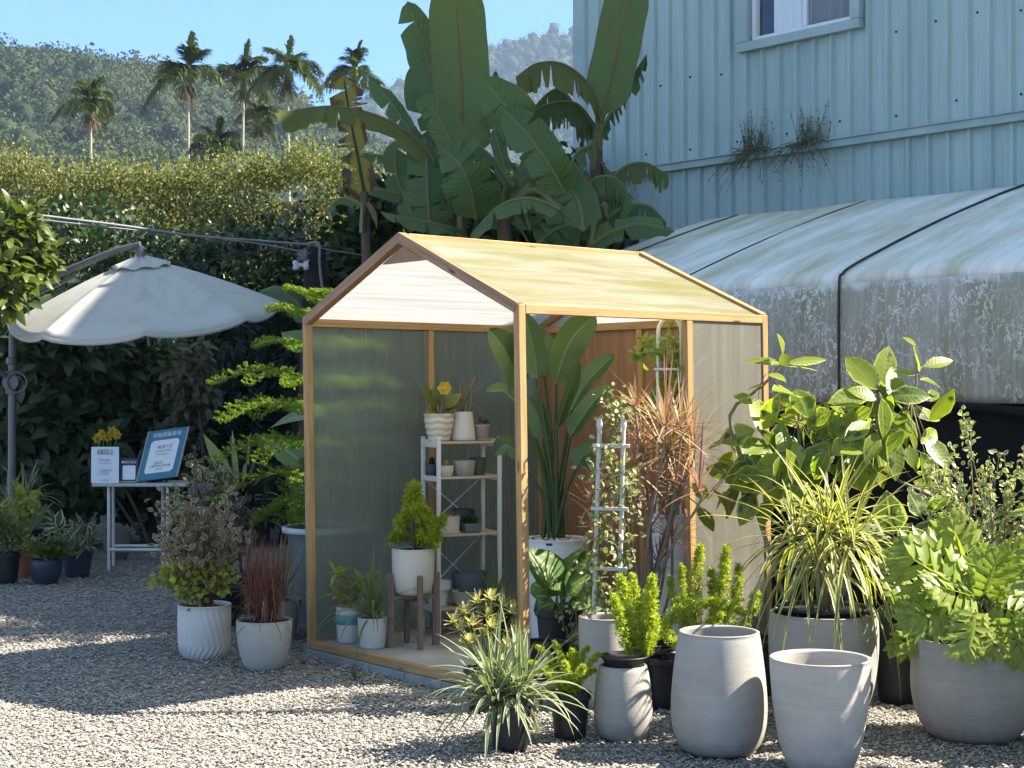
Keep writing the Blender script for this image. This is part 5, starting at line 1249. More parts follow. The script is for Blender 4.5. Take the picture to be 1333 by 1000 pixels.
def pxleaves(mb, L, d, scale=None, face=V3(.2, -.75, .6), jit=.35, shape='oval', seed=0, org=(0, 0), sc=1.0, curl=.25, dj=.08, fold=.2, tipd=.05, mat=0, dd=None, wk=1.25):
    """leaves read off the photograph: (base x,y, tip x,y, half width) in crop pixels"""
    r = np.random.default_rng(seed); Pb, D, Nn, Ls, Ws = [], [], [], [], []
    for i, l in enumerate(L):
        bx, by, tx, ty, hw = l[:5]; e = r.normal(0, dj) if dd is None else dd[i]
        b = P(org[0] + bx / sc, org[1] + by / sc, d + e); tp = P(org[0] + tx / sc, org[1] + ty / sc, d + e + r.normal(-.01, tipd))
        v = tp - b; Pb.append(b); D.append(v); Ls.append(np.linalg.norm(v)); Ws.append(hw / sc / F0 * d); Nn.append(nz(face + r.normal(0, jit, 3)))
    Pb = np.array(Pb); leaves(mb, Pb, np.array(D), np.array(Nn), np.array(Ls), np.array(Ws) * wk, r.random(len(L)), shape, fold, curl * r.uniform(.2, 1.2, len(L)), mat)
    return Pb
def stemto(mb, pts, r0=.008, r1=.004, n=12, sides=7): tube(mb, catmull(pts, n), [r0, r1], sides, .4)
def twiggy(t, c, tips, mat='bark', r0=.008, seed=0):
    r = np.random.default_rng(seed); mb = MB()
    for e in tips:
        b = c + V3(r.normal(0, .015), r.normal(0, .015), 0); stemto(mb, [b, b * .5 + e * .5 + r.normal(0, .02, 3), e], r0, r0 * .4, 8, 5)
    mb.build('stems', M[mat], t)

# ---- big empty and planted cement pots on the right
def bigpots():
    c = G(936, 981); s = F0 / c[1]
    t = thing('planter', 'tall grey rounded empty planter, taller than the pale one before it', 'planter', c, 'grey cement planters')
    pot(t, c, [(.105, 0), (.16, .03), (.19, .1), (.199, .2), (.19, .33), (.175, .45), (.166, .505)], 'potgrey', .017, deep=True, seg=72)
    c = G(1068, 1003)
    t = thing('planter', 'pale cone-shaped empty planter nearest the camera, with leaf shadows', 'planter', c, 'grey cement planters')
    pot(t, c, [(.115, 0), (.135, .03), (.163, .12), (.185, .25), (.195, .36), (.2, .445)], 'potpale', .02, deep=True, seg=72)
bigpots()
def yellow_dracaena():
    c = G(1072, 941); t = thing('potted_dracaena', 'yellow-striped spiky dracaena in a tall grey pot behind the pale empty planter', 'potted plant', c)
    pot(t, c, [(.13, 0), (.18, .05), (.222, .16), (.243, .3), (.246, .42), (.24, .5)], 'potgrey', .018, .02, seg=72)
    mb = MB(); lathe(mb, c, [(.185, .47), (.19, .525), (.205, .53), (.207, .52), (.2, .515), (.0, .5)], 40); mb.build('nursery_pot', M['black'], t)
    mb = MB(); ms = MB()
    for i, (px_, py_, dd, n, L, sd) in enumerate([(1075, 695, 0, 62, .52, 1), (1038, 705, .08, 40, .48, 2), (1108, 705, -.06, 40, .5, 3), (1065, 735, -.1, 26, .4, 4), (1088, 668, .06, 24, .38, 5)]):
        h = P(px_, py_, 6.9 + dd); stemto(ms, [c + V3((h[0] - c[0]) * .4, (h[1] - c[1]) * .4, .5), h - V3(0, 0, .1), h], .013, .01)
        rosette(mb, h, n, L, .0118, -.5, 1.2, .72, seed=sd, lj=.18, nn=10)
    mb.build('foliage', M['dracyel'], t); ms.build('stems', M['stemgrey'], t)
yellow_dracaena()
def lobed_leaf(mb, j, tip, width, nrm, rnd, seed):
    r = np.random.default_rng(seed); j = np.asarray(j); tip = np.asarray(tip); L = np.linalg.norm(tip - j); T, S, N_ = frame(tip - j, nrm)
    n = 7; Pb, D, Ls, Ws, Nn = [], [], [], [], []
    for i in range(n):
        t = -.08 + .98 * i / (n - 1); b = j + T * (t * L) - N_ * (.18 * L * max(t, 0) ** 2)
        for sg in (-1, 1):
            ang = 1.75 - 1.35 * max(t, 0) + r.normal(0, .06); d = T * math.cos(ang) + S * sg * math.sin(ang) - N_ * r.uniform(.05, .3)
            ln = width * (1.0 * math.sin(math.pi * (.22 + .72 * max(t, 0))) + .12) * r.uniform(.88, 1.1)
            Pb.append(b); D.append(d); Ls.append(ln); Ws.append(L * .098); Nn.append(N_ + r.normal(0, .18, 3))
            # side lobules
            for k in (.62,):
                for s2 in (-1, 1):
                    Pb.append(b + nz(d) * ln * (k - .12)); D.append(nz(d) * .8 + np.cross(nz(d), N_) * s2 * .55); Ls.append(ln * .36); Ws.append(L * .055); Nn.append(N_ + r.normal(0, .25, 3))
    Pb.append(j + T * L * .8 - N_ * .12 * L); D.append(T - N_ * .3); Ls.append(L * .3); Ws.append(L * .07); Nn.append(N_)
    leaves(mb, Pb, np.array(D), np.array(Nn), np.array(Ls), np.array(Ws), np.clip(rnd + r.normal(0, .07, len(Pb)), 0, 1), 'lance', .25, .2)
    # web along the midrib
    straps(mb, [j - T * .08 * L], [T - N_ * .12], L * .95, L * .17, .02, rnd, n=8, fold=.12)
def philodendron():
    c = G(1266, 960); t = thing('potted_philodendron', 'split-leaf philodendron filling the wide round grey pot at the right edge', 'potted plant', c)
    pot(t, c, [(.155, 0), (.205, .035), (.247, .13), (.262, .24), (.255, .36), (.243, .43)], 'potgrey', .018, .02, seg=72)
    mb = MB(); ms = MB(); d = c[1]
    LV = [(1248, 768, 1178, 715, 54, -.15), (1256, 748, 1243, 682, 48, .0), (1285, 752, 1325, 706, 48, .0), (1240, 792, 1180, 800, 42, -.2), (1266, 805, 1262, 852, 36, -.3), (1225, 815, 1160, 838, 34, .02),
          (1300, 790, 1352, 800, 44, -.15), (1318, 812, 1335, 862, 36, -.25), (1300, 765, 1358, 742, 44, .02), (1215, 770, 1160, 760, 38, .1),
          (1262, 775, 1215, 755, 40, -.2), (1285, 770, 1300, 725, 40, -.15), (1230, 748, 1215, 700, 38, -.02), (1290, 820, 1292, 850, 30, -.28), (1330, 770, 1372, 770, 40, .1), (1200, 800, 1180, 825, 30, .1)]
    r = np.random.default_rng(5)
    for i, (jx, jy, tx, ty, wd, dd) in enumerate(LV):
        j = P(jx, jy, d + dd); tp = P(tx, ty, d + dd - .06); nrm = nz(V3((tx - jx) * .004, -.7, .65) + r.normal(0, .22, 3))
        lobed_leaf(mb, j, tp, wd / F0 * d * 1.0, nrm, r.uniform(.25, .85), i); b = c + V3(r.normal(0, .05), r.normal(0, .05), .42)
        stemto(ms, [b, b * .45 + j * .55 + V3(0, 0, .05), j], .008, .005)
    mb.build('foliage', M['philo'], t); ms.build('petioles', M['stemgreen'], t)
philodendron()
def rubber():
    c = G(1050, 905); t = thing('rubber_plant', 'big rubber plant with glossy yellow-edged leaves in front of the tent', 'potted plant', c); d = 7.7
    blackpot(t, c, .17, .3)
    o, s = (900, 380), 3.078
    new = [(365, 255, 355, 165, 33), (370, 290, 225, 258, 16), (380, 285, 555, 268, 15), (385, 300, 515, 300, 14), (300, 328, 380, 350, 26), (350, 285, 400, 262, 22), (285, 375, 225, 378, 15), (440, 470, 350, 420, 20), (450, 480, 472, 385, 16), (420, 545, 252, 470, 20), (425, 530, 355, 490, 22), (905, 320, 905, 215, 35), (930, 300, 1055, 260, 23), (900, 215, 870, 180, 9), (430, 540, 380, 440, 22), (445, 505, 425, 430, 25), (640, 540, 610, 480, 25)]
    old = [(270, 430, 285, 535, 42), (430, 425, 345, 365, 45), (470, 560, 545, 445, 36), (460, 560, 525, 630, 34), (440, 640, 480, 765, 28), (300, 695, 172, 565, 66), (392, 662, 245, 735, 45), (415, 700, 310, 560, 35), (180, 740, 60, 690, 40), (200, 770, 110, 905, 42), (245, 800, 205, 930, 38), (335, 830, 260, 930, 40), (420, 700, 325, 770, 40), (500, 640, 570, 615, 24), (545, 690, 605, 745, 30),
           (745, 392, 620, 252, 44), (750, 388, 802, 213, 44), (730, 402, 550, 440, 40), (785, 420, 962, 402, 34), (762, 425, 780, 585, 47), (800, 480, 882, 612, 32), (838, 480, 935, 625, 40), (868, 485, 1016, 492, 32), (765, 560, 752, 720, 44), (810, 570, 828, 752, 32), (870, 612, 912, 712, 36), (940, 580, 1036, 702, 38), (940, 668, 988, 752, 28), (722, 468, 612, 520, 30), (712, 522, 618, 592, 30), (655, 648, 702, 782, 40), (610, 650, 632, 772, 34), (650, 460, 560, 592, 62), (806, 300, 800, 425, 24), (915, 352, 1026, 362, 19), (895, 335, 815, 310, 18), (960, 440, 985, 375, 20), (770, 440, 690, 500, 30), (800, 400, 860, 330, 26), (345, 720, 250, 800, 40), (110, 730, 170, 640, 30), (390, 600, 330, 560, 34), (560, 560, 640, 500, 40), (520, 700, 480, 770, 30), (850, 560, 780, 640, 36), (640, 600, 560, 640, 34),
           (300, 600, 210, 640, 42), (350, 640, 400, 560, 36), (250, 700, 150, 760, 44), (380, 760, 300, 840, 44), (450, 720, 400, 820, 38), (160, 800, 80, 860, 36), (480, 800, 560, 850, 36), (300, 780, 210, 850, 44), (420, 620, 360, 700, 36), (560, 480, 470, 520, 34), (700, 600, 660, 500, 36), (860, 500, 800, 560, 34)]
    rr = np.random.default_rng(77)
    for cx_, cy_, sx_, sy_, k_ in ((300, 720, 130, 110, 26), (430, 560, 90, 90, 12), (760, 500, 130, 110, 16), (560, 620, 110, 90, 12), (480, 760, 90, 70, 12), (420, 520, 100, 80, 14), (840, 500, 100, 110, 18), (680, 560, 120, 90, 14), (340, 640, 120, 90, 16)):
        for _ in range(k_):
            x_, y_ = rr.normal(cx_, sx_), rr.normal(cy_, sy_); a_ = rr.uniform(0, 6.283); l_ = rr.uniform(85, 160); (old.append if rr.random() < .5 else (lambda z: None))((x_, y_, x_ + l_ * math.cos(a_), y_ + l_ * abs(math.sin(a_)) * rr.choice([1, 1, -1]), l_ * .27))
    mb = MB(); p1 = pxleaves(mb, old, d, face=V3(.15, -.72, .62), jit=.3, seed=3, org=o, sc=s, dj=.12, tipd=.09); mb.build('foliage', M['rubber'], t)
    mb = MB(); p2 = pxleaves(mb, new, d, face=V3(.2, -.6, .7), jit=.4, seed=4, org=o, sc=s, dj=.06, tipd=.08); mb.build('young_foliage', M['rubber_new'], t)
    q = lambda x, y, e=0: P(o[0] + x / s, o[1] + y / s, d + e)
    ms = MB(); b = c + V3(0, 0, .28)
    stemto(ms, [b, q(430, 800), q(432, 620), q(430, 520), q(440, 420)], .013, .007)
    stemto(ms, [b - V3(.05, 0, 0), q(190, 640), q(160, 480), q(270, 390), q(355, 300), q(362, 250)], .012, .005)
    stemto(ms, [b + V3(.05, 0, 0), q(640, 720, .05), q(735, 560), q(745, 400), q(750, 330)], .012, .006)
    stemto(ms, [q(745, 560), q(880, 440), q(902, 330), q(900, 220)], .007, .004)
    stemto(ms, [q(430, 560), q(540, 600), q(640, 640), q(760, 720), q(890, 785), q(990, 830)], .007, .009)
    for k, pp in enumerate(list(p1) + list(p2)):
        # petiole to the nearest of a few stem points
        cs = [q(430, 520), q(432, 640), q(362, 290), q(270, 390), q(745, 400), q(735, 560), q(902, 330), q(640, 640), q(880, 440), q(200, 680), q(430, 740)]
        e = min(cs, key=lambda z: np.linalg.norm(z - pp)); stemto(ms, [e, e * .5 + pp * .5 + V3(0, 0, .01), pp], .003, .002, 5, 5)
    ms.build('stems', M['stemgrey'], t)
rubber()
def low_rubber():
    c = G(1172, 915); t = thing('variegated_rubber_plant', 'cream-splashed rubber plant in a black pot between the dracaena and the philodendron', 'potted plant', c); d = 7.35
    blackpot(t, c, .135, .4)
    o, s = (1100, 640), 3.845
    L = [(240, 215, 205, 22, 70), (300, 245, 490, 105, 45), (235, 240, 40, 150, 50), (240, 265, 90, 260, 40), (245, 275, 130, 350, 42), (380, 125, 330, 0, 50), (430, 110, 500, 0, 45), (440, 90, 320, 60, 30), (530, 90, 640, 110, 40), (250, 300, 200, 430, 42), (265, 430, 190, 520, 50), (300, 450, 330, 560, 40), (230, 470, 270, 600, 38), (205, 380, 90, 400, 34), (260, 340, 330, 420, 40), (290, 380, 180, 480, 45), (320, 520, 230, 640, 42), (210, 560, 190, 660, 36), (280, 250, 330, 170, 36)]
    mb = MB(); pb = pxleaves(mb, L, d, face=V3(.1, -.75, .6), jit=.3, seed=8, org=o, sc=s, dj=.07, tipd=.06); mb.build('foliage', M['varrub'], t)
    ms = MB(); b = c + V3(0, 0, .38); tops = [P(1163, 712, d), P(1170, 760, d), P(1205, 680, d)]
    for q in tops: stemto(ms, [b, b * .5 + q * .5 + V3(.02, 0, 0), q], .009, .006)
    for pp in pb:
        e = min(tops, key=lambda z: np.linalg.norm(z - pp)); stemto(ms, [e, pp], .003, .002, 5, 5)
    ms.build('stems', M['stemgrey'], t)
low_rubber()
def cream_bush():
    c = G(1310, 912); t = thing('variegated_bush', 'airy bush of tiny cream-edged leaves at the right edge behind the philodendron', 'potted plant', c); d = 7.47
    blackpot(t, c, .16, .28); r = np.random.default_rng(9); mb = MB(); ms = MB(); b = c + V3(0, 0, .26)
    tips = [(1258, 540), (1240, 590), (1205, 612), (1190, 630), (1285, 600), (1300, 585), (1330, 580), (1345, 600), (1225, 640), (1265, 640), (1310, 630), (1340, 640), (1250, 670), (1290, 660), (1320, 680), (1350, 690), (1275, 700), (1300, 720), (1240, 612), (1360, 620), (1330, 720), (1350, 740), (1280, 620), (1215, 600)]
    for i, (x, y) in enumerate(tips * 2):
        e = P(x + r.normal(0, 6), y + r.normal(0, 6), d + r.normal(0, .14)); m_ = b * .45 + e * .55 + V3(r.normal(0, .04), r.normal(0, .04), .02)
        C = catmull([b, m_, e], 24); tube(ms, C, [.006, .002], 5)
        n = 64; k = r.integers(6, 24, n); q = nz(r.normal(0, 1, (n, 3)) + V3(0, -.1, .3)); T = nz(np.gradient(C, axis=0))[k]
        leaves(mb, C[k] + r.normal(0, .012, (n, 3)), nz(q + T * .5), r.normal(0, .6, (n, 3)) + V3(0, -.4, .7), r.uniform(.022, .036, n), r.uniform(.008, .012, n), np.clip(r.normal(.55, .22, n), 0, 1), 'oval', .2, .2)
    mb.build('foliage', M['varbush'], t); ms.build('stems', M['stemgrey'], t)
cream_bush()

# ---- ferns and flax in front
def ferns():
    global rng
    rng = np.random.default_rng(77)
    c = G(811, 961); t = thing('potted_foxtail_fern', 'two-plumed foxtail fern in a shallow black dish on a rounded grey pot', 'potted plant', c, 'foxtail ferns'); d = c[1]
    pot(t, c, [(.085, 0), (.11, .02), (.126, .09), (.126, .15), (.118, .24), (.108, .3), (.102, .315)], 'potgrey', .012, .03, seg=60)
    mb = MB(); cc = c + V3(.005, -.01, .0); lathe(mb, cc, [(.07, .3), (.085, .325), (.1, .352), (.105, .354), (.104, .362), (.095, .36), (.085, .345), (0, .34)], 44); mb.build('dish', M['black'], t)
    mb = MB(); b = P(822, 852, d)
    for pts, rd, n in (([(826, 853, 0), (820, 815, 0), (808, 752, .02)], .052, 1500), ([(838, 853, 0), (845, 810, -.01), (849, 750, -.02)], .046, 1400), ([(830, 853, .03), (832, 800, .05), (822, 748, .07)], .035, 700), ([(818, 854, -.02), (808, 815, -.05), (800, 775, -.06)], .04, 700), ([(842, 853, .02), (850, 815, .04), (842, 770, .05)], .04, 800)):
        plume(mb, [P(x, y, d + e) for x, y, e in pts], rd, n, .5)
    mb.build('foliage', M['foxtail'], t)
    c = G(742, 962); t = thing('potted_foxtail_fern', 'low bushy foxtail fern in a ribbed black pot beside the striped flax', 'potted plant', c, 'foxtail ferns'); d = c[1]
    blackpot(t, c, .088, .2); mb = MB(); b = c + V3(0, 0, .18)
    for x, y, e in ((688, 862, -.05), (700, 842, .03), (722, 836, .0), (745, 846, .08), (765, 842, .03), (782, 850, -.02), (712, 878, -.12), (735, 862, -.1), (760, 868, -.1), (700, 868, .08), (752, 850, .0), (775, 872, .06), (728, 850, .1)):
        tip = P(x, y, d + e * 1.3); plume(mb, [b + V3(rng.normal(0, .02), rng.normal(0, .02), 0), b * .5 + tip * .5 + V3(0, 0, .03), tip], .026, 480, .5)
    mb.build('foliage', M['foxtail'], t)
    c = G(905, 921); t = thing('potted_foxtail_fern', 'large foxtail fern with an arching plume behind the tall empty planter', 'potted plant', c, 'foxtail ferns'); d = c[1]
    blackpot(t, c, .15, .26); mb = MB(); b = c + V3(0, 0, .24)
    for pts, rd, n in (([(915, 835, 0), (905, 780, 0), (912, 712, 0)], .05, 1300), ([(930, 835, 0), (938, 780, 0), (946, 712, .02)], .05, 1300), ([(895, 835, .05), (890, 790, .06), (887, 735, .06)], .035, 800), ([(945, 835, .05), (955, 790, .05), (962, 735, .05)], .045, 1000), ([(925, 835, .08), (930, 790, .1), (925, 740, .1)], .045, 900), ([(905, 838, -.05), (866, 826, -.2), (885, 794, -.25), (925, 785, -.25), (972, 798, -.25)], .045, 1500), ([(890, 838, -.02), (858, 812, -.1), (845, 835, -.2), (838, 850, -.25)], .026, 600), ([(950, 836, 0), (975, 800, 0), (985, 770, 0)], .04, 800), ([(900, 835, .1), (880, 790, .1), (872, 750, .1)], .035, 700)):
        pp = [P(x, y, d + e) for x, y, e in pts]; pp[0] = b + (pp[0] - b) * .5; plume(mb, pp, rd, n, .4)
    mb.build('foliage', M['foxtail'], t)
ferns()
def flax():
    c = G(664, 976); t = thing('potted_flax_lily', 'striped flax lily with arching grey-green blades in a black pot at the front', 'potted plant', c)
    blackpot(t, c, .095, .22); r = np.random.default_rng(15); mb = MB(); b = c + V3(0, 0, .2)
    for k in range(9):
        bb = b + V3(r.normal(0, .045), r.normal(0, .04), r.uniform(0, .05)); rosette(mb, bb, 20, .36, .0105, .0, 1.35, .55, seed=30 + k, fold=.35, lj=.25, axis=V3(r.normal(0, .3), r.normal(0, .3) - .1, 1), nn=10)
    mb.build('foliage', M['dianella'], t)
    c = G(632, 925); t = thing('potted_croton', 'small yellow-leaved croton behind the striped flax lily', 'potted plant', c); d = c[1]
    blackpot(t, c, .1, .2); mb = MB(); ms = MB(); b = c + V3(0, 0, .18)
    for i, (x, y) in enumerate([(605, 800), (622, 786), (640, 782), (655, 790), (668, 800), (598, 822), (615, 815), (635, 805), (650, 812), (668, 825), (628, 830), (645, 832), (590, 812), (612, 838), (660, 842), (602, 842), (640, 818)]):
        e = P(x, y, d + r.normal(0, .07)); stemto(ms, [b + V3(r.normal(0, .03), 0, 0), b * .4 + e * .6, e], .004, .003, 6, 5)
        rosette(mb, e, 13, .058, .0095, .1, 1.4, .1, seed=200 + i, taper=3, nn=5)
    mb.build('foliage', M['croton'], t); ms.build('stems', M['stemgreen'], t)
flax()

# ---- reddish dracaena, trellises, dieffenbachia
def tricolor():
    c = G(838, 905); t = thing('potted_tricolour_dracaena', 'spiky red and yellow dracaena with bare twisting stems beside the greenhouse opening', 'potted plant', c); d = c[1]
    blackpot(t, c, .14, .26); mb = MB(); ms = MB(); b = c + V3(0, 0, .24); r = np.random.default_rng(12)
    H = [(868, 590, 40, .3, .95), (866, 556, 24, .3, .9), (828, 530, 14, .15, .3), (795, 690, 24, .2, .3), (850, 640, 30, .25, .6), (822, 612, 24, .22, .5), (884, 640, 28, .25, .7), (808, 655, 20, .2, .4), (902, 585, 18, .3, .9), (845, 690, 22, .22, .3), (775, 705, 12, .15, .2), (875, 700, 16, .2, .2), (858, 735, 16, .15, .2), (886, 556, 14, .28, .9), (790, 640, 14, .18, .35), (770, 660, 10, .16, .3), (836, 580, 16, .2, .5), (910, 640, 14, .24, .6), (820, 700, 14, .18, .3)]
    for i, (x, y, n, L, rd) in enumerate(H):
        e = P(x, y, d + r.normal(0, .1)); mid = b * .5 + e * .5 + V3(r.normal(0, .06), r.normal(0, .04), 0)
        stemto(ms, [b + V3(r.normal(0, .05), r.normal(0, .04), 0), mid, e - V3(0, 0, .06), e], .008, .006, 14)
        rosette(mb, e, int(n * 1.7), L, .0064, -.3, 1.5, .14, seed=300 + i, rndm=rd, lj=.22, taper=2.6, nn=7)
    mb.build('foliage', M['dracred'], t); ms.build('stems', M['stemgrey'], t)
tricolor()
def vine_on(t, pts, n, size, mat, seed, spread=.05, stem='stemgreen', name='vine'):
    r = np.random.default_rng(seed); mb = MB(); ms = MB()
    for C in pts:
        C = catmull(C, 40); C = C + np.cumsum(r.normal(0, .004, C.shape), 0); tube(ms, C, [.004, .0015], 5)
        n0 = n; n = max(8, int(n0 * min(1, np.linalg.norm(np.diff(C, axis=0), axis=1).sum() / .75)))
        k = r.integers(2, 40, n); q = nz(r.normal(0, 1, (n, 3)) + V3(0, -.4, .1))
        leaves(mb, C[k] + q * spread * r.random((n, 1)), nz(q + V3(0, 0, -.2)), r.normal(0, .5, (n, 3)) + V3(.1, -.5, .6), size * r.uniform(.6, 1.2, n), size * .3, np.clip(r.normal(.5, .25, n), 0, 1), 'oval', .2, .25); n = n0
    o = mb.build('foliage', M[mat], t); ms.build('tendrils', M[stem], t); return o
def trellises():
    # picket trellis
    d = 7.3; b = P(793, 900, d); b[2] = 0
    t = thing('picket_trellis', 'weathered white picket trellis with pointed finials holding a twining vine', 'trellis', b)
    pot(t, b + V3(-.02, .02, 0), [(.1, 0), (.118, .2), (.125, .43)], 'potpale', .01, .04)
    for x0, x1 in ((780.5, 773), (811.5, 806)):
        top = P(x0, 558, d); bot = P(x1, 800, d); mb = MB(); tube(mb, catmull([bot, (bot + top) / 2, top], 20), .011, 8); lathe(mb, top, [(.011, -.01), (.012, .0), (.0165, .012), (.015, .03), (.004, .052), (0, .056)], 12); mb.build('stake', M['whitepaint'], t)
    for y in (580, 662, 740):
        mb = MB(); k = (y - 558) / 242; beam(mb, P(772 - k * 7, y, d - .012), P(820 - k * 5, y + 1, d - .012), .016, .018); mb.build('crossbar', M['whitepaint'], t, smooth=False, bevel=.003)
    q = lambda x, y, e=0: P(x, y, d + e)
    f = vine_on(t, [[q(790, 800), q(778, 720), q(800, 660, -.03), q(786, 600, .03), q(808, 560, 0)], [q(795, 800), q(812, 730), q(790, 680, -.04), q(812, 620, .02), q(790, 575, -.02), q(800, 545, -.02)], [q(800, 800), q(770, 760), q(765, 700), q(785, 640), q(800, 600)], [q(800, 800, .05), q(820, 720, .05), q(822, 640, .05), q(815, 600, .05)], [q(800, 560, 0), q(805, 525, 0), q(800, 510, .05), q(790, 520, .05)]], 150, .032, 'vinevar', 5, .09)
    # arched trellis inside
    d = 8.1; b = P(872, 800, d); b[2] = FLOOR
    t = thing('arched_trellis', 'white arched trellis with climbing leaves in a tall white planter inside the greenhouse', 'trellis', b)
    zt = P(872, 672, d)[2]
    mb = MB(); w2 = .165; cc = b
    beam(mb, cc, cc + V3(0, 0, zt - FLOOR), w2, w2, up=(0.2, -1, 0)); pl = mb.build('planter', M['whiteplastic'], t, smooth=False, bevel=.008)
    mb = MB(); beam(mb, cc + V3(0, 0, zt - FLOOR), cc + V3(0, 0, zt - FLOOR + .012), w2 + .02, w2 + .02, up=(.2, -1, 0)); mb.build('rim', M['whiteplastic'], pl, smooth=False, bevel=.004)
    top = P(872, 414, d)[2]; x0, x1 = P(857, 600, d), P(887, 600, d); r_ = (x1[0] - x0[0]) / 2; xc = (x0[0] + x1[0]) / 2
    for off, sc_ in ((-.06, 1.0), (.06, 1.0)):
        mb = MB(); a = np.linspace(math.pi, 0, 16); C = [V3(xc - r_ + off * .15, d + off, zt)] + [V3(xc + off * .15 + r_ * math.cos(x), d + off, top - r_ * 1.3 + r_ * 1.3 * math.sin(x)) for x in a] + [V3(xc + r_ + off * .15, d + off, zt)]
        tube(mb, C, .0075, 8); mb.build('hoop', M['whitemetal'], t)
    for y in (481, 560, 640):
        z = P(872, y, d)[2]; mb = MB()
        tube(mb, [V3(xc - r_ - .03, d - .07, z), V3(xc + r_ + .02, d - .07, z)], .007, 8); tube(mb, [V3(xc - r_, d - .07, z), V3(xc - r_, d + .07, z)], .006, 8); mb.build('crossbar', M['whitemetal'], t)
    mb = MB(); tube(mb, [V3(xc, d - .06, top), V3(xc, d + .06, top)], .008, 8); tube(mb, catmull([V3(xc - .02, d + .02, top), V3(xc + .05, d + .02, top - .01), V3(xc + .09, d + .02, top - .05)], 8), .007, 8); mb.build('top_bar', M['whitemetal'], t)
    q = lambda x, y, e=0: P(x, y, d + e)
    vine_on(t, [[q(865, 672), q(860, 600, -.07), q(870, 540, -.05), q(862, 480, .05), q(872, 425, 0)], [q(880, 672), q(888, 610, .05), q(878, 550, -.07), q(888, 500, -.05), q(880, 440, 0)], [q(872, 672), q(880, 600, -.06), q(868, 560), q(884, 520, .04), q(876, 470)], [q(862, 470, -.05), q(850, 452, -.1), q(838, 458, -.1), q(830, 470, -.1)], [q(872, 672), q(858, 620, 0), q(885, 570, 0), q(862, 520, 0)], [q(872, 600, -.1), q(850, 540, -.1), q(825, 520, -.1), q(805, 510, -.1)]], 110, .055, 'vine', 6, .06)
trellises()
def dieff():
    c = G(729, 868, FLOOR); t = thing('potted_dieffenbachia', 'marbled green dieffenbachia in a black pot just inside the near post', 'potted plant', c); d = c[1]
    blackpot(t, c, .125, .3); L = [(732, 770, 705, 712, 22), (730, 765, 745, 708, 20), (738, 775, 778, 740, 20), (725, 775, 694, 752, 20), (740, 785, 786, 782, 18), (722, 785, 694, 790, 16), (735, 760, 762, 712, 18), (728, 770, 722, 725, 20), (742, 792, 772, 805, 16), (745, 770, 700, 735, 18)]
    mb = MB(); pb = pxleaves(mb, L, d, face=V3(.1, -.7, .65), jit=.3, seed=18, curl=.4, dj=.07, tipd=.06); mb.build('foliage', M['dieff'], t)
    ms = MB(); b = c + V3(0, 0, .28)
    for i, pp in enumerate(pb): bb = b + V3(math.cos(i) * .02, math.sin(i) * .02, 0); stemto(ms, [bb, bb * .5 + pp * .5 + V3(0, 0, .02), pp], .009, .006)
    ms.build('stems', M['stemgreen'], t)
    # thin cream vine standing among the black pots
    c = G(760, 905); t = thing('potted_cream_vine', 'thin cream-leaved vine stalks in a black pot between the near post and the ferns', 'potted plant', c); blackpot(t, c, .1, .2); d = c[1]
    q = lambda x, y, e=0: P(x, y, d + e)
    vine_on(t, [[q(760, 850), q(752, 810), q(762, 770, .05), q(780, 730, .05)], [q(745, 855), q(733, 825), q(728, 800), q(726, 780)], [q(768, 855), q(775, 830), q(790, 780), q(800, 740)], [q(750, 855), q(745, 800), q(752, 770)], [q(765, 855), q(790, 800), q(765, 745), q(775, 715)]], 36, .03, 'vinevar', 9, .035, 'stemgrey')
dieff()
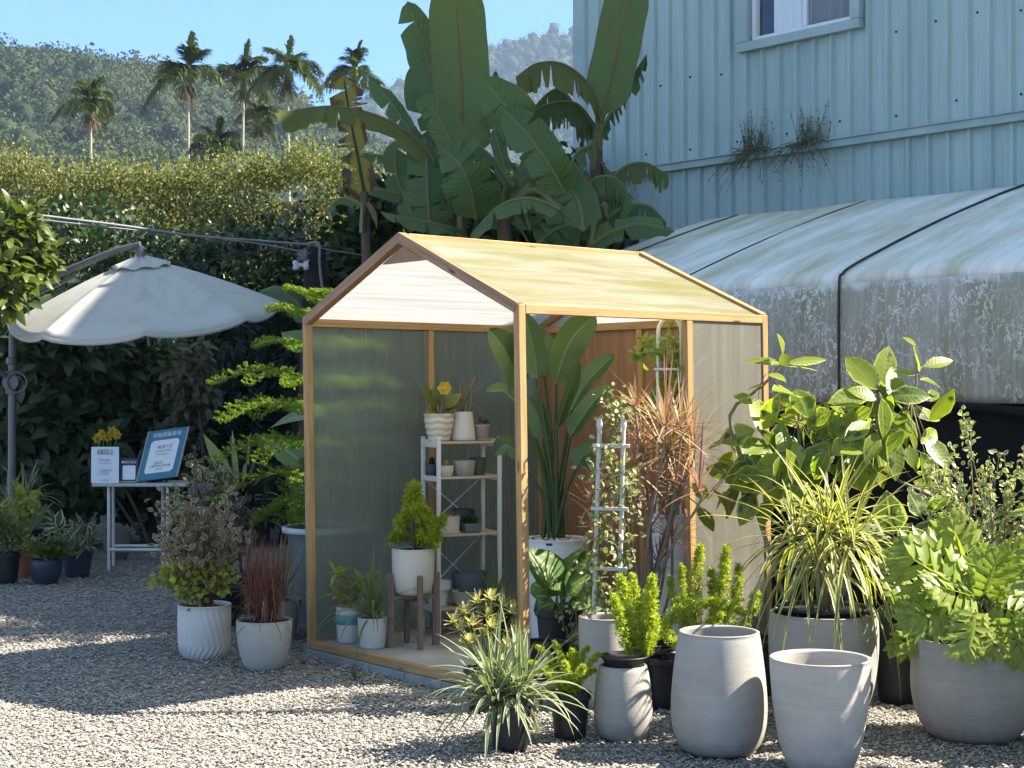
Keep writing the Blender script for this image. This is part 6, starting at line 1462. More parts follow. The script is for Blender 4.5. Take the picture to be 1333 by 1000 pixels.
def paddle():
    c = G(724, 838, FLOOR); d = 8.5; c = P(724, 800, d); c[2] = FLOOR
    t = thing('potted_bird_of_paradise', 'tall bird of paradise with paddle leaves in a white tub inside the greenhouse', 'potted plant', c)
    H = P(724, 701, d)[2] - FLOOR
    pot(t, c, [(.13, 0), (.145, .1), (.165, H * .6), (.178, H)], 'whiteplastic', .008, .02, seg=56)
    mb = MB(); b = P(715, 709, d - .172); beam(mb, b - V3(.018, 0, 0), b + V3(.018, 0, 0), .012, .012); mb.build('handle_slot', M['black'], t, bevel=.004)
    o, s = (640, 400), 3.126; q = lambda x, y, e=0: P(o[0] + x / s, o[1] + y / s, d + e); top = c + V3(0, 0, H)
    r = np.random.default_rng(4); mb = MB()
    for i in range(60): p = top + V3(r.uniform(-.13, .13), r.uniform(-.13, .13), -.004); lathe(mb, p, [(0, -.01), (.014, 0), (0, .012)], 6, c0=r.random())
    tag(mb.build('pebble_mulch', M['stone'], t, smooth=False), kind='stuff')
    LV = [([(262, 312, 0), (285, 220, .02), (330, 120, .05), (420, 30, .1)], 60, V3(.5, -1, .2), .25), ([(325, 420, 0), (370, 330, .02), (430, 260, .02), (500, 195, .0)], 40, V3(-.4, -.8, .6), .2), ([(320, 525, -.05), (370, 450, -.08), (420, 380, -.08), (490, 320, -.08)], 42, V3(-.4, -.8, .6), .2),
          ([(265, 490, -.08), (290, 410, -.1), (325, 310, -.1), (352, 220, -.1)], 30, V3(.8, -.8, .1), .5), ([(185, 290, -.05), (175, 200, -.06), (155, 110, -.08), (130, 20, -.1)], 48, V3(-.2, -1, .2), .75), ([(215, 280, .15), (215, 200, .2), (195, 120, .25), (170, 90, .25)], 45, V3(.4, -1, .2), .3),
          ([(110, 330, .1), (90, 260, .05), (50, 170, 0), (-10, 90, 0)], 60, V3(.5, -.9, .3), .1), ([(205, 540, .0), (195, 470, 0), (170, 410, 0), (140, 360, 0)], 42, V3(-.2, -1, .3), .3), ([(110, 400, -.12), (80, 365, -.18), (40, 335, -.22), (-25, 345, -.25)], 36, V3(0, -.6, .9), .9), ([(345, 650, -.05), (370, 610, -.06), (420, 585, -.06), (470, 600, -.06)], 40, V3(0, -.7, .7), .15), ([(130, 640, .1), (110, 600, .1), (60, 560, .1), (10, 600, .1)], 40, V3(0, -.8, .7), .1)]
    for ctrl, w_, fc, rn in LV:
        C = [q(*p) for p in ctrl]; mb = MB(); tube(mb, catmull([top + V3(r.normal(0, .025), r.normal(0, .02), -.01), top * .5 + C[0] * .5 + V3((C[0][0] - top[0]) * -.12, 0, .02), C[0]], 12), [.016, .011, .008], 8, rn, uvv=.25)
        blade(mb, C, w_ * 1.2 / s / F0 * d, fc, fold=.3, wave=.008, rnd=rn, rib=.007, tip=.3, base=.2); mb.build('leaf', M['bop'], t)
paddle()

# ---- inside left: shelf and its pots
def shelf():
    O = G(571, 831, FLOOR); d0 = O[1]
    ex = nz(V3(.9, .43, 0)); ey = V3(-ex[1], ex[0], 0); Wd, Dp = .385, .235; Ht = 1.15
    t = thing('plant_shelf', 'narrow white metal shelf unit of four tiers holding small pots', 'shelf', O)
    sp = lambda a, b, z: O + ex * a + ey * b + V3(0, 0, z)
    for a, b in ((0, 0), (Wd, 0), (0, Dp), (Wd, Dp)):
        mb = MB(); beam(mb, sp(a, b, 0), sp(a, b, Ht), .022, .022, up=ex); mb.build('leg', M['whitemetal'], t, smooth=False, bevel=.003)
    TZ = [.16, .585, .915, 1.118]
    for z in TZ:
        mb = MB(); beam(mb, sp(.012, Dp / 2, z), sp(Wd - .012, Dp / 2, z), Dp - .0, .014); s_ = mb.build('shelf_board', M['shelfwood'], t, smooth=False, bevel=.002)
        mb = MB(); beam(mb, sp(0, .012, z - .005), sp(0, Dp - .012, z - .005), .02, .045 if z > 1 else .03); mb.build('end_rail', M['whitemetal'], s_, smooth=False, bevel=.002); mb = MB(); beam(mb, sp(Wd, .012, z - .005), sp(Wd, Dp - .012, z - .005), .02, .045 if z > 1 else .03); mb.build('end_rail', M['whitemetal'], s_, smooth=False, bevel=.002)
    for z0, z1 in ((.6, .9), (.22, .56)):
        mb = MB(); tube(mb, [sp(.01, Dp + .004, z0), sp(Wd - .01, Dp + .004, z1)], .004, 6); tube(mb, [sp(.01, Dp + .008, z1), sp(Wd - .01, Dp + .008, z0)], .004, 6); mb.build('brace', M['whitemetal'], t)
    r = np.random.default_rng(31); Z = [FLOOR + z + .0075 for z in TZ]
    def spot(a, b, k): p = sp(a, b, 0); p[2] = Z[k]; return p
    # top tier
    c = spot(.045, .1, 3); t = thing('potted_yellow_orchid', 'cream wavy-ribbed pot with a yellow flower at left on the top shelf', 'potted plant', c)
    pot(t, c, [(.058, 0), (.07, .04), (.084, .1), (.088, .155)], 'cream', .008, .012, fn=lambda a, z, r_: r_ * (1 + .045 * np.sin(z * 175 + .8 * np.sin(a * 5)) * (r_ > .05)), seg=72)
    mb = MB(); dd = c[1]; b = c + V3(0, 0, .15)
    pxleaves(mb, [(574, 535, 553, 500, 7), (570, 536, 556, 532, 6), (576, 532, 565, 505, 7), (580, 532, 598, 508, 7), (582, 535, 600, 518, 6), (578, 530, 585, 500, 7), (584, 536, 594, 534, 5), (572, 534, 560, 515, 6), (577, 534, 590, 524, 6), (575, 535, 570, 512, 7)], dd, seed=3, shape='lance', dj=.02, tipd=.04, curl=.3); mb.build('foliage', M['orchleaf'], t)
    mb = MB(); hd = P(579, 506, dd - .04); A = np.arange(6) * 1.047; fd = nz(V3(-.1, -1, .2)); a0 = np.cross(fd, V3(0, 0, 1)); a1 = np.cross(a0, fd)
    leaves(mb, np.repeat(hd[None], 6, 0), a0 * np.cos(A)[:, None] + a1 * np.sin(A)[:, None] + fd * .2, np.repeat(-fd[None], 6, 0), .046, .02, r.random(6), 'oval'); tube(mb, [hd, hd + fd * .02], [.006, .012], 8, .9); mb.build('bloom', M['yellowpetal'], t)
    ms = MB(); stemto(ms, [b, b * .5 + hd * .5, hd], .004, .003); 
    for i in range(5): stemto(ms, [b + V3(r.normal(0, .02), r.normal(0, .02), -.01), b + V3(r.normal(0, .03), r.normal(0, .03), .06)], .008, .005)
    ms.build('stems', M['stemgrey'], t)
    c = spot(.195, .1, 3); t = thing('potted_stick_cactus', 'white bell-shaped pot with upright knobbly cactus stems on the top shelf', 'potted plant', c)
    pot(t, c + V3(0, 0, .008), [(.07, 0), (.073, .02), (.06, .13), (.056, .158)], 'whitepot', .006, .008); mb = MB(); lathe(mb, c, [(0, 0), (.07, .001), (.078, .012), (.07, .009), (0, .008)], 36); mb.build('saucer', M['whitepot'], t)
    mb = MB()
    for i, (x, y) in enumerate([(600, 497), (608, 500), (612, 500), (617, 494), (620, 490), (604, 505), (598, 507), (614, 508), (606, 512), (619, 500)]):
        e = P(x, y, c[1] + r.normal(0, .015)); b = c + V3(r.uniform(-.035, .035), r.uniform(-.03, .03), .155); C = catmull([b, (b + e) / 2 + r.normal(0, .006, 3), e], 22); tube(mb, C, .0065 + .0016 * np.sin(np.linspace(0, 28, 22)), 8)
    mb.build('stems', M['cactus'], t)
    c = spot(.315, .09, 3); t = thing('potted_rosette_succulent', 'small mauve clay pot with a grey rosette succulent at right on the top shelf', 'potted plant', c)
    pot(t, c + V3(0, 0, .008), [(.036, 0), (.048, .08)], 'mauve', .006, .008); mb = MB(); lathe(mb, c, [(0, 0), (.045, .001), (.05, .012), (.044, .008), (0, .008)], 30); mb.build('saucer', M['mauve'], t)
    mb = MB()
    for k in range(5):
        b = c + V3(r.normal(0, .02), r.normal(0, .015), .1 + r.normal(0, .012)); n = 11; az = np.arange(n) * 2.4; el = np.linspace(.1, 1.2, n)
        leaves(mb, np.repeat(b[None], n, 0), np.stack([np.cos(az) * np.cos(el), np.sin(az) * np.cos(el), np.sin(el)], -1), np.repeat(V3(0, 0, 1)[None], n, 0), .03, .009, r.random(n), 'oval', .4, -.2)
    mb.build('foliage', M['succ'], t)
    # second tier
    def small(a, b_, k, name, label, prof, mat, sauc=None, soil=.012, deep=False):
        c = spot(a, b_, k); t = thing(name, label, 'small pot' if deep else 'potted plant', c); off = .006 if sauc else 0
        pot(t, c + V3(0, 0, off), prof, mat, .006, soil, 40, deep=deep)
        if sauc: mb = MB(); R0 = prof[0][0] * 1.12; lathe(mb, c, [(0, 0), (R0, .001), (R0 * 1.06, .01), (R0 * .97, .007), (0, .006)], 30); mb.build('saucer', M[mat], t)
        return t, c
    t, c = small(-.0 + .02, .15, 2, 'potted_column_cactus', 'tiny dark navy pot with a thumb-like cactus behind the shelf leg', [(.03, 0), (.036, .03), (.034, .065)], 'navy')
    mb = MB(); lathe(mb, c + V3(0, 0, .055), [(.014, 0), (.018, .02), (.016, .04), (.008, .052), (0, .054)], 12); mb.build('cactus_body', M['core'], t)
    t, c = small(.075, .06, 2, 'potted_column_cactus', 'small white bowl pot with a pale thumb cactus on the second shelf', [(.027, 0), (.038, .02), (.042, .052)], 'cream', True)
    mb = MB(); lathe(mb, c + V3(0, 0, .05), [(.01, 0), (.016, .015), (.015, .035), (.008, .046), (0, .048)], 12); mb.build('cactus_body', M['cactus'], t)
    small(.19, .07, 2, 'empty_bowl_pot', 'wide speckled pale bowl pot in the middle of the second shelf', [(.052, 0), (.058, .01), (.064, .05), (.067, .08)], 'potpale', True, deep=True)
    small(.31, .14, 2, 'empty_cup_pot', 'dark green cup-shaped pot at right on the second shelf', [(.04, 0), (.045, .05), (.05, .098)], 'greenpot', deep=True)
    # third tier
    t, c = small(.1, .07, 1, 'potted_succulents', 'cream bowl of reddish succulents at left on the third shelf', [(.055, 0), (.057, .04), (.06, .088), (.062, .09)], 'cream', True)
    mb = MB(); rosette(mb, c + V3(-.02, 0, .085), 11, .05, .007, .2, 1.2, .05, seed=5, rndm=.3, taper=3, nn=5); rosette(mb, c + V3(.025, 0, .085), 11, .05, .007, .2, 1.2, .05, seed=6, rndm=.3, taper=3, nn=5); mb.build('foliage', M['dracred'], t)
    small(.225, .17, 1, 'empty_blue_pot', 'dark blue round pot at the back of the third shelf', [(.06, 0), (.065, .08), (.07, .09), (.07, .125)], 'navy', deep=True)
    c = spot(.225, .045, 1); t = thing('potted_bonsai', 'small dark grey tray pot with a low leafy plant on the third shelf', 'potted plant', c)
    mb = MB(); beam(mb, c, c + V3(0, 0, .055), .1, .066, up=ey); mb.build('pot', M['bluegrey'], t, smooth=False, bevel=.007)
    mb = MB(); beam(mb, c + V3(0, 0, .05), c + V3(0, 0, .0575), .086, .052, up=ey); mb.build('soil', M['soil'], t, smooth=False)
    mb = MB(); bush(mb, c + V3(0, 0, .075), (.045, .03, .02), 130, .018, .007, 9); mb.build('foliage', M['darkleaf'], t)
    # bottom tier
    small(.045, .12, 0, 'empty_rimmed_pot', 'pale blue-grey rimmed flowerpot at left on the bottom shelf', [(.05, 0), (.062, .09), (.063, .092), (.074, .093), (.076, .135)], 'whiteplastic', True, deep=True)
    small(.2, .05, 0, 'empty_bowl', 'beige low bowl on the bottom shelf', [(.055, 0), (.075, .03), (.088, .085)], 'potsand', deep=True)
    small(.27, .17, 0, 'empty_tub', 'dark blue-grey tub at the back of the bottom shelf', [(.085, 0), (.1, .1), (.11, .18)], 'bluegrey', deep=True)
shelf()
def inside_left():
    r = np.random.default_rng(41)
    # lemon cypress on a wooden stand
    c = G(540, 843, FLOOR); d = 8.55; c = P(538, 840, d); c[2] = FLOOR; zb = P(538, 772, d)[2]
    t = thing('plant_stand', 'grey wooden plant stand with four uprights', 'plant stand', c)
    a = R(20); hw = .118
    for k in range(4):
        q = c + V3(math.cos(a + k * math.pi / 2) * hw * 1.12, math.sin(a + k * math.pi / 2) * hw * 1.12, 0); mb = MB(); beam(mb, q, q + V3(0, 0, zb - FLOOR + .11), .04, .024, up=(-math.sin(a + k * math.pi / 2), math.cos(a + k * math.pi / 2), 0)); mb.build('leg', M['greywood'], t, smooth=False, bevel=.003)
    for k in range(2):
        v = V3(math.cos(a + k * math.pi / 2), math.sin(a + k * math.pi / 2), 0); mb = MB(); z = zb - FLOOR - .022 - k * .027; beam(mb, c - v * .118 + V3(0, 0, z), c + v * .118 + V3(0, 0, z), .036, .026); mb.build('cross_rail', M['greywood'], t, smooth=False, bevel=.003)
    c2 = c.copy(); c2[2] = zb - .009
    t = thing('potted_lemon_cypress', 'bright yellow-green lemon cypress in a cream pot raised on the wooden stand', 'potted plant', c2)
    pot(t, c2, [(.075, 0), (.1, .025), (.114, .09), (.119, .18), (.12, .255)], 'cream', .01, .015)
    mb = MB(); rr = np.random.default_rng(3); base = c2 + V3(0, 0, .25)
    for i in range(95):
        h = rr.random() ** 1.2; az = rr.uniform(0, 6.283); rad = (.155 * (1 - h * .86)) * rr.uniform(.45, 1.05) if h > .15 else .15 * rr.uniform(.4, 1)
        p = base + V3(-.0 + math.cos(az) * rad, math.sin(az) * rad, .02 + h * .33); 
        if rr.random() < .3: p = base + V3(.1 + math.cos(az) * .07 * rr.random(), math.sin(az) * .07, .05 + rr.random() * .13)
        n = 60; q = nz(rr.normal(0, 1, (n, 3)) + V3(0, 0, .6)); leaves(mb, p + q * .012 * rr.random((n, 1)), q, rr.normal(0, 1, (n, 3)), rr.uniform(.02, .045, n), .0055, np.clip(.35 + .35 * h + rr.normal(0, .2, n), 0, 1), 'tiny', .2, .1)
    mb.build('foliage', M['lemon'], t)
    mb = MB(); stemto(mb, [base - V3(0, 0, .01), base + V3(0, 0, .2)], .01, .004); mb.build('trunk', M['bark'], t)
    # banded pot with yellow-leaved plant
    c = G(454, 836, FLOOR); t = thing('potted_yellow_shrub', 'plant with yellowing leaves in a white pot with a teal band in the left corner', 'potted plant', c); d = c[1]
    pot(t, c, [(.062, 0), (.07, .08), (.073, .2)], 'whitepot', .007, .015)
    mb = MB(); lathe(mb, c, [(.0715, .105), (.073, .106), (.0743, .16), (.0728, .161)], 40); mb.build('band', M['teal'], t)
    mb = MB(); tips = [P(x, y, d + r.normal(0, .03)) for x, y in ((438, 748), (448, 752), (470, 755), (452, 770), (440, 775), (465, 772), (478, 762), (455, 785))]
    for i, e in enumerate(tips): rosette(mb, e, 8, .085, .016, -.3, .9, .3, seed=i + 60, taper=3, nn=6)
    mb.build('foliage', M['limeleaf'], t); twiggy(t, c + V3(0, 0, .18), tips, 'stemgrey', .004)
    c = G(485, 843, FLOOR); t = thing('potted_ponytail_grass', 'fountain of long green grass leaves in a plain white pot by the sill', 'potted plant', c)
    pot(t, c, [(.068, 0), (.078, .07), (.083, .165)], 'whitepot', .008, .015)
    mb = MB(); rosette(mb, c + V3(0, 0, .16), 50, .46, .0075, .2, 1.4, .8, seed=70, lj=.25, nn=12); rosette(mb, c + V3(0, 0, .19), 18, .34, .006, .9, 1.5, .35, seed=71, lj=.2, nn=12); mb.build('foliage', M['grassgreen'], t)
    # spider plant beside shelf
    c = G(647, 830, FLOOR); t = thing('potted_spider_grass', 'dark arching grass-like plant in a black pot between the shelf and the near post', 'potted plant', c); blackpot(t, c, .09, .14)
    mb = MB(); rosette(mb, c + V3(0, 0, .17), 60, .3, .0065, .0, 1.45, .65, seed=80, lj=.25, nn=11); mb.build('foliage', M['grassgreen'], t)
    mb = MB(); stemto(mb, [c + V3(0, 0, .1), c + V3(0, 0, .2)], .012, .009); mb.build('stem', M['stemred'], t)
inside_left()

# ---- left of the greenhouse
def spray(mb, ms, b, tips, nl, L, W, r, shape='oval', k0=6, jit=.03, sr=.005):
    for e in tips:
        m_ = b * .45 + e * .55 + V3(r.normal(0, .04), r.normal(0, .04), .03); bb = b + V3(r.normal(0, .03), r.normal(0, .03), 0); C = catmull([bb, m_, e], 24); tube(ms, C, [sr, .0015], 5)
        k = r.integers(k0, 24, nl); T = nz(np.gradient(C, axis=0))[k]; q = nz(r.normal(0, 1, (nl, 3)) + V3(0, -.2, .1)); l = L * r.uniform(.6, 1.2, nl)
        leaves(mb, C[k] + r.normal(0, jit, (nl, 3)), nz(q + T * .7), r.normal(0, .5, (nl, 3)) + V3(.1, -.45, .7), l, W * l / L, np.clip(r.normal(.5, .25, nl), 0, 1), shape, .25, .3)
def left_group():
    global rng
    rng = np.random.default_rng(123); r = np.random.default_rng(55)
    c = G(266, 856); t = thing('potted_pink_shrub', 'pinkish-green leafy shrub in a white swirl-fluted pot', 'potted plant', c); d = c[1]
    pot(t, c, [(.115, 0), (.142, .05), (.15, .15), (.15, .3)], 'whitepot', .012, .025, seg=260, fn=lambda a, z, r_: r_ * (1 - .05 * np.abs(np.sin(a * 13 + np.where(z > .07, (z - .07) * 24, (.07 - z) * 60))) * (r_ > .11) * np.clip((.3 - z) * 60, 0, 1)))
    s = d / F0; mb = MB(); ms = MB(); TT = [(205, 655), (212, 690), (222, 640), (235, 655), (228, 670), (250, 650), (262, 665), (245, 700), (270, 690), (285, 670), (300, 665), (290, 700), (308, 695), (215, 715), (258, 720), (280, 725), (204, 700), (240, 680), (296, 648), (275, 655)]
    spray(mb, ms, c + V3(0, 0, .27), [P(x, y, d + r.normal(0, .09)) for x, y in TT], 48, .048, .015, r); ms.build('twigs', M['stemred'], t)
    mb.build('foliage', M['pinkleaf'], t)
    mb = MB()
    for k, (x, y, rx, ry, n) in enumerate([(240, 748, 40, 24, 260), (285, 752, 26, 20, 110), (222, 758, 20, 16, 70), (250, 778, 22, 12, 60)]): bush(mb, P(x, y, d - .08), (rx * s, rx * s * .8, ry * s), n, .034, .016, 620 + k, 'round', .3, .2, .3, .5, .25)
    mb.build('lower_leaves', M['limeleaf'], t); twiggy(t, c + V3(0, 0, .27), [P(x, y, d + r.normal(0, .08)) for x, y in ((235, 690), (255, 670), (270, 690), (290, 690), (225, 740), (250, 740), (280, 745), (215, 710))], 'stemred', .006)
    c = G(283, 815); t = thing('potted_silver_shrub', 'silvery variegated small-leaved shrub behind the fluted pot', 'potted plant', c); d = c[1]; s = d / F0
    blackpot(t, c, .17, .25); mb = MB(); ms = MB(); TT = [(250, 600), (262, 618), (275, 598), (285, 615), (300, 612), (245, 625), (262, 640), (290, 640), (310, 640), (318, 655), (240, 650), (275, 660), (300, 668), (322, 680), (255, 672), (285, 690), (310, 700), (268, 625), (296, 628), (280, 650), (330, 665), (232, 640)]
    spray(mb, ms, c + V3(0, 0, .23), [P(x, y, d + r.normal(0, .1)) for x, y in TT], 48, .054, .017, r, k0=8); mb.build('foliage', M['silverleaf'], t); ms.build('stems', M['bark'], t)
    c = G(344, 871); t = thing('potted_red_grass', 'red fountain grass in a pale tapering pot nearest the greenhouse corner', 'potted plant', c); d = c[1]
    pot(t, c, [(.09, 0), (.115, .04), (.14, .13), (.15, .22), (.15, .265)], 'potsand', .012, .02); b = c + V3(0, 0, .25)
    mb = MB(); n = 230; D = np.stack([r.normal(0, .2, n), r.normal(0, .18, n), np.ones(n)], -1); straps(mb, b + r.normal(0, .035, (n, 3)) * V3(1, 1, 0), D, r.uniform(.28, .58, n), .0036, r.uniform(0, .25, n), r.random(n), n=8, wob=.03)
    rosette(mb, b, 70, .36, .0034, .35, 1.2, .75, seed=91, lj=.25, nn=11); mb.build('foliage', M['grassred'], t)
    mb = MB(); n = 42; D = np.stack([r.normal(0, .3, n), r.normal(0, .3, n), np.ones(n)], -1); straps(mb, b + r.normal(0, .04, (n, 3)) * V3(1, 1, 0), D, r.uniform(.2, .52, n), .0036, r.uniform(.1, .7, n), r.random(n), n=9, wob=.05); mb.build('dry_blades', M['grassdry'], t)
    c = G(366, 832); t = thing('potted_striped_grass', 'grey pot of striped arching grass tucked between the red grass and the greenhouse', 'potted plant', c)
    pot(t, c, [(.08, 0), (.1, .08), (.125, .24)], 'potpale', .012, .02); mb = MB(); rosette(mb, c + V3(0, 0, .23), 85, .44, .0065, .15, 1.5, .6, seed=93, lj=.25, nn=11); mb.build('foliage', M['liriope'], t)
    # cordyline
    c = G(312, 800); c = P(312, 790, 10.4); c[2] = 0; t = thing('potted_cordyline', 'dark purple cordyline with one pale striped leaf behind the silver shrub', 'potted plant', c); d = 10.4; blackpot(t, c, .15, .28)
    mb = MB(); h = P(312, 655, d)
    rosette(mb, h, 26, .42, .026, .1, 1.35, .45, seed=95, taper=3, nn=9); rosette(mb, P(330, 680, d - .1), 20, .36, .024, .1, 1.3, .5, seed=96, taper=3, nn=9); mb.build('foliage', M['cordyline'], t)
    mb = MB(); pxleaves(mb, [(306, 640, 266, 565, 8), (300, 640, 258, 600, 5), (310, 640, 302, 560, 3), (316, 640, 325, 562, 3)], d - .1, shape='lance', seed=2, curl=.1); mb.build('pale_leaves', M['cordlight'], t)
    mb = MB(); stemto(mb, [c + V3(0, 0, .25), h], .018, .015); stemto(mb, [c + V3(0.03, 0, .25), P(330, 680, d - .1)], .016, .013); mb.build('stems', M['stemgrey'], t)
    # Norfolk pine
    d = 9.75; c = P(426, 800, d); c[2] = 0; t = thing('potted_norfolk_pine', 'tiered bright green Norfolk pine in a white-rimmed dark tub behind the greenhouse corner', 'potted plant', c)
    zr = P(426, 686, d)[2]; pot(t, c, [(.19, 0), (.22, .2), (.25, zr - .05), (.27, zr)], 'bluegrey', .02, .04); mb = MB(); lathe(mb, c, [(.262, zr - .03), (.285, zr - .028), (.287, zr + .004), (.27, zr + .008), (.26, zr + .004)], 56); mb.build('rim', M['whiteplastic'], t)
    mb = MB(); top = P(426, 385, d); tube(mb, [c + V3(0, 0, zr - .03), top], [.016, .005], 8); mb.build('trunk', M['stemgrey'], t)
    mb = MB()
    for y, Lb, n, up, a0 in ((400, .22, 5, .55, .3), (425, .36, 6, .35, .9), (468, .48, 6, .28, .1), (512, .62, 7, .18, .5), (548, .76, 7, .1, .0), (588, .72, 7, 0, .35), (625, .62, 6, -.1, .7), (655, .5, 6, -.2, .2)):
        o_ = P(426, y, d)
        for k in range(n):
            az = math.pi + a0 * .4 + k * 2 * math.pi / n + rng.normal(0, .1); dr = V3(math.cos(az), math.sin(az), 0); Lk = Lb * rng.uniform(.85, 1.12) * (.75 if dr[0] * .634 - dr[1] * .773 > .2 else 1)
            tt = np.linspace(0, 1, 16)[:, None]; C = o_ + dr * Lk * tt + V3(0, 0, 1) * (up * Lk * tt + .12 * Lk * np.sin(tt * 3.1) - .1 * Lk * tt ** 3); tube(mb, C, [.006, .002], 5, .3); sd_ = V3(-dr[1], dr[0], 0)
            for i in range(2, 16):
                for sg in (-1, 1):
                    l2 = .19 * math.sin(math.pi * (.2 + .72 * i / 16)) * rng.uniform(.8, 1.1) * (Lk / .6) ** .5; dd_ = nz(dr * .75 + sd_ * sg + V3(0, 0, .12 + rng.normal(0, .1)))
                    plume(mb, [C[i], C[i] + dd_ * l2 * .6, C[i] + dd_ * l2 + V3(0, 0, .012)], .02, 46, np.clip(.4 + i / 40, 0, 1), w=.0022)
            plume(mb, [C[9], C[12], C[15]], .02, 60, .6, w=.0022)
    mb.build('foliage', M['norfolk'], t)
    # broad pale leaves behind the pine
    d = 11.2; c = P(400, 780, d); c[2] = 0; t = thing('elephant_ear', 'broad pale elephant-ear leaves glimpsed between the pine branches', 'plant', c); mb = MB()
    L = [(398, 450, 366, 432, 16), (405, 540, 350, 546, 15), (392, 600, 340, 560, 20), (420, 600, 380, 580, 24), (415, 650, 372, 612, 24), (405, 690, 375, 640, 22), (430, 500, 470, 470, 24), (440, 560, 490, 540, 26)]
    pb = pxleaves(mb, L, d, face=V3(.2, -.6, .75), shape='heart', seed=6, curl=.25); mb.build('foliage', M['taro'], t); twiggy(t, c, pb, 'stemgreen', .012)
    # broad blue-green leaf behind the pole
    d = 15.0; c = P(392, 700, d); c[2] = 0; t = thing('young_banana', 'low young banana whose blue-green leaf spreads behind the leaning pole', 'banana plant', c); mb = MB(); tube(mb, catmull([c, P(396, 480, d), P(402, 420, d)], 10), [.06, .03], 8); mb.build('pseudostem', M['bananabark'], t)
    for ctrl in ([(402, 418, .1), (385, 392, .2), (362, 380, .25), (338, 378, .3)], [(402, 418, .1), (420, 395, .2), (440, 385, .25), (455, 392, .3)]):
        mb = MB(); blade(mb, [P(a, b_, d + e) for a, b_, e in ctrl], .12, V3(0, -.7, .7), rnd=.4, hang=.2); mb.build('leaf', M['banana'], t)
left_group()
def far_left():
    r = np.random.default_rng(66)
    def at(px_, y): return G(px_, y)
    c = at(8, 760); t = thing('potted_bush', 'bushy olive plant in a black pot at the very left edge', 'potted plant', c); d = c[1]; s = d / F0; blackpot(t, c, .11, .24)
    mb = MB(); bush(mb, P(6, 692, d), (30 * s, 26 * s, 32 * s), 900, .04, .012, 700, 'oval', .3, .2, .3, .5, .25); mb.build('foliage', M['hedge'], t); twiggy(t, c + V3(0, 0, .22), [P(x, y, d) for x, y in ((0, 680), (15, 690), (8, 670))], 'bark', .006)
    c = at(34, 752); t = thing('potted_sapling', 'terracotta pot with a thin-stemmed sapling beside the navy pot', 'potted plant', c); d = c[1]; s = d / F0
    pot(t, c, [(.058, 0), (.075, .17), (.083, .172), (.085, .2)], 'terracotta', .008, .02); mb = MB(); bush(mb, P(30, 655, d), (22 * s, 20 * s, 26 * s), 140, .07, .022, 710, 'oval', .3, .3, .1); bush(mb, P(32, 705, d), (14 * s, 12 * s, 12 * s), 120, .035, .012, 711); mb.build('foliage', M['limeleaf'], t); twiggy(t, c + V3(0, 0, .18), [P(24, 655, d), P(36, 650, d), P(40, 700, d)], 'stemgrey', .008)
    c = at(60, 760); t = thing('potted_groundcover', 'rounded navy pot overflowing with low green groundcover', 'potted plant', c); d = c[1]; s = d / F0
    pot(t, c, [(.08, 0), (.11, .06), (.125, .14), (.12, .19)], 'navy', .01, .02); mb = MB(); bush(mb, P(66, 716, d - .02), (28 * s, 22 * s, 15 * s), 900, .03, .011, 720, 'round', .2, .2, .5); mb.build('foliage', M['litleaf'], t)
    c = at(101, 751); t = thing('potted_variegated_ginger', 'white-edged broad-leaved plant in a dark navy pot nearest the table', 'potted plant', c); d = c[1]; blackpot(t, c, .125, .21, 'navy')
    mb = MB(); tips = [P(x, y, d + r.normal(0, .06)) for x, y in ((98, 690), (108, 685), (118, 700), (90, 700), (112, 712), (100, 708), (122, 690))]
    for i, e in enumerate(tips): rosette(mb, e, 8, .13, .02, -.3, 1.0, .35, seed=730 + i, taper=3, nn=7)
    mb.build('foliage', M['whitleaf'], t); twiggy(t, c + V3(0, 0, .19), tips, 'stemgreen', .006)
    c = at(64, 742); t = thing('white_edged_plant', 'plant with large white-edged leaves standing behind the navy pot', 'potted plant', c); d = 12.9; c[1] = d; blackpot(t, c, .1, .2)
    mb = MB(); pxleaves(mb, [(70, 680, 50, 660, 5), (70, 682, 66, 656, 5), (72, 684, 44, 672, 5), (72, 686, 46, 682, 5), (74, 686, 80, 662, 5), (76, 690, 84, 672, 5), (74, 690, 60, 690, 4), (78, 694, 92, 686, 5), (70, 690, 52, 694, 5)], d, shape='lance', seed=3); mb.build('foliage', M['whitleaf'], t); twiggy(t, c + V3(0, 0, .18), [P(72, 684, d), P(76, 690, d)], 'stemgreen', .007)
    d = 13.4; c = P(30, 760, d); c[2] = 0; t = thing('striped_spider_plant', 'white-striped arching plant at the foot of the umbrella pole', 'potted plant', c); blackpot(t, c, .14, .3)
    mb = MB(); rosette(mb, P(34, 650, d), 40, .36, .017, -.1, 1.3, .6, seed=740, taper=3, nn=9); rosette(mb, P(12, 655, d + .1), 26, .33, .016, -.1, 1.3, .6, seed=741, taper=3, nn=9); mb.build('foliage', M['whitleaf'], t); twiggy(t, c + V3(0, 0, .28), [P(34, 650, d), P(12, 655, d + .1)], 'stemgrey', .012)
    d = 13.0; c = P(52, 750, d); c[2] = 0; t = thing('canna', 'canna with reddish and olive blades behind the terracotta pot', 'plant', c)
    mb = MB(); pxleaves(mb, [(32, 690, 20, 650, 9), (36, 700, 62, 650, 8), (28, 700, 4, 655, 9), (40, 690, 58, 655, 7)], d, shape='lance', seed=5, curl=.15); mb.build('foliage', M['croton'] if False else M['banana_old'], t); twiggy(t, c, [P(32, 690, d), P(36, 700, d)], 'stemred', .01)
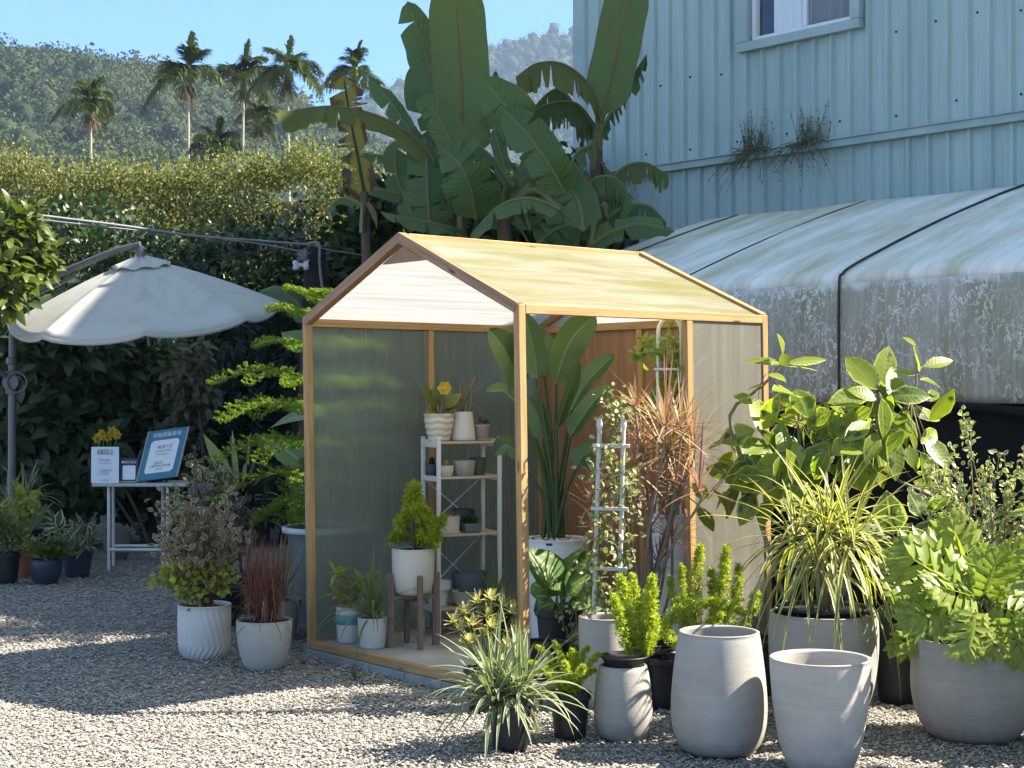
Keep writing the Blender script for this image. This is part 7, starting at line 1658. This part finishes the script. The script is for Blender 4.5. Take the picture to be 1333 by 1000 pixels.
    def rock(px_, y, w_, h_, label, m, seed, dd=0):
        c = G(px_, y); c[1] += dd; rr = np.random.default_rng(seed); V = ICO_V * (1 + rr.normal(0, .09, (len(ICO_V), 1))) * V3(w_, w_ * .7, h_) + c + V3(0, 0, h_ * .75); mb = MB(); mb.add(V, ICO_F)
        o = mb.build('rock', M[m], loc=c); mm = o.modifiers.new('s', 'SUBSURF'); mm.levels = mm.render_levels = 1; tag(o, label, 'rock')
    rock(134, 737, .13, .2, 'squat brown rock beside the left leg of the folding table', 'rock', 3, .5); rock(158, 722, .14, .3, 'upright grey stone standing under the folding table', 'greyrock', 4, 1.2); rock(58, 728, .16, .22, 'rounded brown boulder behind the navy pot', 'rock', 6, .8)
    # loose stones by the footing
    for x, y, w_, lb, sd_ in ((396, 864, .03, 'small orange-brown stone at the foot of the front left post', 7),): rock(x, y, w_, w_ * .8, lb, 'rock', sd_)
far_left()
# black nursery pots standing empty in the shade behind the row
def spare():
    for px_, y, r_, h_, lb in ((985, 905, .12, .28, 'empty black nursery pot in the shade behind the tall grey planter'), (868, 922, .1, .24, 'empty black nursery pot behind the dish of foxtail fern'), (707, 905, .12, .26, 'empty black nursery pot beside the near greenhouse post')):
        c = G(px_, y); t = thing('nursery_pot', lb, 'pot', c, 'empty nursery pots'); blackpot(t, c, r_, h_)
spare()

# unseen planters added just outside the right edge to cast shade on the row
def added_shade_shrubs():
    for x, y, r0, h, lb, sd_ in ((2.62, 6.45, .2, .4, 'leafy shrub in a wide grey planter beyond the right edge, beside the philodendron', 801), (2.27, 5.9, .19, .42, 'tall leafy shrub in a grey planter beyond the right edge, nearest the camera', 802)):
        c = V3(x, y, 0); t = thing('added_shade_shrub', lb, 'potted plant', c, 'shrubs ending the planter row')
        pot(t, c, [(r0 * .62, 0), (r0 * .9, .06), (r0 * 1.02, .2), (r0, h)], 'potgrey', .016, .02); mb = MB()
        tl_ = sd_ == 802; bush(mb, c + V3(0, 0, h + (.42 if tl_ else .2)), (.26, .26, .5 if tl_ else .24), 330 if tl_ else 420, .15 if tl_ else .11, .035, sd_, 'lance' if tl_ else 'oval', .2); mb.build('foliage', M['philo'], t); twiggy(t, c + V3(0, 0, h - .02), [c + V3(.1, 0, h + .25), c + V3(-.1, .05, h + .2), c + V3(0, -.1, h + .28)], 'stemgrey', .008)
added_shade_shrubs()

def sprout():
    c = G(461, 884); t = thing('weed_sprout', 'tiny green weed sprouting from the gravel by the greenhouse footing', 'weed', c); mb = MB(); rosette(mb, c, 26, .06, .004, .1, 1.3, .4, seed=990, taper=3, nn=5); mb.build('foliage', M['litleaf'], t)
sprout()
